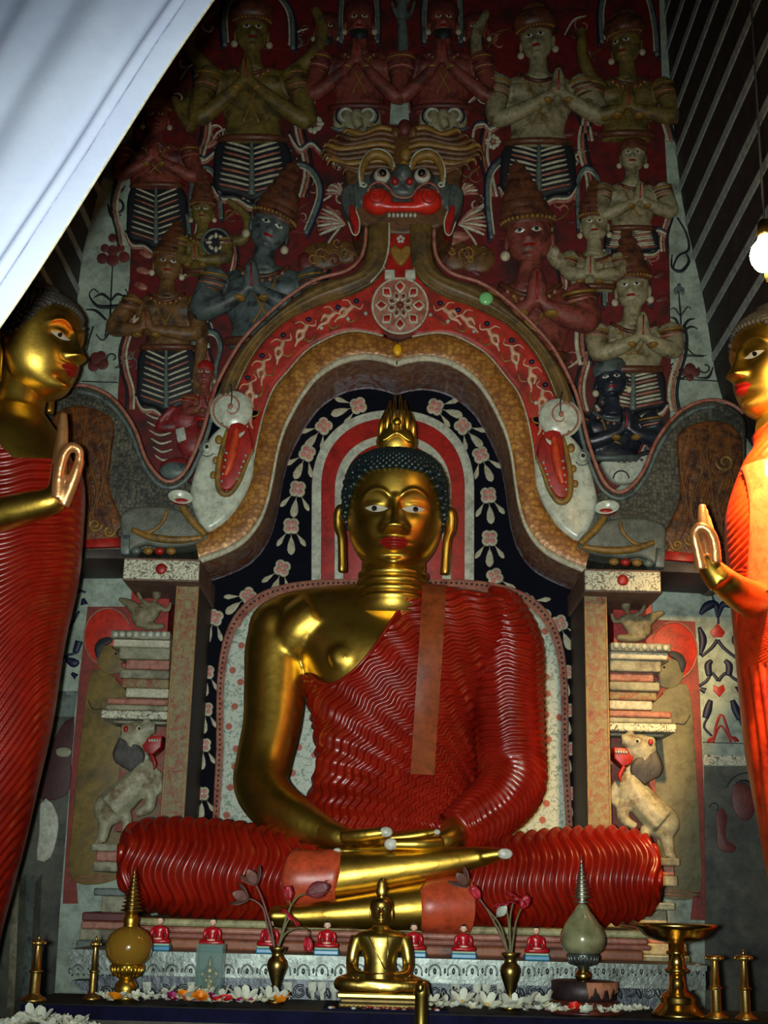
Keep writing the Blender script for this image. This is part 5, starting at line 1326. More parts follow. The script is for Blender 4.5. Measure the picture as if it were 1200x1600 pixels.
deity('olive four armed god with praying hands and striped skirt, top left of the wall', 395, 88, 22, 'olive', .0, .12, 'turban', elbows=((-3.7, 5.1), (3.9, 5.3)), hands=(-.25, 2.2), skirt=4.2, waist=5.9, sw=3.0,
      halo=[(352, 75), (350, 30), (358, 5), (380, -25), (410, -28), (440, 0), (456, 30), (458, 80)],
      arms=([(2.6, 1.6, .3, .6), (4.4, .2, .6, .5), (5.0, -1.6, .6, .42), (4.4, -3.0, .6, .35)], [(-2.6, 1.6, .3, .6), (-4.4, -.2, .6, .5), (-4.2, -1.8, .6, .4)], [(-3.0, 2.0, .2, .6), (-4.6, 4.0, .5, .55), (-4.2, 5.6, .7, .5), (-5.6, 3.2, .5, .3)]))
def elephant(cx, cy, r, lab):
    t = thing('elephant_head', lab, 'elephant', P(cx, cy + r, YW), 'elephant heads under the bearded gods')
    d = MB(); blob(d, cx, cy, YW, r * 1.45, r * 1.05, r * .7, 2, nu=20, nv=14); blob(d, cx - r * 1.1, cy - r * .1, YW, r * .5, r * .85, r * .4, 3); blob(d, cx + r * 1.1, cy - r * .1, YW, r * .5, r * .85, r * .4, 3)
    mtube(d, [(cx, cy - r * .2), (cx, cy + r * .3), (cx + r * .2, cy + r * .7)], (r * .45, r * .36, r * .25), YW, 10, 0, 14, r * .7)
    fuse(d, .005, 3).build('head', SKIN['pale'], t)
    for sd in (-1, 1):
        mtube(MB(), curlpts(cx + sd * r * .72, cy - r * .05, r * .45, PI * .9 if sd > 0 else .1, .75, 14, sd, .8), 2.6, YW, 7, 0, 24, r * .8).build('trunk_scroll', WHITE, t)
        mtube(MB(), curlpts(cx + sd * r * .78, cy - r * .05, r * .62, PI * .9 if sd > 0 else .1, .7, 14, sd, .9), 1.6, YW, 7, 0, 24, r * .7).build('scroll_line', NAVYL, t)
        mtube(MB(), [(cx + sd * r * .6, cy + r * .6), (cx + sd * r * 1.1, cy + r * .75), (cx + sd * r * 1.7, cy + r * .55)], (3, 3.4, 1.6), YW, 7, 0, 14, r * .5).build('tusk', GREYB, t)
for sd, ax, hx, lab in ((-1, 562, 515, 'left of'), (1, 692, 742, 'right of')):
    deity('dark red bearded god with two faces and joined palms %s the pale tree' % lab, ax, 66, 19, 'maroon', 0, .0, 'cap', beard=True, sw=3.1, waist=5.4, elbows=((-3.8, 5.0), (3.2, 5.3)) if sd < 0 else ((-3.4, 5.2), (3.8, 5.2)), hands=(-.2, 2.0),
          extra_heads=((sd * 2.75, .1, .85, -.6),), hair=mat('dark_red_cap', RGB(92, 42, 36), .5),
          halo=[(ax - 29, 70), (ax - 30, 20), (ax - 22, -20), (ax, -40), (ax + 22, -20), (ax + 28, 20), (ax + 28, 70)])
    elephant(ax + sd * 2 - 2, 192, 24, 'pale elephant head with scrolled tusks below the bearded god %s the tree' % lab)
# pale tree between them
tree = thing('relief_tree', 'pale painted tree trunk standing on a white block between the bearded gods', 'tree', P(625, 198, YW))
d = MB(); mtube(d, [(622, 152), (627, 120), (630, 70), (628, 30), (630, -20)], (3, 6, 9, 8, 10), YW, 10, 0, 30, 3)
for pts in ([(630, 40), (618, 22), (612, 4)], [(629, 40), (642, 22), (648, 4)], [(630, 20), (622, 4), (620, -14)], [(630, 14), (640, -2), (642, -16)]): mtube(d, pts, (4, 3, 2), YW, 8, 0, 12, 3)
fuse(d, .005, 2).build('trunk', GREYB, tree)
panelm(MB(), [(611, 150), (638, 150), (639, 196), (609, 196)], YW, 7, 1.5, back=.0).build('block', WHITEP, tree)

deity('olive god with praying hands leaning left, upper right of the wall', 840, 100, 22, 'pale', -.12, -.2, 'turban', elbows=((-2.9, 4.6), (4.3, 4.4)), hands=(1.2, 2.5), skirt=3.9, waist=5.6, sw=2.9,
      arms=([(-2.6, 1.6, .3, .6), (-4.0, .6, .6, .5), (-4.4, -1.6, .5, .42), (-3.6, -3.4, .5, .3)], [(2.8, 1.6, .3, .6), (4.4, 2.6, .4, .5), (4.9, 4.4, .5, .35)]))
deity('pale god turned to the left in the top right corner of the wall', 978, 106, 21, 'olive', -.1, -.5, 'turban', sw=2.5, waist=5.0, elbows=((-2.6, 4.2), (3.4, 4.3)), hands=(-.2, 3.4),
      arms=([(-2.2, 1.6, .3, .55), (-3.2, -.2, .5, .45), (-3.4, -2.6, .5, .35)],), halo=[(940, 70), (938, 20), (950, -20), (978, -40), (1008, -10), (1022, 40), (1026, 90)])
deity('small pale god with praying hands under the top right corner figure', 986, 272, 17, 'pale', .05, -.15, 'cap', sw=2.7, waist=5.0, elbows=((-2.7, 4.3), (3.4, 4.1)), hands=(.4, 2.7), skirt=2.2)
deity('red brown god with ribbed skirt half hidden beside the white curtain', 246, 212, 17, 'maroon', .0, .1, 'turban', sw=3.0, waist=4.6, elbows=((-3.2, 4.2), (3.6, 4.4)), hands=(0, 2.4), skirt=5.6)
deity('small olive god with tall crown holding a round shield', 318, 355, 15, 'olive', .0, .0, 'tall', chgt=3.4, sw=2.4, waist=4.6, elbows=((-2.2, 3.8), (2.4, 3.8)), hands=(-.6, 3.6),
      halo=[(299, 350), (299, 300), (304, 276), (318, 264), (334, 272), (343, 300), (346, 345)], arms=([(2.0, 1.4, .3, .55), (4.2, 1.6, .7, .55), (4.6, -.6, .8, .5), (2.6, -2.4, .8, .36)],))
sh = thing('round_shield', 'round shield with eight white petals below the small crowned god', 'shield', P(338, 404, YW))
panelm(MB(), circ(338, 381, 22, 30), YW - .05, 5, 2, back=.06).build('disc', DARKP, sh)
mtube(MB(), circ(338, 381, 21, 30), 2, YW - .05, 6, 0, 44, 5, close=True).build('rim', GREYB, sh)
for i in range(8):
    a = 2 * PI * i / 8; q = MB(); blob(q, 338 + 11 * math.cos(a), 381 + 11 * math.sin(a), YW - .05, 5.5, 3, 2.5, 5, nu=10, nv=6, ang=a); q.build('petal', PALE, sh)
deity('large slate blue faced god with tall leaning crown and white edged halo', 413, 397, 26, 'slate', .36, .18, 'tall', chgt=3.0, sw=2.9, waist=5.2, elbows=((-3.6, 4.0), (3.2, 4.2)), hands=(-.55, 2.3), base=.1,
      halo=[(394, 352), (402, 318), (425, 282), (455, 262), (478, 262), (496, 282), (500, 308), (490, 340), (478, 368)])
deity('bronze skinned goddess with peaked hood and ribbed white skirt at the left edge', 262, 443, 19, 'brown', .12, .12, 'tall', chgt=2.6, clean=.12, sw=2.7, waist=5.2, elbows=((-4.2, 4.2), (2.4, 4.6)), hands=(-1.4, 3.8), skirt=5.2,
      halo=[(246, 400), (252, 372), (272, 350), (288, 336), (296, 362), (296, 410)], arms=([(2.4, 1.6, .3, .6), (2.9, 4.6, .5, .52), (2.5, 8.0, .5, .42), (2.6, 9.6, .6, .35)],))
# little red figure inside an arched niche
deity('small red faced figure inside a pale arched niche beside the arch', 320, 604, 13, 'maroon', .0, .1, 'cap', sw=1.9, waist=3.8, elbows=((-1.9, 3.4), (1.9, 3.4)), hands=(0, 2.4), hair=REDP,
      halo=[(300, 612), (299, 565), (303, 535), (318, 521), (338, 524), (345, 545), (338, 575), (336, 612)])
# draped kneeling figure in the dip
kn = thing('draped_figure', 'crumpled red draped kneeling figure in the dip above the left dragon', 'relief figure', P(280, 735, YW))
d = MB(); blob(d, 288, 655, YW, 26, 22, 14, 4); blob(d, 300, 690, YW, 24, 28, 14, 3); blob(d, 262, 668, YW, 22, 10, 9, 4); blob(d, 276, 730, YW, 26, 16, 10, 3); mtube(d, [(275, 640), (262, 650), (250, 662)], (8, 7, 5), YW, 8, 0, 10, 8)
fuse(d, .006, 4).build('drapery', mat('crumpled_red', RGB(140, 40, 38), .5, 0, .3, 10, c2=RGB(80, 30, 30), c2s=10), kn)
for i in range(6):
    mtube(MB(), [(228 + i * 3, 648 + i * 13), (246 + i * 2, 656 + i * 13), (266 + i, 652 + i * 13)], (1.2, 2, 1.2), YW, 6, 0, 14, 6).build('white_fold', PALE, kn)
panelm(MB(), [(276, 676), (290, 672), (294, 692), (280, 696)], YW, 17, 2).build('white_patch', WHITE, kn)
q = MB(); blob(q, 274, 738, YW, 24, 15, 9, 8); q.build('white_cushion', GREYB, kn)

deity('large red faced god with tall crown in a white edged halo, right of the mask', 826, 420, 31, 'maroon', -.06, -.1, 'tall', chgt=2.6, clean=-.12, sw=2.4, waist=4.4, elbows=((-2.2, 3.4), (2.7, 3.2)), hands=(.15, 1.9), base=.1,
      halo=[(768, 375), (762, 320), (764, 278), (778, 256), (800, 250), (828, 264), (846, 300), (856, 345), (860, 378)])
deity('small pale goddess with tall crown raising one arm beside the red faced god', 927, 381, 18.5, 'pale', .0, -.1, 'tall', chgt=2.7, sw=2.3, waist=3.6, elbows=((-2.2, 3.0), (2.0, 3.0)), hands=(-.6, 2.8),
      halo=[(904, 360), (902, 310), (904, 280), (914, 266), (928, 272), (938, 300), (944, 355)], arms=([(-1.8, 1.4, .4, .8), (-3.0, 1.9, .9, .7), (-4.0, .2, .9, .55), (-3.6, -2.0, .8, .4)],))
deity('pale god with tiered crown and shell shaped skirt beside the right wall strip', 986, 486, 22.5, 'pale', -.02, -.25, 'tall', chgt=3.0, clean=-.1, sw=2.6, waist=4.0, elbows=((-2.3, 3.4), (2.7, 3.2)), hands=(.4, 1.9), skirt=3.0,
      halo=[(944, 480), (944, 420), (952, 384), (966, 362), (984, 374), (1002, 410), (1012, 452), (1014, 478)])
deity('blue black god with joined hands seated on white lotus in the right dip', 955, 625, 21, 'navy', -.1, -.1, 'cap', sw=2.7, waist=4.2, elbows=((-2.0, 3.5), (3.5, 3.4)), hands=(.75, 2.2), hair=SKIN['slate'])
lo = thing('lotus_throne', 'white lotus seat under the blue black god in the right dip', 'lotus', P(972, 755, YW))
panelm(MB(), [(936, 712), (972, 722), (1010, 714), (1004, 740), (985, 757), (960, 757), (944, 740)], YW, 14, 5, 0, 3, 0, False, 36).build('seat', WHITE, lo)
mtube(MB(), [(932, 708), (972, 720), (1014, 710)], 3.4, YW, 8, 0, 16, 14).build('rim', DARKP, lo)
for i in range(7): 
    q = MB(); blob(q, 946 + i * 9, 726 - abs(3 - i), YW, 2.4, 2.4, 2, 14, nu=8, nv=5); q.build('stud', MAROON, lo)
mtube(MB(), curlpts(968, 752, 12, PI, .5, r1=1), 1.3, YW, 6, 0, 16, 14).build('petal_line', DARKP, lo)

# rosettes on the red ground
for x, y, r, lab in ((490, 195, 17, 'large white rosette on red ground beside the top left god'), (381, 313, 12, 'white rosette on red ground above the slate faced god'), (770, 223, 13, 'white rosette on red ground right of the mask')):
    t = thing('rosette', lab, 'rosette', P(x, y + r, YW), 'white rosettes on the wall')
    for i in range(9):
        a = 2 * PI * i / 9; q = MB(); blob(q, x + .62 * r * math.cos(a), y + .62 * r * math.sin(a), YW, r * .4, r * .25, 3, 3, nu=12, nv=7, ang=a); q.build('petal', PALE if r > 12 else WHITE, t)
    q = MB(); blob(q, x, y, YW, r * .3, r * .3, 4, 4); q.build('heart', PINKP, t)
# rippling cloud edges and scattered leaves painted in relief
def cloud(pts):
    for off, r, mm_ in ((0, 2.6, PALE), (-4.5, 2.2, NAVYL), (4.5, 2.0, PINKP)):
        mtube(MB(), [(x, y + off) for x, y in pts], r, YW, 7, 0, 40, 3).build('cloud_edge', mm_, wb)
cloud([(452, 212), (468, 236), (486, 226), (500, 238), (516, 252)]); cloud([(738, 222), (742, 200), (756, 196), (766, 204), (782, 192), (786, 170)]); cloud([(846, 296), (858, 306), (868, 288), (880, 284), (890, 300), (900, 310)])
cloud([(1000, 366), (1014, 376), (1026, 362), (1040, 368)]); cloud([(216, 352), (228, 372), (244, 364)]); cloud([(300, 236), (318, 252), (336, 240)]); cloud([(946, 585), (960, 606), (986, 622), (1008, 606), (1030, 602)])
cloud([(560, 244), (540, 250), (530, 262), (520, 256)])
for x, y, a in ((228, 398, -.5), (224, 424, -.3), (220, 448, -.4), (1030, 430, .5), (1034, 468, .3), (330, 226, .6), (340, 268, .9), (890, 210, .2), (936, 210, -.3), (712, 395, -.9), (742, 425, -.6), (700, 415, -1.0)):
    q = MB(); blob(q, x, y, YW, 12, 6, 3, 2, nu=14, nv=7, ang=a); q.build('painted_leaf', PINKP if x < 400 else MAROON, wb)
# dark foliage masses flanking the mask
for x, y, rx, ry, mm_ in ((505, 400, 34, 24, BROWNP), (540, 395, 24, 20, BROWNP), (712, 400, 26, 26, BROWNP), (745, 405, 30, 26, BROWNP), (480, 410, 16, 18, MAROON), (700, 380, 22, 12, PINKP), (715, 370, 20, 9, PINKP)):
    q = MB(); blob(q, x, y, YW, rx, ry, 9, 0, nu=20, nv=12); q.build('foliage_boss', mm_, wb)
r3 = random.Random(11)
for bx, by in ((505, 400), (540, 395), (712, 402), (745, 405)):
    for i in range(5):
        mtube(MB(), curlpts(bx + r3.uniform(-18, 18), by + r3.uniform(-12, 12), r3.uniform(6, 11), r3.uniform(0, 6), 1.0), 1.8, YW, 6, 0, 22, 9).build('foliage_curl', (OCHRE, MAROON, BROWNP)[i % 3], wb)

# scrolling vines modelled over the bare red ground
rv = random.Random(31)
for i, (x, y) in enumerate(((330, 30), (300, 110), (290, 160), (345, 215), (470, 160), (465, 60), (480, 290), (520, 300), (515, 345), (350, 300), (365, 330), (300, 420), (470, 330), (215, 500), (200, 560), (330, 500), (780, 60), (745, 150), (740, 270), (745, 330), (870, 230), (905, 250), (885, 330), (900, 40), (925, 90), (1010, 200), (1000, 420), (1020, 395), (870, 560), (905, 560), (1025, 640), (1020, 690), (880, 470), (935, 540), (760, 120), (940, 180), (345, 440), (240, 580), (230, 610), (440, 250))):
    for j in range(3):
        a0 = rv.uniform(0, 6.28); r = rv.uniform(8, 15)
        mtube(MB(), curlpts(x + rv.uniform(-13, 13), y + rv.uniform(-13, 13), r, a0, rv.uniform(.6, 1.1), 14, rv.choice((-1, 1)), .3), [r * .05 + 1.2 * math.sin(PI * (q + .5) / 15.5) for q in range(15)], YW, 6, 0, 22, 2).build('vine_scroll', (PINKP, BROWNP, GREYB, PALE, MAROON)[rv.randrange(5)], wb)
    mtube(MB(), [(x - 18, y + 16), (x - 4, y + rv.uniform(-8, 8)), (x + 16, y - 14)], (1, 2.2, 1), YW, 6, 0, 14, 2).build('vine_stem', (BROWNP, PALE)[i % 2], wb)
# ================================================================== THRONE BASE AND SILVER LEDGE
SILVER = mat('repousse_silver', (.12, .14, .125, 1), .40, .8, .5, 20, bump=.35, bs=70, bd=.004)
SILVERD = mat('tarnished_silver', (.07, .08, .09, 1), .45, .7, .5, 16, bump=.5, bs=40, bd=.008)
def xbox(mb, xa, xb, ya, yb, Y, depth, m=0):
    z1 = P(605, ya, Y).z; z0 = P(605, yb, Y).z; yc = (ya + yb) / 2
    return mb.box((P(xa, yc, Y).x, Y, z0), (P(xb, yc, Y).x, Y + depth, z1), m)
tb = thing('throne_base', 'stepped painted throne base under the big seated statue', 'throne', P(605, 1490, 4.8))
for i, (xa, xb, ya, yb, Y, mm_) in enumerate(((196, 1022, 1444, 1456, 4.72, mat('pale_olive_slab', RGB(160, 156, 110), .55, 0, .25, 12, c2=RGB(120, 110, 76), c2s=14)),
                                            (204, 1014, 1456, 1466, 4.74, PINKP), (200, 1018, 1466, 1475, 4.73, mat('rose_brown_band', RGB(140, 84, 70), .55, 0, .3, 10)),
                                            (212, 1006, 1475, 1492, 4.75, mat('worn_orange_band', RGB(150, 86, 50), .55, 0, .3, 6, c2=RGB(108, 62, 46), c2s=6)), (208, 1010, 1492, 1506, 4.73, OCHRE))):
    bevel_obj(xbox(MB(), xa, xb, ya, yb, Y, YW - .05 - Y).build('step', mm_, tb, False), .008)
ld = thing('silver_ledge', 'silver ledge with embossed friezes in front of the throne base', 'ledge', P(605, 1600, 4.6))
YL = 4.48
zl = P(605, 1496, YL).z
xbox(MB(), 106, 1104, 1496, 1504, YL - .012, .27).build('top_lip', SILVER, ld, False)
xbox(MB(), 108, 1102, 1504, 1528, YL, .15).build('upper_frieze', SILVER, ld, False)
xbox(MB(), 108, 1102, 1528, 1534, YL - .008, .15).build('middle_rail', SILVER, ld, False)
xbox(MB(), 146, 1062, 1534, 1566, YL + .05, .1).build('lower_frieze', SILVERD, ld, False)
xbox(MB(), 140, 1070, 1566, 1572, YL + .02, .12).build('bottom_rail', SILVER, ld, False)
xbox(MB(), 150, 1060, 1572, 1900, YL + .06, .1).build('plinth', mat('dark_plinth', RGB(44, 42, 46), .6), ld, False)
for side in (0, 1):      # flaring brackets at the ends
    xs = (112, 148) if side == 0 else (1098, 1060)
    mb = MB(); panelm(mb, [(xs[0], 1532), (xs[1], 1532), (xs[1], 1566)], YL + .02, 2, .5, back=.08); mb.build('end_bracket', SILVERD, ld, False)
proto = None
def ridge_arc(x, y, r, Y):
    d = MB(); mtube(d, [(x - r, y + r), (x - r * .9, y - r * .3), (x, y - r), (x + r * .9, y - r * .3), (x + r, y + r)], r * .16, Y, 6, 0, 12, 0)
    blob(d, x, y + r * .2, Y, r * .3, r * .55, 3, 0, nu=10, nv=6); blob(d, x - r * 1.5, y + r * .1, Y, r * .22, r * .5, 2.4, 0, nu=8, nv=5); return d
n = 34
for i in range(n):
    x = 122 + i * (1090 - 122) / (n - 1); ridge_arc(x, 1516, 9, YL).build('embossed_arch', SILVER, ld)
n = 30
for i in range(n):
    x = 165 + i * (1045 - 165) / (n - 1)
    d = MB(); mtube(d, curlpts(x, 1550, 11, PI * .5 + i, 1.2, 16, 1 if i % 2 else -1), 2.6, YL + .05, 6, 0, 24, 0); blob(d, x + 14, 1552, YL + .05, 4, 9, 3, 0, nu=8, nv=6, ang=.4); d.build('embossed_scroll', SILVERD if i % 4 else SILVER, ld)
for x in (230, 428, 450, 488, 503, 522, 710, 712, 745, 760, 782, 300):  # bright reflections on the lower silver frieze, painted in as white shapes
    pts = [(x - 7, 1534), (x + 7, 1534), (x + 6, 1548), (x + 3, 1552), (x + 4, 1562), (x - 2, 1564), (x - 3, 1553), (x - 6, 1548)]
    panelm(MB(), pts, YL + .045, 2, 1, back=.02).build('painted_glint', WHITE, ld)

# ================================================================== ALTAR TABLES
DARKW = mat('dark_altar_wood', RGB(20, 17, 19), .6, 0, .35, 9, bump=.2, spec=.15)
CLOTH = mat('navy_altar_cloth', RGB(14, 14, 44), .8, 0, .3, 12, spec=.1)
OLIVE_F = mat('mossy_brown_front', RGB(58, 52, 36), .6, 0, .4, 14, c2=RGB(34, 32, 30), c2s=12)
YT0, YT1 = 4.05, 4.44
zt = P(605, 1571, 4.30).z
at_ = thing('altar_table', 'dark altar table with navy cloth edge below the silver ledge', 'table', (0, 4.25, 0))
xl, xr = P(60, 1570, 4.25).x, P(1215, 1570, 4.25).x
MB().box((xl, YT0, zt - .03), (xr, YT1, zt)).build('table_top', DARKW, at_, False)
MB().box((xl, YT0 - .008, zt - .04), (xr, YT0 + .02, zt - .004)).build('cloth_edge', CLOTH, at_, False)
MB().box((xl + .02, YT0 + .02, zt - .30), (xr - .02, YT0 + .06, zt - .03)).build('front_panel', OLIVE_F, at_, False)
for lx in (xl + .05, xr - .05):
    for ly in (YT0 + .08, YT1 - .05): MB().box((lx - .03, ly - .03, 0), (lx + .03, ly + .03, zt - .03)).build('leg', DARKW, at_, False)
z2 = zt - .12
lt = thing('offering_bench', 'low dark offering bench in front of the altar table', 'bench', (0, 3.8, 0))
MB().box((xl, 3.6, z2 - .04), (xr, YT0 - .012, z2)).build('bench_top', DARKW, lt, False)
for lx in (xl + .06, xr - .06):
    for ly in (3.65, YT0 - .07): MB().box((lx - .03, ly - .03, 0), (lx + .03, ly + .03, z2 - .04)).build('leg', DARKW, lt, False)

def on_table(px, Y, z=None):
    """point on the table top seen in column px"""
    z = zt if z is None else z
    q = P(px, 1500, Y); lo_, hi_ = 1300.0, 1900.0
    for _ in range(40):
        m_ = (lo_ + hi_) / 2
        if P(px, m_, Y).z > z: lo_ = m_
        else: hi_ = m_
    return P(px, m_, Y)
def zof(px, py, Y): return P(px, py, Y).z

# ---- small seated statues
def mini(T, k, root, robe, skin, hair, full=False, base=True):
    """seated figure; local units: knee width 1, z from the seat"""
    d = MB()
    rows = []
    for z, a, dp, y in ((.02, .30, .24, .02), (.15, .20, .18, .02), (.35, .185, .16, .03), (.52, .245, .17, .03), (.62, .31, .16, .03), (.67, .24, .12, .03), (.70, .12, .08, .03), (.74, .09, .075, .03)):
        rows.append([T((a * math.cos(2 * PI * i / 24), y - dp * math.sin(2 * PI * i / 24), z)) for i in range(24)])
    d.grid([[q for q in r] for r in [list(map(lambda p: p, r)) for r in rows]], True, 0, True, True)
    for s_ in (-1, 1):
        a = spl([(s_ * .27, .03, .61, .085), (s_ * .315, .03, .46, .076), (s_ * .33, .0, .29, .07), (s_ * .28, -.12, .20, .058), (s_ * .12, -.22, .19, .045)], 24); d.tube([T(q[:3]) for q in a], [q[3] * k for q in a], 12)
        a = spl([(s_ * .12, .0, .10, .10), (s_ * .34, -.08, .10, .105), (s_ * .45, -.16, .09, .085), (s_ * .30, -.26, .09, .075), (-s_ * .12, -.30, .085 + .03 * s_, .055), (-s_ * .26, -.28, .085 + .03 * s_, .03)], 34); d.tube([T(q[:3]) for q in a], [q[3] * k for q in a], 12)
    fuse(d, .016 * k if full else .03 * k, 4 if full else 2).build('robed_body', robe, root)
    for s_ in (-1, 1):
        m_ = MB()
        for i in range(4): m_.tube([T((s_ * .16, -.26, .20 - .012 * i)), T((-s_ * .02, -.30, .205 - .012 * i)), T((-s_ * .14, -.28, .20 - .012 * i))], [.026 * k, .022 * k, .012 * k], 7)
        m_.build('hand', skin, root)
    h = Head(2.4); HTm = lambda p: T((p[0] * .125, .02 + p[1] * .125, .76 + p[2] * .125))
    if full: ho = face_parts(h, HTm, root, skin, lips=skin, pupil=False, lod=.6, eyes=skin)
    else: ho = h.mesh(HTm, 26, 24).build('head', skin, root)
    m_ = MB(); rows = []
    for j in range(10):
        t = j / 9; r = []
        for i in range(24):
            a = 2 * PI * i / 24; c = math.cos(a); z0 = (1.95 if c > .5 else (1.95 - (0.5 - c) * 1.6 if c > 0 else 1.05)); z = z0 + (2.42 - z0) * (1 - (1 - t) ** 1.8)
            w_, f_, b_ = float(h.w(min(z, 2.39))), float(h.f(min(z, 2.39))), float(h.b(min(z, 2.39)))
            r.append(HTm(((w_ + .08) * math.sin(a), -((f_ if c > 0 else b_) + .08) * c, z + .05 * t)))
        rows.append(r)
    m_.grid(rows, True, 0, False, True); m_.ell(HTm((0, .1, 2.45)), (.4 * .125 * k, .4 * .125 * k, .28 * .125 * k), 14, 8); m_.build('hair', hair, ho)
    for s_ in (-1, 1):
        m_ = MB(); m_.ell(HTm((1.03 * s_, .15, .95)), (.1 * .125 * k, .18 * .125 * k, .6 * .125 * k), 8, 8); m_.build('ear', skin, ho)
    if base:
        m_ = MB(); m_.box(*[tuple(T(q)) for q in ((-.50, .30, -.22), (.50, -.40, -.04))][::1]) if False else None
    return ho
def boxT(T, lo, hi):
    x0, y0, z0 = lo; x1, y1, z1 = hi
    return MB().add([T(q) for q in ((x0, y0, z0), (x1, y0, z0), (x1, y1, z0), (x0, y1, z0), (x0, y0, z1), (x1, y0, z1), (x1, y1, z1), (x0, y1, z1))], [(0, 3, 2, 1), (4, 5, 6, 7), (0, 1, 5, 4), (1, 2, 6, 5), (2, 3, 7, 6), (3, 0, 4, 7)])
CRIMSON = mat('crimson_glaze', RGB(172, 16, 30), .3, 0, .12, 30, bump=0)
FLESH = mat('pale_flesh_glaze', RGB(226, 188, 160), .35, 0, .06, 30, bump=0)
BLUEB = mat('turquoise_glaze', RGB(42, 122, 158), .35, 0, .15, 30, bump=0)
WGREEN = mat('pale_green_glaze', RGB(170, 200, 168), .4, 0, .1, 30, bump=0)
YS = 4.54
k = 37 * SC(510, 1480, YS)
def red_buddha(px, lab):
    o0 = on_table(px, YS, zl); t = thing('red_robed_figurine', lab, 'figurine', o0, 'red robed figurines along the ledge')
    T = frame(o0 + Vector((0, 0, .30 * k)), k)
    bevel_obj(boxT(T, (-.53, -.38, -.30), (.53, .30, -.08)).build('base', BLUEB, t, False), .004)
    bevel_obj(boxT(T, (-.50, -.36, -.08), (.50, .28, -.0)).build('base_rim', WGREEN, t, False), .003)
    mini(T, k, t, CRIMSON, FLESH, HAIR); return t
rb0 = red_buddha(247, 'red robed figurine beside the globe shrine, leftmost on the silver ledge')
for px, lab in ((330, 'red robed figurine half hidden behind the glass case'), (420, 'red robed figurine behind the left brass vase'), (510, 'red robed figurine between the left vase and the brass statue'), (646, 'red robed figurine hidden behind the brass statue shoulder'), (724, 'red robed figurine between the brass statue and the right vase'), (838, 'red robed figurine between the right vase and the crystal reliquary')):
    c = copy_tree(rb0); c.location = on_table(px, YS, zl); c['label'] = lab

# ---- brass statue at the centre
YG = 4.22; k = 134 * SC(592, 1540, YG)
o0 = on_table(592, YG); gs = thing('brass_statue', 'small polished brass seated statue with flame crown in front of the throne', 'statue', o0)
hseat = zof(592, 1550, YG) - o0.z
T = frame(o0 + Vector((0, 0, hseat)), k)
BG = mat('golden_brass', (0.50, 0.35, 0.08, 1), .33, 1.0, .15, 10, bump=.08, bs=60)
mini(T, k, gs, BG, BG, BRONZE, True)
for z0, z1, w_ in ((-.22, -.15, .50), (-.15, -.10, .46), (-.10, -.05, .44), (-.05, .01, .48)):
    bevel_obj(boxT(T, (-w_, -.40, z0), (w_, .28, z1)).build('plinth', mat('dull_dark_brass', (.16, .11, .035, 1), .5, .8, .3, 20) if z0 < -.06 else BG, gs, False), .004)
d = MB()
for i in range(18): d.ell(T((-.44 + i * .052, -.40, -.155)), (.024 * k, .02 * k, .03 * k), 8, 6)
stuff(d.build('petal_row', BRONZE, gs))
zb = (1.08)
MB().lathe(T((0, .02, 1.07)), [(.05 * k, 0), (.065 * k, .03 * k), (.07 * k, .07 * k), (.055 * k, .11 * k), (.05 * k, .15 * k), (.03 * k, .20 * k), (.005 * k, .215 * k)], 18, sy=.6).build('flame_finial', BG, gs)
d = MB(); d.tube([T((-.14, -.155, .62)), T((-.05, -.17, .45)), T((.06, -.17, .26))], .008 * k, 6); d.tube([T((.08, -.15, .64)), T((.09, -.17, .45)), T((.08, -.18, .26))], .006 * k, 6); d.build('robe_edge', BG, gs)
mt_ = thing('embroidered_mat', 'small dark mat with red embroidery under the brass statue', 'mat', o0 + Vector((0, 0, .0)))
MB().box((o0.x - .16, YG - .16, zt), (o0.x + .2, YG + .12, zt + .006)).build('cloth', CLOTH, mt_, False)
r4 = random.Random(2)
for i in range(26):
    q = MB(); q.ell((o0.x - .15 + r4.random() * .33, YG - .155 + r4.random() * .05, zt + .007), (.008, .008, .005), 8, 5); q.build('embroidered_flower', (REDP, PINKP, WHITE, MAROON)[i % 4], mt_)

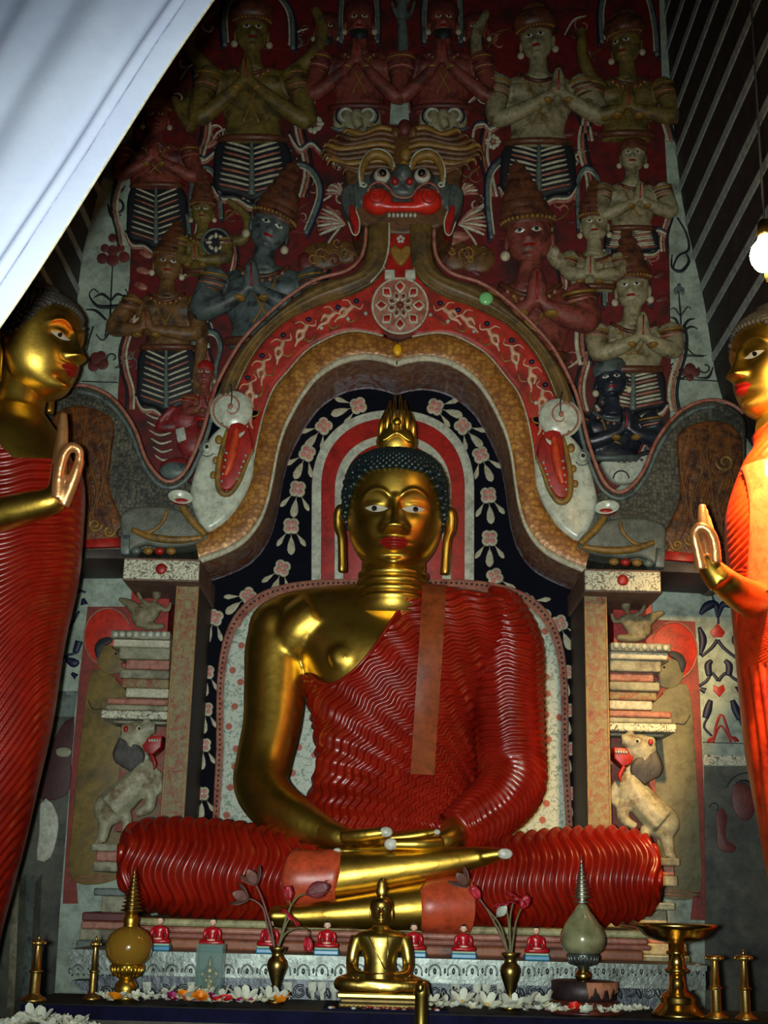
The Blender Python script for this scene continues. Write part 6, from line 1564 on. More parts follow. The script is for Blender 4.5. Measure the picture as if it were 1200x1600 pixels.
# ---- lathe helper in pixels: profile [(r px, py)] on column px at depth Y, standing on the table
def turned(px, prof, Y, base_z, n=28):
    k = SC(px, 1520, Y); y0 = prof[-1][1]; kz = (P(px, y0 - 100, Y).z - P(px, y0, Y).z) / 100
    q = P(px, y0, Y); c = Vector((q.x, Y, base_z))
    return MB().lathe(c, [(r * k, (y0 - y) * kz) for r, y in prof[::-1]], n), c, k, kz
def vase(px, lab, flowers):
    Y = 4.26; m_, c, k, kz = turned(px, [(9, 1486), (13, 1483), (14, 1485), (11, 1490), (8.5, 1494), (9.5, 1499), (14, 1504), (16, 1511), (15, 1518), (11, 1530), (7, 1542), (5, 1552), (5, 1560), (9, 1564), (14, 1567), (15, 1572)], Y, zt)
    t = thing('lotus_vase', lab, 'vase', c, 'brass vases on the altar'); m_.build('vase_body', BRONZE, t)
    G = lambda x, y, dy=0.0: Vector((P(px + x, 1500, Y).x, Y + dy, c.z + (1572 - y) * kz))
    STEM = mat('dry_green_stem', RGB(96, 92, 50), .6); LOT = mat('lotus_crimson', RGB(178, 24, 44), .45); LOTD = mat('lotus_dusky', RGB(120, 50, 56), .5); DRYF = mat('dry_brown_leaf', RGB(110, 76, 66), .6)
    for kind, pts, slab in flowers:
        s = thing('cut_stem', slab, 'flower', G(pts[0][0], pts[0][1]), 'stems in the brass vases')
        a = spl([tuple(G(*q)) for q in pts], 20); MB().tube([Vector(q) for q in a], [.004 - .0015 * i / 19 for i in range(20)], 7).build('stem', STEM if kind != 'dry' else DRYF, s)
        e = Vector(a[-1]); dr = (Vector(a[-1]) - Vector(a[-4])).normalized()
        mm_ = {'bud': LOT, 'dry': DRYF, 'open': LOT, 'white': WHITE, 'leaf': LOTD}[kind]
        qd = Vector((0, 0, 1)).rotation_difference(dr)
        n_ = {'bud': 6, 'dry': 3, 'open': 8, 'white': 2, 'leaf': 4}[kind]
        for i in range(n_):
            an = 2 * PI * i / n_; L = {'bud': .042, 'dry': .05, 'open': .055, 'white': .04, 'leaf': .075}[kind]; sp = {'bud': .22, 'dry': .9, 'open': .95, 'white': .9, 'leaf': .25}[kind]
            rows = []
            for j in range(6):
                t_ = j / 5; w_ = L * .34 * math.sin(PI * (t_ * .88 + .06)); r_ = sp * L * t_ * (1 - .25 * t_) + .004; z_ = L * t_
                if kind == 'open': z_ = L * (t_ * .5 - .6 * t_ * t_)
                rows.append([e + qd @ (Matrix.Rotation(an, 3, 'Z') @ Vector((u * w_, -r_ + abs(u) * .1 * w_, z_))) for u in (-1, -.5, 0, .5, 1)])
            q = MB().grid(rows); q = q.build('petal', mm_, s); md = q.modifiers.new('thick', 'SOLIDIFY'); md.thickness = .0018
    return t
vase(430, 'slender brass vase holding drooping lotuses left of the brass statue', [
    ('dry', [(-2, 1484), (-14, 1455), (-22, 1425), (-34, 1412), (-46, 1408)], 'withered brown stem bent furthest left in the left brass vase'),
    ('dry', [(-2, 1484), (-10, 1450), (-24, 1410), (-36, 1385)], 'withered brown stem standing tallest in the left brass vase'),
    ('bud', [(3, 1484), (10, 1460), (14, 1440), (20, 1420), (18, 1408)], 'crimson lotus bud held upright in the left brass vase'),
    ('open', [(3, 1484), (12, 1455), (18, 1440), (22, 1436)], 'opened red lotus close above the rim of the left brass vase'),
    ('bud', [(4, 1484), (14, 1462), (36, 1452), (50, 1458), (49, 1466)], 'crimson lotus bud hanging out to the right of the left brass vase'),
    ('leaf', [(4, 1484), (16, 1430), (30, 1404), (44, 1398)], 'dusky folded lotus leaning right above the left brass vase')])
vase(797, 'slender brass vase holding red lotuses right of the brass statue', [
    ('dry', [(-3, 1484), (-18, 1450), (-40, 1410), (-68, 1378)], 'long dry stem leaning far left from the right brass vase'),
    ('bud', [(-3, 1484), (-16, 1440), (-40, 1410), (-48, 1398)], 'crimson lotus bud leaning left in the right brass vase'),
    ('open', [(0, 1484), (-2, 1440), (-6, 1412), (-8, 1405)], 'opened red lotus upright in the middle of the right brass vase'),
    ('white', [(-2, 1484), (-16, 1450), (-26, 1432), (-20, 1426)], 'pale petal on a thin stem in the right brass vase'),
    ('bud', [(2, 1484), (8, 1440), (14, 1420), (18, 1412)], 'crimson lotus bud on the right side of the right brass vase'),
    ('open', [(1, 1484), (0, 1430), (6, 1400), (10, 1396)], 'opened red lotus standing tallest in the right brass vase')])

# ---- left globe shrine (gilt foot, amber globe, spire)
AMB = NT('amber_glass'); AMB.b.inputs['Transmission Weight'].default_value = .35; AMB = AMB.fin(RGB(150, 112, 38), .12, 0, .6)
CRY = NT('cloudy_crystal'); n_ = CRY.noise(18, 3); CRY.b.inputs['Transmission Weight'].default_value = .3
CRY = CRY.fin(CRY.ramp(n_, [(.35, RGB(112, 112, 78)), (.65, RGB(160, 160, 120))]), .16, 0, .7)
Yg = 4.24
t = thing('globe_shrine', 'amber glass globe on a gilt ribbed foot with tall spire, left on the altar', 'reliquary', on_table(195, Yg))
m_, c, k, kz = turned(195, [(9, 1534), (12, 1537), (17, 1544), (18, 1552), (15, 1560), (18, 1563), (18, 1568)], Yg, zt); m_.build('foot', GOLD, t)
G = lambda y: c + Vector((0, 0, (1568 - y) * kz))
def piece(prof, name, mm_, n=30, dx=0.0, root=None):
    y0 = prof[-1][1]; return MB().lathe(G(y0) + Vector((dx * k, 0, 0)), [(r * k, (y0 - y) * kz) for r, y in prof[::-1]], n).build(name, mm_, root or t)
cup = piece([(25, 1512), (26, 1515), (24, 1522), (20, 1530), (12, 1535), (8, 1537)], 'cup', GOLD)
for i in range(22):
    a = 2 * PI * i / 22; q = MB(); q.tube([G(1514) + Vector((25.5 * k * math.cos(a), 25.5 * k * math.sin(a), 0)), G(1522) + Vector((24.5 * k * math.cos(a), 24.5 * k * math.sin(a), 0)), G(1530) + Vector((20 * k * math.cos(a), 20 * k * math.sin(a), 0))], 2.2 * k, 6); q.build('rib', GOLD, cup)
piece([(12, 1452), (24, 1458), (32, 1467), (36, 1478), (36.5, 1488), (34, 1500), (28, 1508), (24, 1512)], 'globe', AMB, 40)
piece([(6, 1430), (10, 1434), (12, 1442), (11, 1450), (13, 1454)], 'neck_dome', GOLD)
sp = [(.4, 1352)]
for i in range(11): y = 1362 + i * 6.2; r = 1.6 + i * 1.05; sp += [(r, y), (r * 1.5, y + 2.2), (r * 1.5, y + 3.4), (r, y + 4.4)]
spire = piece(sp + [(9, 1431)], 'spire', BRONZE, 18)

# ---- right crystal reliquary on a broken drum
t = thing('crystal_reliquary', 'cloudy crystal drop on silver ribbed cup with wire spire, right on the altar', 'reliquary', on_table(912, Yg) + Vector((0, 0, (1568 - 1520) * kz)))
o1 = on_table(912, Yg); c = Vector((o1.x, Yg, o1.z)); G = lambda y: c + Vector((0, 0, (1570 - y) * kz))
piece([(7, 1502), (8, 1505), (13, 1510), (13, 1516), (10, 1520)], 'foot', BRASS)
cup = piece([(24, 1478), (25, 1481), (23, 1490), (20, 1496), (9, 1499), (8, 1503)], 'cup', SILVER)
for i in range(22):
    a = 2 * PI * i / 22; q = MB(); q.tube([G(1481) + Vector((25 * k * math.cos(a), 25 * k * math.sin(a), 0)), G(1495) + Vector((20.5 * k * math.cos(a), 20.5 * k * math.sin(a), 0))], 2.0 * k, 6); q.build('rib', SILVER, cup)
piece([(4, 1398), (9, 1403), (13, 1411), (20, 1420), (28, 1432), (34, 1446), (35.5, 1458), (33, 1468), (28, 1475), (23, 1479)], 'crystal', CRY, 40)
sp = [(.4, 1318)]
for i in range(10): y = 1328 + i * 6.4; r = 1.2 + i * 1.0; sp += [(r, y), (r * 1.5, y + 1.6), (r * 1.5, y + 2.6), (r, y + 4)]
piece(sp + [(5, 1394), (14, 1396), (13, 1398)], 'spire', mat('wire_silver', (.42, .42, .34, 1), .4, 1.0, .3, 20), 16)
t = thing('broken_drum', 'broken dark drum with bare plaster patch on a round brown foot', 'stand', c, None)
CLAY = mat('sooty_clay', RGB(40, 26, 28), .5, 0, .35, 14); PLAST = mat('bare_pink_plaster', RGB(172, 112, 80), .7, 0, .2, 12)
piece([(46, 1520.5), (50, 1522), (50, 1548), (46, 1551)], 'drum', CLAY, 36)
piece([(50, 1550), (54, 1553), (55, 1558), (58, 1561), (58, 1564), (62, 1567), (64, 1570)], 'foot', mat('lacquered_brown', RGB(78, 34, 28), .32, 0, .25, 10), 40)
rows = []
for i in range(25):
    a = -PI / 2 - .05 + 1.5 * i / 24; dpt = (1538 + 8 * math.sin(i * 1.1) + 4 * math.sin(i * 2.7)) if i < 14 else (1534 + 6 * math.sin(i * 1.9))
    if i in (0, 24): dpt = 1526
    rows.append([G(y) + Vector((50.8 * k * math.cos(a), 50.8 * k * math.sin(a), 0)) for y in (1521, (1521 + dpt) / 2, dpt)])
q = MB().grid(rows).build('plaster_patch', PLAST, t); md = q.modifiers.new('thick', 'SOLIDIFY'); md.thickness = .006; md.offset = 1

# ---- brass offering stand
Yb = 4.16
o1 = on_table(1060, Yb); c = Vector((o1.x, Yb, zt)); k = SC(1060, 1520, Yb); kz = k; G = lambda y: c + Vector((0, 0, (1580 - y) * kz))
t = thing('offering_stand', 'tall brass offering stand with wide shallow dish, right end of the altar', 'stand', c)
piece([(58, 1447), (64, 1442), (66, 1442), (64, 1447), (58, 1451), (50, 1460), (36, 1467), (20, 1470), (14, 1472)], 'dish', BRASS, 56)
piece([(12, 1470), (12, 1482), (16, 1484), (16, 1487), (12, 1489), (13, 1500), (14, 1508), (20, 1511), (18, 1514), (12, 1517)], 'stem', BRASS, 36)
piece([(12, 1516), (13, 1530), (15, 1541), (24, 1547), (28, 1553), (27, 1558), (30, 1562), (35, 1568), (41, 1575), (42, 1580)], 'bell_foot', BRASS, 48)

# ---- candle stands
def candle(px, Y, ytop, lab, cup_w, wick, zbase=None, r=6.5, ring=True):
    zb_ = zt if zbase is None else zbase; o1 = on_table(px, Y, zb_); c = Vector((o1.x, Y, zb_)); k = SC(px, 1520, Y)
    h = (zof(px, ytop, Y) - zb_) / k
    t = thing('candle_stand', lab, 'candle stand', c, 'brass candle stands')
    OB = mat('dull_old_brass', (.50, .34, .10, 1), .38, 1.0, .25, 14, bump=.15)
    MB().lathe(c, [(r * 2.6 * k, 0), (r * 2.4 * k, 3 * k), (r * 1.4 * k, 8 * k), (r * 1.05 * k, 12 * k), (r * 1.0 * k, h * .45 * k), (r * .95 * k, h * .46 * k), (r * 1.4 * k, h * .48 * k), (r * 1.4 * k, h * .5 * k), (r * .9 * k, h * .52 * k), (r * .62 * k, (h - 6) * k), (r * .6 * k, (h - 4) * k)], 18).build('column', OB, t)
    MB().lathe(c + Vector((0, 0, (h - 8) * k)), [(4 * k, 0), (cup_w * .7 * k, 2 * k), (cup_w * k, 3 * k), (cup_w * .92 * k, 7 * k), (cup_w * .8 * k, 9 * k), (3 * k, 9 * k)], 20).build('drip_pan', OB, t)
    for i in range(6):
        a = 2 * PI * i / 6; q = MB(); q.ell(c + Vector((cup_w * .95 * k * math.cos(a), cup_w * .95 * k * math.sin(a), (h - 3) * k)), (2.2 * k, 2.2 * k, 2.6 * k), 8, 6); q.build('pan_stud', OB, t)
    if wick: MB().lathe(c + Vector((0, 0, h * k)), [(2.0 * k, 0), (1.8 * k, 6 * k), (.4 * k, 10 * k)], 8).build('spike', BRASS, t)
candle(52, 4.12, 1470, 'old brass candle stand at the far left of the altar', 11, True, r=8)
candle(143, 4.22, 1472, 'slim brass candle stand between the far left stand and the globe shrine', 8, True, r=5.5)
candle(1120, 4.14, 1494, 'brass candle stand beside the offering stand', 14, False, r=7.5)
candle(1166, 4.12, 1494, 'brass candle stand with spike at the far right of the altar', 14, True, r=7)
# ---- rounded brass post in front of the statue
o1 = on_table(657, 3.92, z2); k = SC(657, 1560, 3.92); h = (zof(657, 1530, 3.92) - z2) / k
MBp = MB().lathe(Vector((o1.x, 3.92, z2)), [(14 * k, 0), (12 * k, 4 * k), (10.5 * k, 8 * k), (10.5 * k, (h - 26) * k), (12.5 * k, (h - 22) * k), (12 * k, (h - 16) * k), (11 * k, (h - 8) * k), (7 * k, (h - 2) * k), (1 * k, h * k)], 24)
t = thing('brass_post', 'short rounded brass post in front of the brass statue', 'post', Vector((o1.x, 3.92, z2))); MBp.build('post', BG, t)
MB().ell(Vector((o1.x - .004, 3.92 - 10 * k, z2 + (h - 12) * k)), (6 * k, 5 * k, 8 * k), 12, 8).build('post_knob', BRONZE, t)

# ---- glass case with a tiny gilt figure
Yc = 4.30; o1 = on_table(325, Yc); k = SC(325, 1520, Yc); t = thing('glass_case', 'upright glass case holding a tiny gilt figure, left of the vase', 'case', o1)
GL = NT('greenish_case_glass'); GL.b.inputs['Alpha'].default_value = .3; GL = GL.fin(RGB(120, 150, 140), .1)
hz = zof(325, 1476, Yc) - zt; w2 = 21 * k
for (lo, hi) in (((-w2, -.03, .012), (w2, -.027, hz)), ((-w2, .03, .012), (w2, .033, hz)), ((-w2, -.03, .012), (-w2 + .003, .03, hz)), ((w2 - .003, -.03, .012), (w2, .03, hz)), ((-w2, -.03, hz), (w2, .033, hz + .003))):
    MB().box(tuple(o1 + Vector(lo)), tuple(o1 + Vector(hi))).build('pane', GL, t, False)
MB().box(tuple(o1 + Vector((-w2 - .004, -.034, 0))), tuple(o1 + Vector((w2 + .004, .037, .012)))).build('case_base', mat('case_maroon', RGB(90, 30, 34), .5), t, False)
o2 = o1 + Vector((0, 0, .013)); g2 = thing('gilt_figurine', 'tiny crowned gilt figure standing inside the glass case', 'figurine', o2)
d = MB(); d.lathe(o2, [(13 * k, 0), (13 * k, 6 * k), (9 * k, 8 * k), (11 * k, 14 * k), (9 * k, 22 * k), (6 * k, 30 * k), (9 * k, 36 * k), (8 * k, 42 * k), (3 * k, 45 * k)], 18)
d.ell(o2 + Vector((0, 0, 49 * k)), (4.6 * k, 4.6 * k, 5.4 * k), 12, 9); d.lathe(o2 + Vector((0, 0, 52 * k)), [(4 * k, 0), (3 * k, 4 * k), (.6 * k, 9 * k)], 10)
for s_ in (-1, 1): d.tube([o2 + Vector((s_ * 8 * k, 0, 39 * k)), o2 + Vector((s_ * 13 * k, -.004, 28 * k)), o2 + Vector((s_ * 5 * k, -8 * k, 24 * k))], [2.6 * k, 2.4 * k, 2 * k], 8); d.ell(o2 + Vector((s_ * 10 * k, -4 * k, 10 * k)), (5 * k, 5 * k, 4 * k), 10, 7)
fuse(d, 1.6 * k, 1).build('figure', GOLD, g2)

# ---- offering flowers
PETW = mat('waxy_white_petal', RGB(206, 210, 190), .5, 0, .08, 30, bump=0); HEARTY = mat('yellow_flower_heart', RGB(206, 176, 60), .5, 0, .1, 30, bump=0)
ORG_ = mat('orange_petal', RGB(224, 130, 20), .5, 0, .1, 30, bump=0); MAG = mat('magenta_petal', RGB(140, 14, 84), .5, 0, .1, 30, bump=0); REDF = mat('scarlet_petal', RGB(210, 30, 24), .5, 0, .1, 30, bump=0)
def flower_mesh(name, petals, L, wd, up, mp, mh, rings=1):
    mb = MB()
    for r in range(rings):
        for i in range(petals):
            a = 2 * PI * (i + .5 * r) / petals; Lr = L * (1 - .28 * r); u2 = up + .35 * r; rows = []
            for t_, w_, z_ in ((.08, .25, .0), (.5, .95, .45), (.8, .8, .75), (1.0, .1, .85)):
                x = Lr * t_; z = Lr * u2 * z_
                rows.append([Matrix.Rotation(a, 3, 'Z') @ Vector((x, s_ * wd * w_, z + abs(s_) * wd * .25)) for s_ in (-1, 0, 1)])
            mb.grid(rows)
    mb.ell((0, 0, L * .12), (L * .16, L * .16, L * .13), 8, 5, 1)
    me = mb.build(name, [mp, mh], origin=(0, 0, 0)); d_ = me.data; bpy.data.objects.remove(me, do_unlink=True); return d_
FM = {'big': flower_mesh('white_blossom', 5, .032, .011, .7, PETW, HEARTY), 'small': flower_mesh('jasmine', 5, .015, .006, .5, PETW, HEARTY), 'orange': flower_mesh('marigold', 9, .024, .007, .5, ORG_, ORG_, 3),
      'magenta': flower_mesh('magenta_blossom', 6, .02, .008, .5, MAG, HEARTY, 2), 'red': flower_mesh('red_blossom', 6, .02, .008, .5, REDF, HEARTY, 2)}
rf = random.Random(21)
NM = {'big': ('white_blossom', 'blossom'), 'small': ('jasmine_flower', 'jasmine'), 'orange': ('marigold', 'marigold'), 'magenta': ('magenta_blossom', 'blossom'), 'red': ('red_blossom', 'blossom')}
def put(kind, p, lab, group, sc2=1.0):
    o = bpy.data.objects.new(NM[kind][0], FM[kind]); C.objects.link(o); o.location = p; o.rotation_euler = (rf.uniform(-.7, .9), rf.uniform(-.6, .6), rf.uniform(0, 6.3)); s_ = sc2 * rf.uniform(.85, 1.2); o.scale = (s_, s_, s_)
    tag(o, lab, NM[kind][1], group); return o
def row(kind, x0, x1, n, lab, group, y0=YT0 + .03, y1=YT0 + .13, sc2=1.0, zz=.012):
    for i in range(n):
        x = x0 + (x1 - x0) * (i + rf.uniform(.1, .9)) / n; Y = rf.uniform(y0, y1); p = on_table(x, Y); put(kind, p + Vector((0, 0, zz + rf.uniform(0, .008))), lab, group, sc2)
row('small', 155, 430, 60, 'tiny jasmine flower scattered along the altar edge left of the brass statue', 'jasmine left of the brass statue')
row('small', 672, 1010, 75, 'tiny jasmine flower scattered along the altar edge right of the brass statue', 'jasmine right of the brass statue')
row('big', 258, 440, 9, 'white blossom lying among coloured flowers left of the brass statue', 'white blossoms left of the brass statue', zz=.02)
row('big', 672, 860, 14, 'white blossom lying on the altar edge around the right vase foot', 'white blossoms right of the brass statue', zz=.02)
for x in (286, 300, 312, 444, 436): put('orange', on_table(x, YT0 + .06) + Vector((0, 0, .018)), 'orange marigold among the offerings left of the brass statue', 'marigolds left of the brass statue')
for x in (330, 348, 380, 386, 268): put('magenta', on_table(x, YT0 + .05) + Vector((0, 0, .018)), 'magenta blossom among the offerings left of the brass statue', 'magenta blossoms on the altar')
for x in (340, 352): put('red', on_table(x, YT0 + .04) + Vector((0, 0, .016)), 'red blossom among the white flowers below the glass case', 'red blossoms below the glass case')
put('red', on_table(898, YT0 + .05) + Vector((0, 0, .02)), 'single red blossom below the broken drum', 'red blossom')
put('orange', on_table(178, YT0 + .02) + Vector((0, 0, .014)), 'single yellow blossom below the globe shrine', 'yellow blossom')
def heap(cx, w_, n, hmax, lab, group, Y0=3.74, Y1=3.98, big=.15):
    for i in range(n):
        u = rf.uniform(-1, 1); v = rf.random(); x = cx + u * w_; Y = Y0 + (Y1 - Y0) * v
        h = hmax * (1 - abs(u) ** 2.2) * (1 - abs(2 * v - 1) ** 2.5) * rf.uniform(.75, 1.0)
        p = on_table(x, Y, z2); put('big' if rf.random() < big else 'small', p + Vector((0, 0, .01 + h)), lab, group, 1.15)
tr = thing('flower_tray', 'dark tray under the heap of white flowers at lower left', 'tray', P(70, 1640, 3.86)); 
oL = on_table(70, 3.86, z2); MB().lathe(Vector((oL.x, 3.86, z2)), [(.20, 0), (.22, .02), (.21, .022), (.19, .008)], 40, sy=.62).build('tray', DARKW, tr)
oR = on_table(1115, 3.86, z2); tr2 = thing('flower_tray', 'dark tray under the heap of white flowers at lower right', 'tray', Vector((oR.x, 3.86, z2))); MB().lathe(Vector((oR.x, 3.86, z2)), [(.16, 0), (.18, .02), (.17, .022), (.15, .008)], 40, sy=.62).build('tray', DARKW, tr2)
def mound(o1, rx, ry, h, lab, name):
    m_ = MB(); m_.ell(o1 + Vector((0, 0, .008)), (rx, ry, h), 36, 16); t = thing(name, lab, 'flower heap', o1); stuff(m_.build('packed_petals', mat('packed_white_petals', RGB(150, 158, 140), .6, 0, .4, 60, c2=RGB(70, 84, 70), c2s=70, c2t=(.45, .55), bump=.9, bs=90, bd=.012), t))
mound(Vector((oL.x, 3.86, z2)), .19, .115, .085, 'packed mound of white petals in the lower left tray', 'petal_mound'); mound(Vector((oR.x, 3.86, z2)), .15, .1, .06, 'packed mound of white petals in the lower right tray', 'petal_mound')
def heap2(o1, rx, ry, h, n, lab, group):
    for i in range(n):
        r = math.sqrt(rf.random()); a = rf.uniform(PI, 2 * PI) if i % 5 else rf.uniform(0, PI); x, y = r * math.cos(a), r * math.sin(a)
        put('big' if rf.random() < .12 else 'small', o1 + Vector((x * rx, y * ry, .012 + h * math.sqrt(max(0, 1 - r * r)))), lab, group, 1.05)
heap2(Vector((oL.x, 3.86, z2)), .19, .115, .085, 120, 'small white flower in the heap at lower left', 'white flowers in the lower left heap')
heap2(Vector((oR.x, 3.86, z2)), .15, .1, .06, 70, 'small white flower in the heap at lower right', 'white flowers in the lower right heap')
# ================================================================== STANDING BUDDHAS AT THE SIDES
def standing(mx, Y, rings, hx, hy, hs, yaw, lab, arm, hand_pts, ring_pts, finger_pts, neck, phase, robe_mat, clipf, sash=None):
    bx = rings[-1]; base = P((bx[1] + bx[2]) / 2, bx[0], Y); base.z = 0
    t = thing('standing_buddha', lab, 'statue', base)
    R = spl(rings, 200)
    def mk(off, ridges, n, rr):
        rows = []
        for v in rr:
            py, xl, xr, hd_ = v[:4]; cx = (xl + xr) / 2; c = P(cx, py, Y); k = SC(cx, py, Y); a = (xr - xl) / 2; r = []
            if c.z < .02: continue
            for i in range(n):
                th = 2 * PI * i / n; co, si = math.cos(th), math.sin(th); px = cx + a * co
                h = .010 * ridge(phase(px, py, si)) * min(1, max(0, si * 1.8)) if ridges else 0
                r.append(c + Vector(((a * k + off + h) * co, -(hd_ + off + h) * si, 0)))
            rows.append(r)
        return rows
    # gilded chest, neck and arm in one skin
    d = MB(); d.grid(mk(0, False, 40, [v for v in R if v[0] < 1000][::3]), True, 0, True, True)
    ytube(d, neck, 22, 0, 16); ytube(d, arm, 20, 0, 40)
    for f in hand_pts: ytube(d, f, 12, 0, 18)
    body_o = fuse(d, .009, 6).build('body', GOLD, t)
    d = MB()
    for f in ring_pts + finger_pts: ytube(d, f, 12, 0, 24)
    fuse(d, .006, 3).build('fingers', mat('coppery_gilt', (.75, .36, .14, 1), .35, .75, .15, 9), t)
    rr = [v for v in spl(rings, 900) if 660 < v[0] < 1480] + [v for v in spl(rings, 60) if v[0] >= 1480]
    rows = mk(.014, True, 210, rr); out_f = []
    for v in rr:
        py, xl, xr = v[:3]; cx = (xl + xr) / 2; a = (xr - xl) / 2
        if P(cx, py, Y).z < .02: continue
        out_f.append([clipf(cx + a * math.cos(2 * PI * i / 210), py) for i in range(210)])
    robe_ = clip_grid(rows, out_f, True); robe_.build('robe', robe_mat, t)
    if sash:
        rows = []
        for i in range(50):
            u = i / 49; y = sash[0] + (sash[1] - sash[0]) * u; v = [np.interp(y, R[:, 0], R[:, q]) for q in range(4)]
            cx = (v[1] + v[2]) / 2; a = (v[2] - v[1]) / 2; k = SC(cx, y, Y); r = []
            for j in range(9):
                px = sash[2] + (sash[3] - sash[2]) * j / 8; co = (px - cx) / a; si = math.sqrt(max(0, 1 - co * co))
                off = .022 if j in (0, 8) else .036
                r.append(P(cx, y, Y) + Vector(((a * k + off) * co, -(v[3] + off) * si, 0)))
            rows.append(r)
        MB().grid(rows).build('sash', CUFF, t, auto=50)
    h = Head(2.35); T = frame(P(hx, hy, Y), hs * SC(hx, hy, Y), yaw, 0.0)
    ho = face_parts(h, T, t, GOLD, pupil=True, gaze=0.0, lod=1.2)
    for s_ in (-1, 1): ear_mesh(T, s_, yb=.2).build('ear', GOLD, ho)
    cap, cur = hair_cap(h, T, .06, 17, .05, seed=5)
    cap.build('hair', HAIRG, ho); stuff(cur.build('hair_curls', HAIRG, ho))
    m_ = MB(); m_.lathe(T((0, .1, 2.3)), [(.55 * hs * SC(hx, hy, Y), 0), (.5 * hs * SC(hx, hy, Y), .25 * hs * SC(hx, hy, Y)), (.1 * hs * SC(hx, hy, Y), .45 * hs * SC(hx, hy, Y))], 24); m_.build('topknot', HAIRG, ho)
    return t
YSL = 4.55
ringsL = [(640, -60, 66, .12), (665, -80, 84, .17), (690, -96, 100, .2), (749, -104, 124, .22), (830, -106, 122, .23), (906, -108, 114, .23), (1001, -110, 93, .22), (1124, -112, 74, .21), (1229, -116, 50, .2), (1324, -120, 27, .2), (1395, -124, 8, .19), (1500, -132, -18, .19), (1700, -150, -50, .19), (2000, -170, -80, .19), (2200, -180, -90, .19)]
def phL(px, py, si):
    u = min(max((py - 840) / 330, 0), 1); u = u * u * (3 - 2 * u)
    return 2 * PI * ((py + (.35 + 1.5 * u) * (px - 60)) / 13.5 + .1 * math.sin(px * .12))
def clL(px, py):
    return py - np.interp(px, [-200, -60, 0, 45, 70, 126, 200], [640, 660, 702, 746, 742, 728, 720])
standing(False, YSL, ringsL, 46, 629, 75, math.radians(72), 'gilded standing statue in red robe at the left edge raising one hand',
         [(-60, 720, YSL - .1, 40), (-70, 790, YSL - .16, 36), (-50, 812, YSL - .24, 34), (-10, 806, YSL - .28, 29), (40, 794, YSL - .30, 26), (78, 784, YSL - .31, 22), (92, 775, YSL - .31, 18)],
         [[(82, 792, YSL - .31, 18), (92, 760, YSL - .31, 17), (96, 725, YSL - .31, 15)]],
         [[(98, 790, YSL - .33, 11), (110, 762, YSL - .34, 10), (120, 735, YSL - .35, 9), (125, 718, YSL - .35, 8)], [(92, 745, YSL - .36, 8), (100, 712, YSL - .37, 8), (112, 698, YSL - .37, 8), (124, 704, YSL - .36, 7), (124, 718, YSL - .355, 7)]],
         [[(90, 780, YSL - .34, 11), (94, 730, YSL - .35, 10.5), (98, 680, YSL - .35, 9), (99, 645, YSL - .35, 6)], [(86, 760, YSL - .31, 10), (92, 720, YSL - .31, 9.5), (97, 676, YSL - .31, 8), (98, 652, YSL - .31, 6)], [(84, 760, YSL - .28, 9), (90, 720, YSL - .28, 9), (95, 684, YSL - .28, 8), (96, 662, YSL - .28, 6)]],
         [(30, 590, YSL, 46), (20, 630, YSL, 50), (0, 665, YSL, 60)], phL, ROBE, clL)
YSR = 4.42
ringsR = [(640, 1195, 1330, .12), (665, 1180, 1350, .17), (695, 1186, 1370, .2), (726, 1168, 1375, .21), (797, 1144, 1380, .23), (850, 1142, 1382, .23), (932, 1150, 1384, .23), (1052, 1161, 1385, .22), (1165, 1172, 1386, .21), (1236, 1184, 1388, .2), (1300, 1196, 1390, .2), (1500, 1230, 1395, .19), (1700, 1255, 1400, .19), (2000, 1280, 1410, .19), (2250, 1290, 1410, .19)]
def phR(px, py, si):
    u = min(max((py - 900) / 150, 0), 1)
    return 2 * PI * ((px - .12 * py) / 9.0 * u + (1 - u) * ((py + 1.1 * (px - 1180)) / 12.0))
def clR(px, py): return py - np.interp(px, [1100, 1145, 1170, 1200, 1260, 1400], [690, 700, 690, 672, 660, 640])
standing(True, YSR, ringsR, 1222, 662, 76, math.radians(-72), 'gilded standing statue in orange lit robe at the right edge raising one hand',
         [(1240, 950, YSR + .05, 34), (1200, 945, YSR - .05, 32), (1165, 932, YSR - .18, 28), (1138, 914, YSR - .27, 24), (1118, 895, YSR - .30, 20)],
         [[(1128, 912, YSR - .31, 22), (1112, 890, YSR - .31, 20), (1102, 866, YSR - .31, 15)]],
         [[(1096, 890, YSR - .33, 10), (1090, 862, YSR - .34, 9), (1085, 838, YSR - .35, 8.5), (1087, 826, YSR - .35, 7.5)], [(1118, 880, YSR - .34, 10), (1116, 850, YSR - .35, 9), (1108, 830, YSR - .36, 8.5), (1094, 822, YSR - .36, 8), (1087, 828, YSR - .355, 7)]],
         [[(1104, 870, YSR - .32, 11), (1102, 840, YSR - .32, 10), (1098, 812, YSR - .32, 9), (1097, 788, YSR - .32, 6)], [(1108, 868, YSR - .29, 10), (1106, 838, YSR - .29, 9.5), (1101, 812, YSR - .29, 8), (1100, 794, YSR - .29, 6)], [(1112, 866, YSR - .26, 9), (1110, 840, YSR - .26, 9), (1105, 818, YSR - .26, 8), (1104, 804, YSR - .26, 5)]],
         [(1235, 620, YSR, 46), (1250, 655, YSR, 54), (1262, 680, YSR, 64)], phR, mat('orange_red_robe_paint', RGB(196, 52, 16), .32, 0, .2, 6, c2=RGB(170, 38, 16), c2s=9, bump=.1), clR, (742, 944, 1162, 1190))

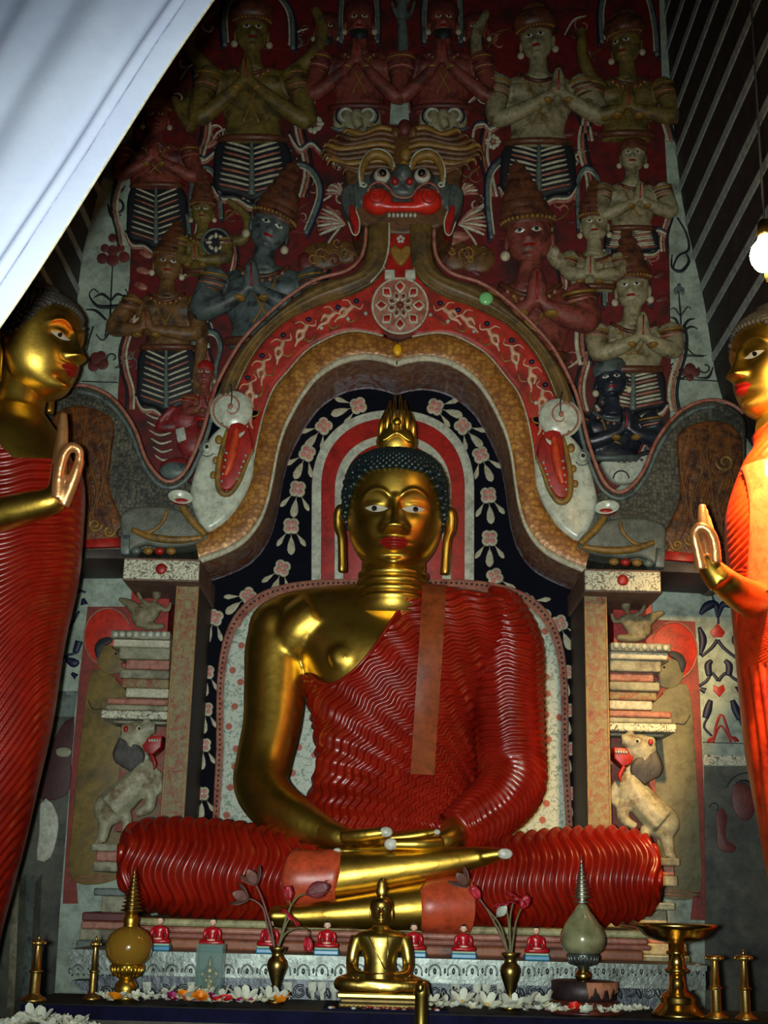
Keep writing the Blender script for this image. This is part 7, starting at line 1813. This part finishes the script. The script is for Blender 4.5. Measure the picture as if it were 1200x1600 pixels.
# ================================================================== CURTAIN
YC = 2.15
CURT = mat('white_cotton_curtain', RGB(196, 206, 226), .85, 0, .05, 4, c2=RGB(180, 190, 218), c2s=3, c2t=(.4, .7), bump=.25, bs=120, bd=.002, grime=.06)
ct = thing('white_curtain', 'white cotton curtain drawn aside across the top left corner', 'curtain', P(0, 520, YC))
E0 = np.array((-150.0, 741.0)); dv_ = np.array((.5473, -.8369)); nv_ = np.array((-.8369, -.5473)); kc = SC(100, 200, YC)
def fold(t_, s_):
    a = s_ / 1200.0; d = 0.0
    for t0, t1, w_, A in ((50, 46, 7, 9), (62, 70, 14, -7), (110, 150, 30, 12), (150, 215, 22, -9), (185, 260, 18, 11), (215, 310, 20, -9), (250, 350, 26, 12), (300, 420, 30, -10), (350, 490, 34, 12)):
        c_ = t0 + (t1 - t0) * a; d += A * math.exp(-((t_ - c_) / w_) ** 2)
    return d + (4 if t_ < 44 else 0) * (1 - math.exp(-((44 - t_) / 8) ** 2))
rows = []
for i in range(70):
    s_ = i * 1200 / 69; r = []
    for j in range(150):
        t_ = 700 * (j / 149) ** 1.25; q = E0 + dv_ * s_ + nv_ * t_ + dv_ * 0; wob = 3 * math.sin(s_ / 90.0) * math.exp(-t_ / 60)
        q = q + nv_ * wob; r.append(P(q[0], q[1], YC) + Vector((0, -(fold(t_, s_) + 2 * math.sin(s_ / 60 + t_ / 40)) * kc, 0)))
    rows.append(r)
o = MB().grid(rows).build('cloth', CURT, ct); md = o.modifiers.new('thick', 'SOLIDIFY'); md.thickness = .004
MB().tube([q[0] for q in rows], .0028, 8).build('hem', mat('cream_hem', RGB(206, 200, 170), .85, 0, .1, 20), ct)
MB().tube([rows[i][13] + Vector((0, -.003, 0)) for i in range(70)], .002, 6).build('hem_stitch', mat('lilac_stitch', RGB(170, 176, 206), .85), ct)

# ================================================================== HANGING LAMP
YLm = 3.75
bl = P(1197, 398, YLm); k = SC(1197, 398, YLm)
lp = thing('hanging_lamp', 'glowing warm hanging bulb at the right edge', 'lamp', bl)
em = bpy.data.materials.new('glowing_bulb'); em.use_nodes = True; b = em.node_tree.nodes['Principled BSDF']
b.inputs['Emission Color'].default_value = (1.0, .62, .22, 1); b.inputs['Emission Strength'].default_value = 110; b.inputs['Base Color'].default_value = (1, .8, .5, 1)
MB().lathe(bl - Vector((0, 0, 26 * k)), [(3 * k, 0), (16 * k, 3 * k), (23 * k, 14 * k), (25 * k, 26 * k), (22 * k, 38 * k), (13 * k, 50 * k), (10 * k, 58 * k)], 28).build('bulb', em, lp)
MB().lathe(bl + Vector((0, 0, 31 * k)), [(11 * k, 0), (12 * k, 4 * k), (11 * k, 24 * k), (5 * k, 30 * k)], 20).build('socket', BRONZE, lp)
MB().tube([bl + Vector((0, 0, 55 * k)), Vector((bl.x, bl.y, cz + .25))], .004, 8).build('cord', DARKP, lp)
MB().tube([bl - Vector((0, 0, 26 * k)), bl - Vector((2 * k, 0, 36 * k)), bl - Vector((0, 0, 46 * k))], [3 * k, 2.6 * k, 2 * k], 8).build('pull_cord', HEARTY, lp)

sp_ = bpy.data.lights.new('added_right_statue_spot', 'SPOT'); sp_.energy = 620; sp_.color = (1.0, .62, .24); sp_.spot_size = math.radians(80); sp_.spot_blend = 1.0; sp_.shadow_soft_size = .05  # added spot below the bulb, aimed to brighten the right standing statue
spo = bpy.data.objects.new('added_right_statue_spot', sp_); C.objects.link(spo); spo.location = bl - Vector((0, 0, 50 * k)); aim(spo, P(1275, 860, 4.4))
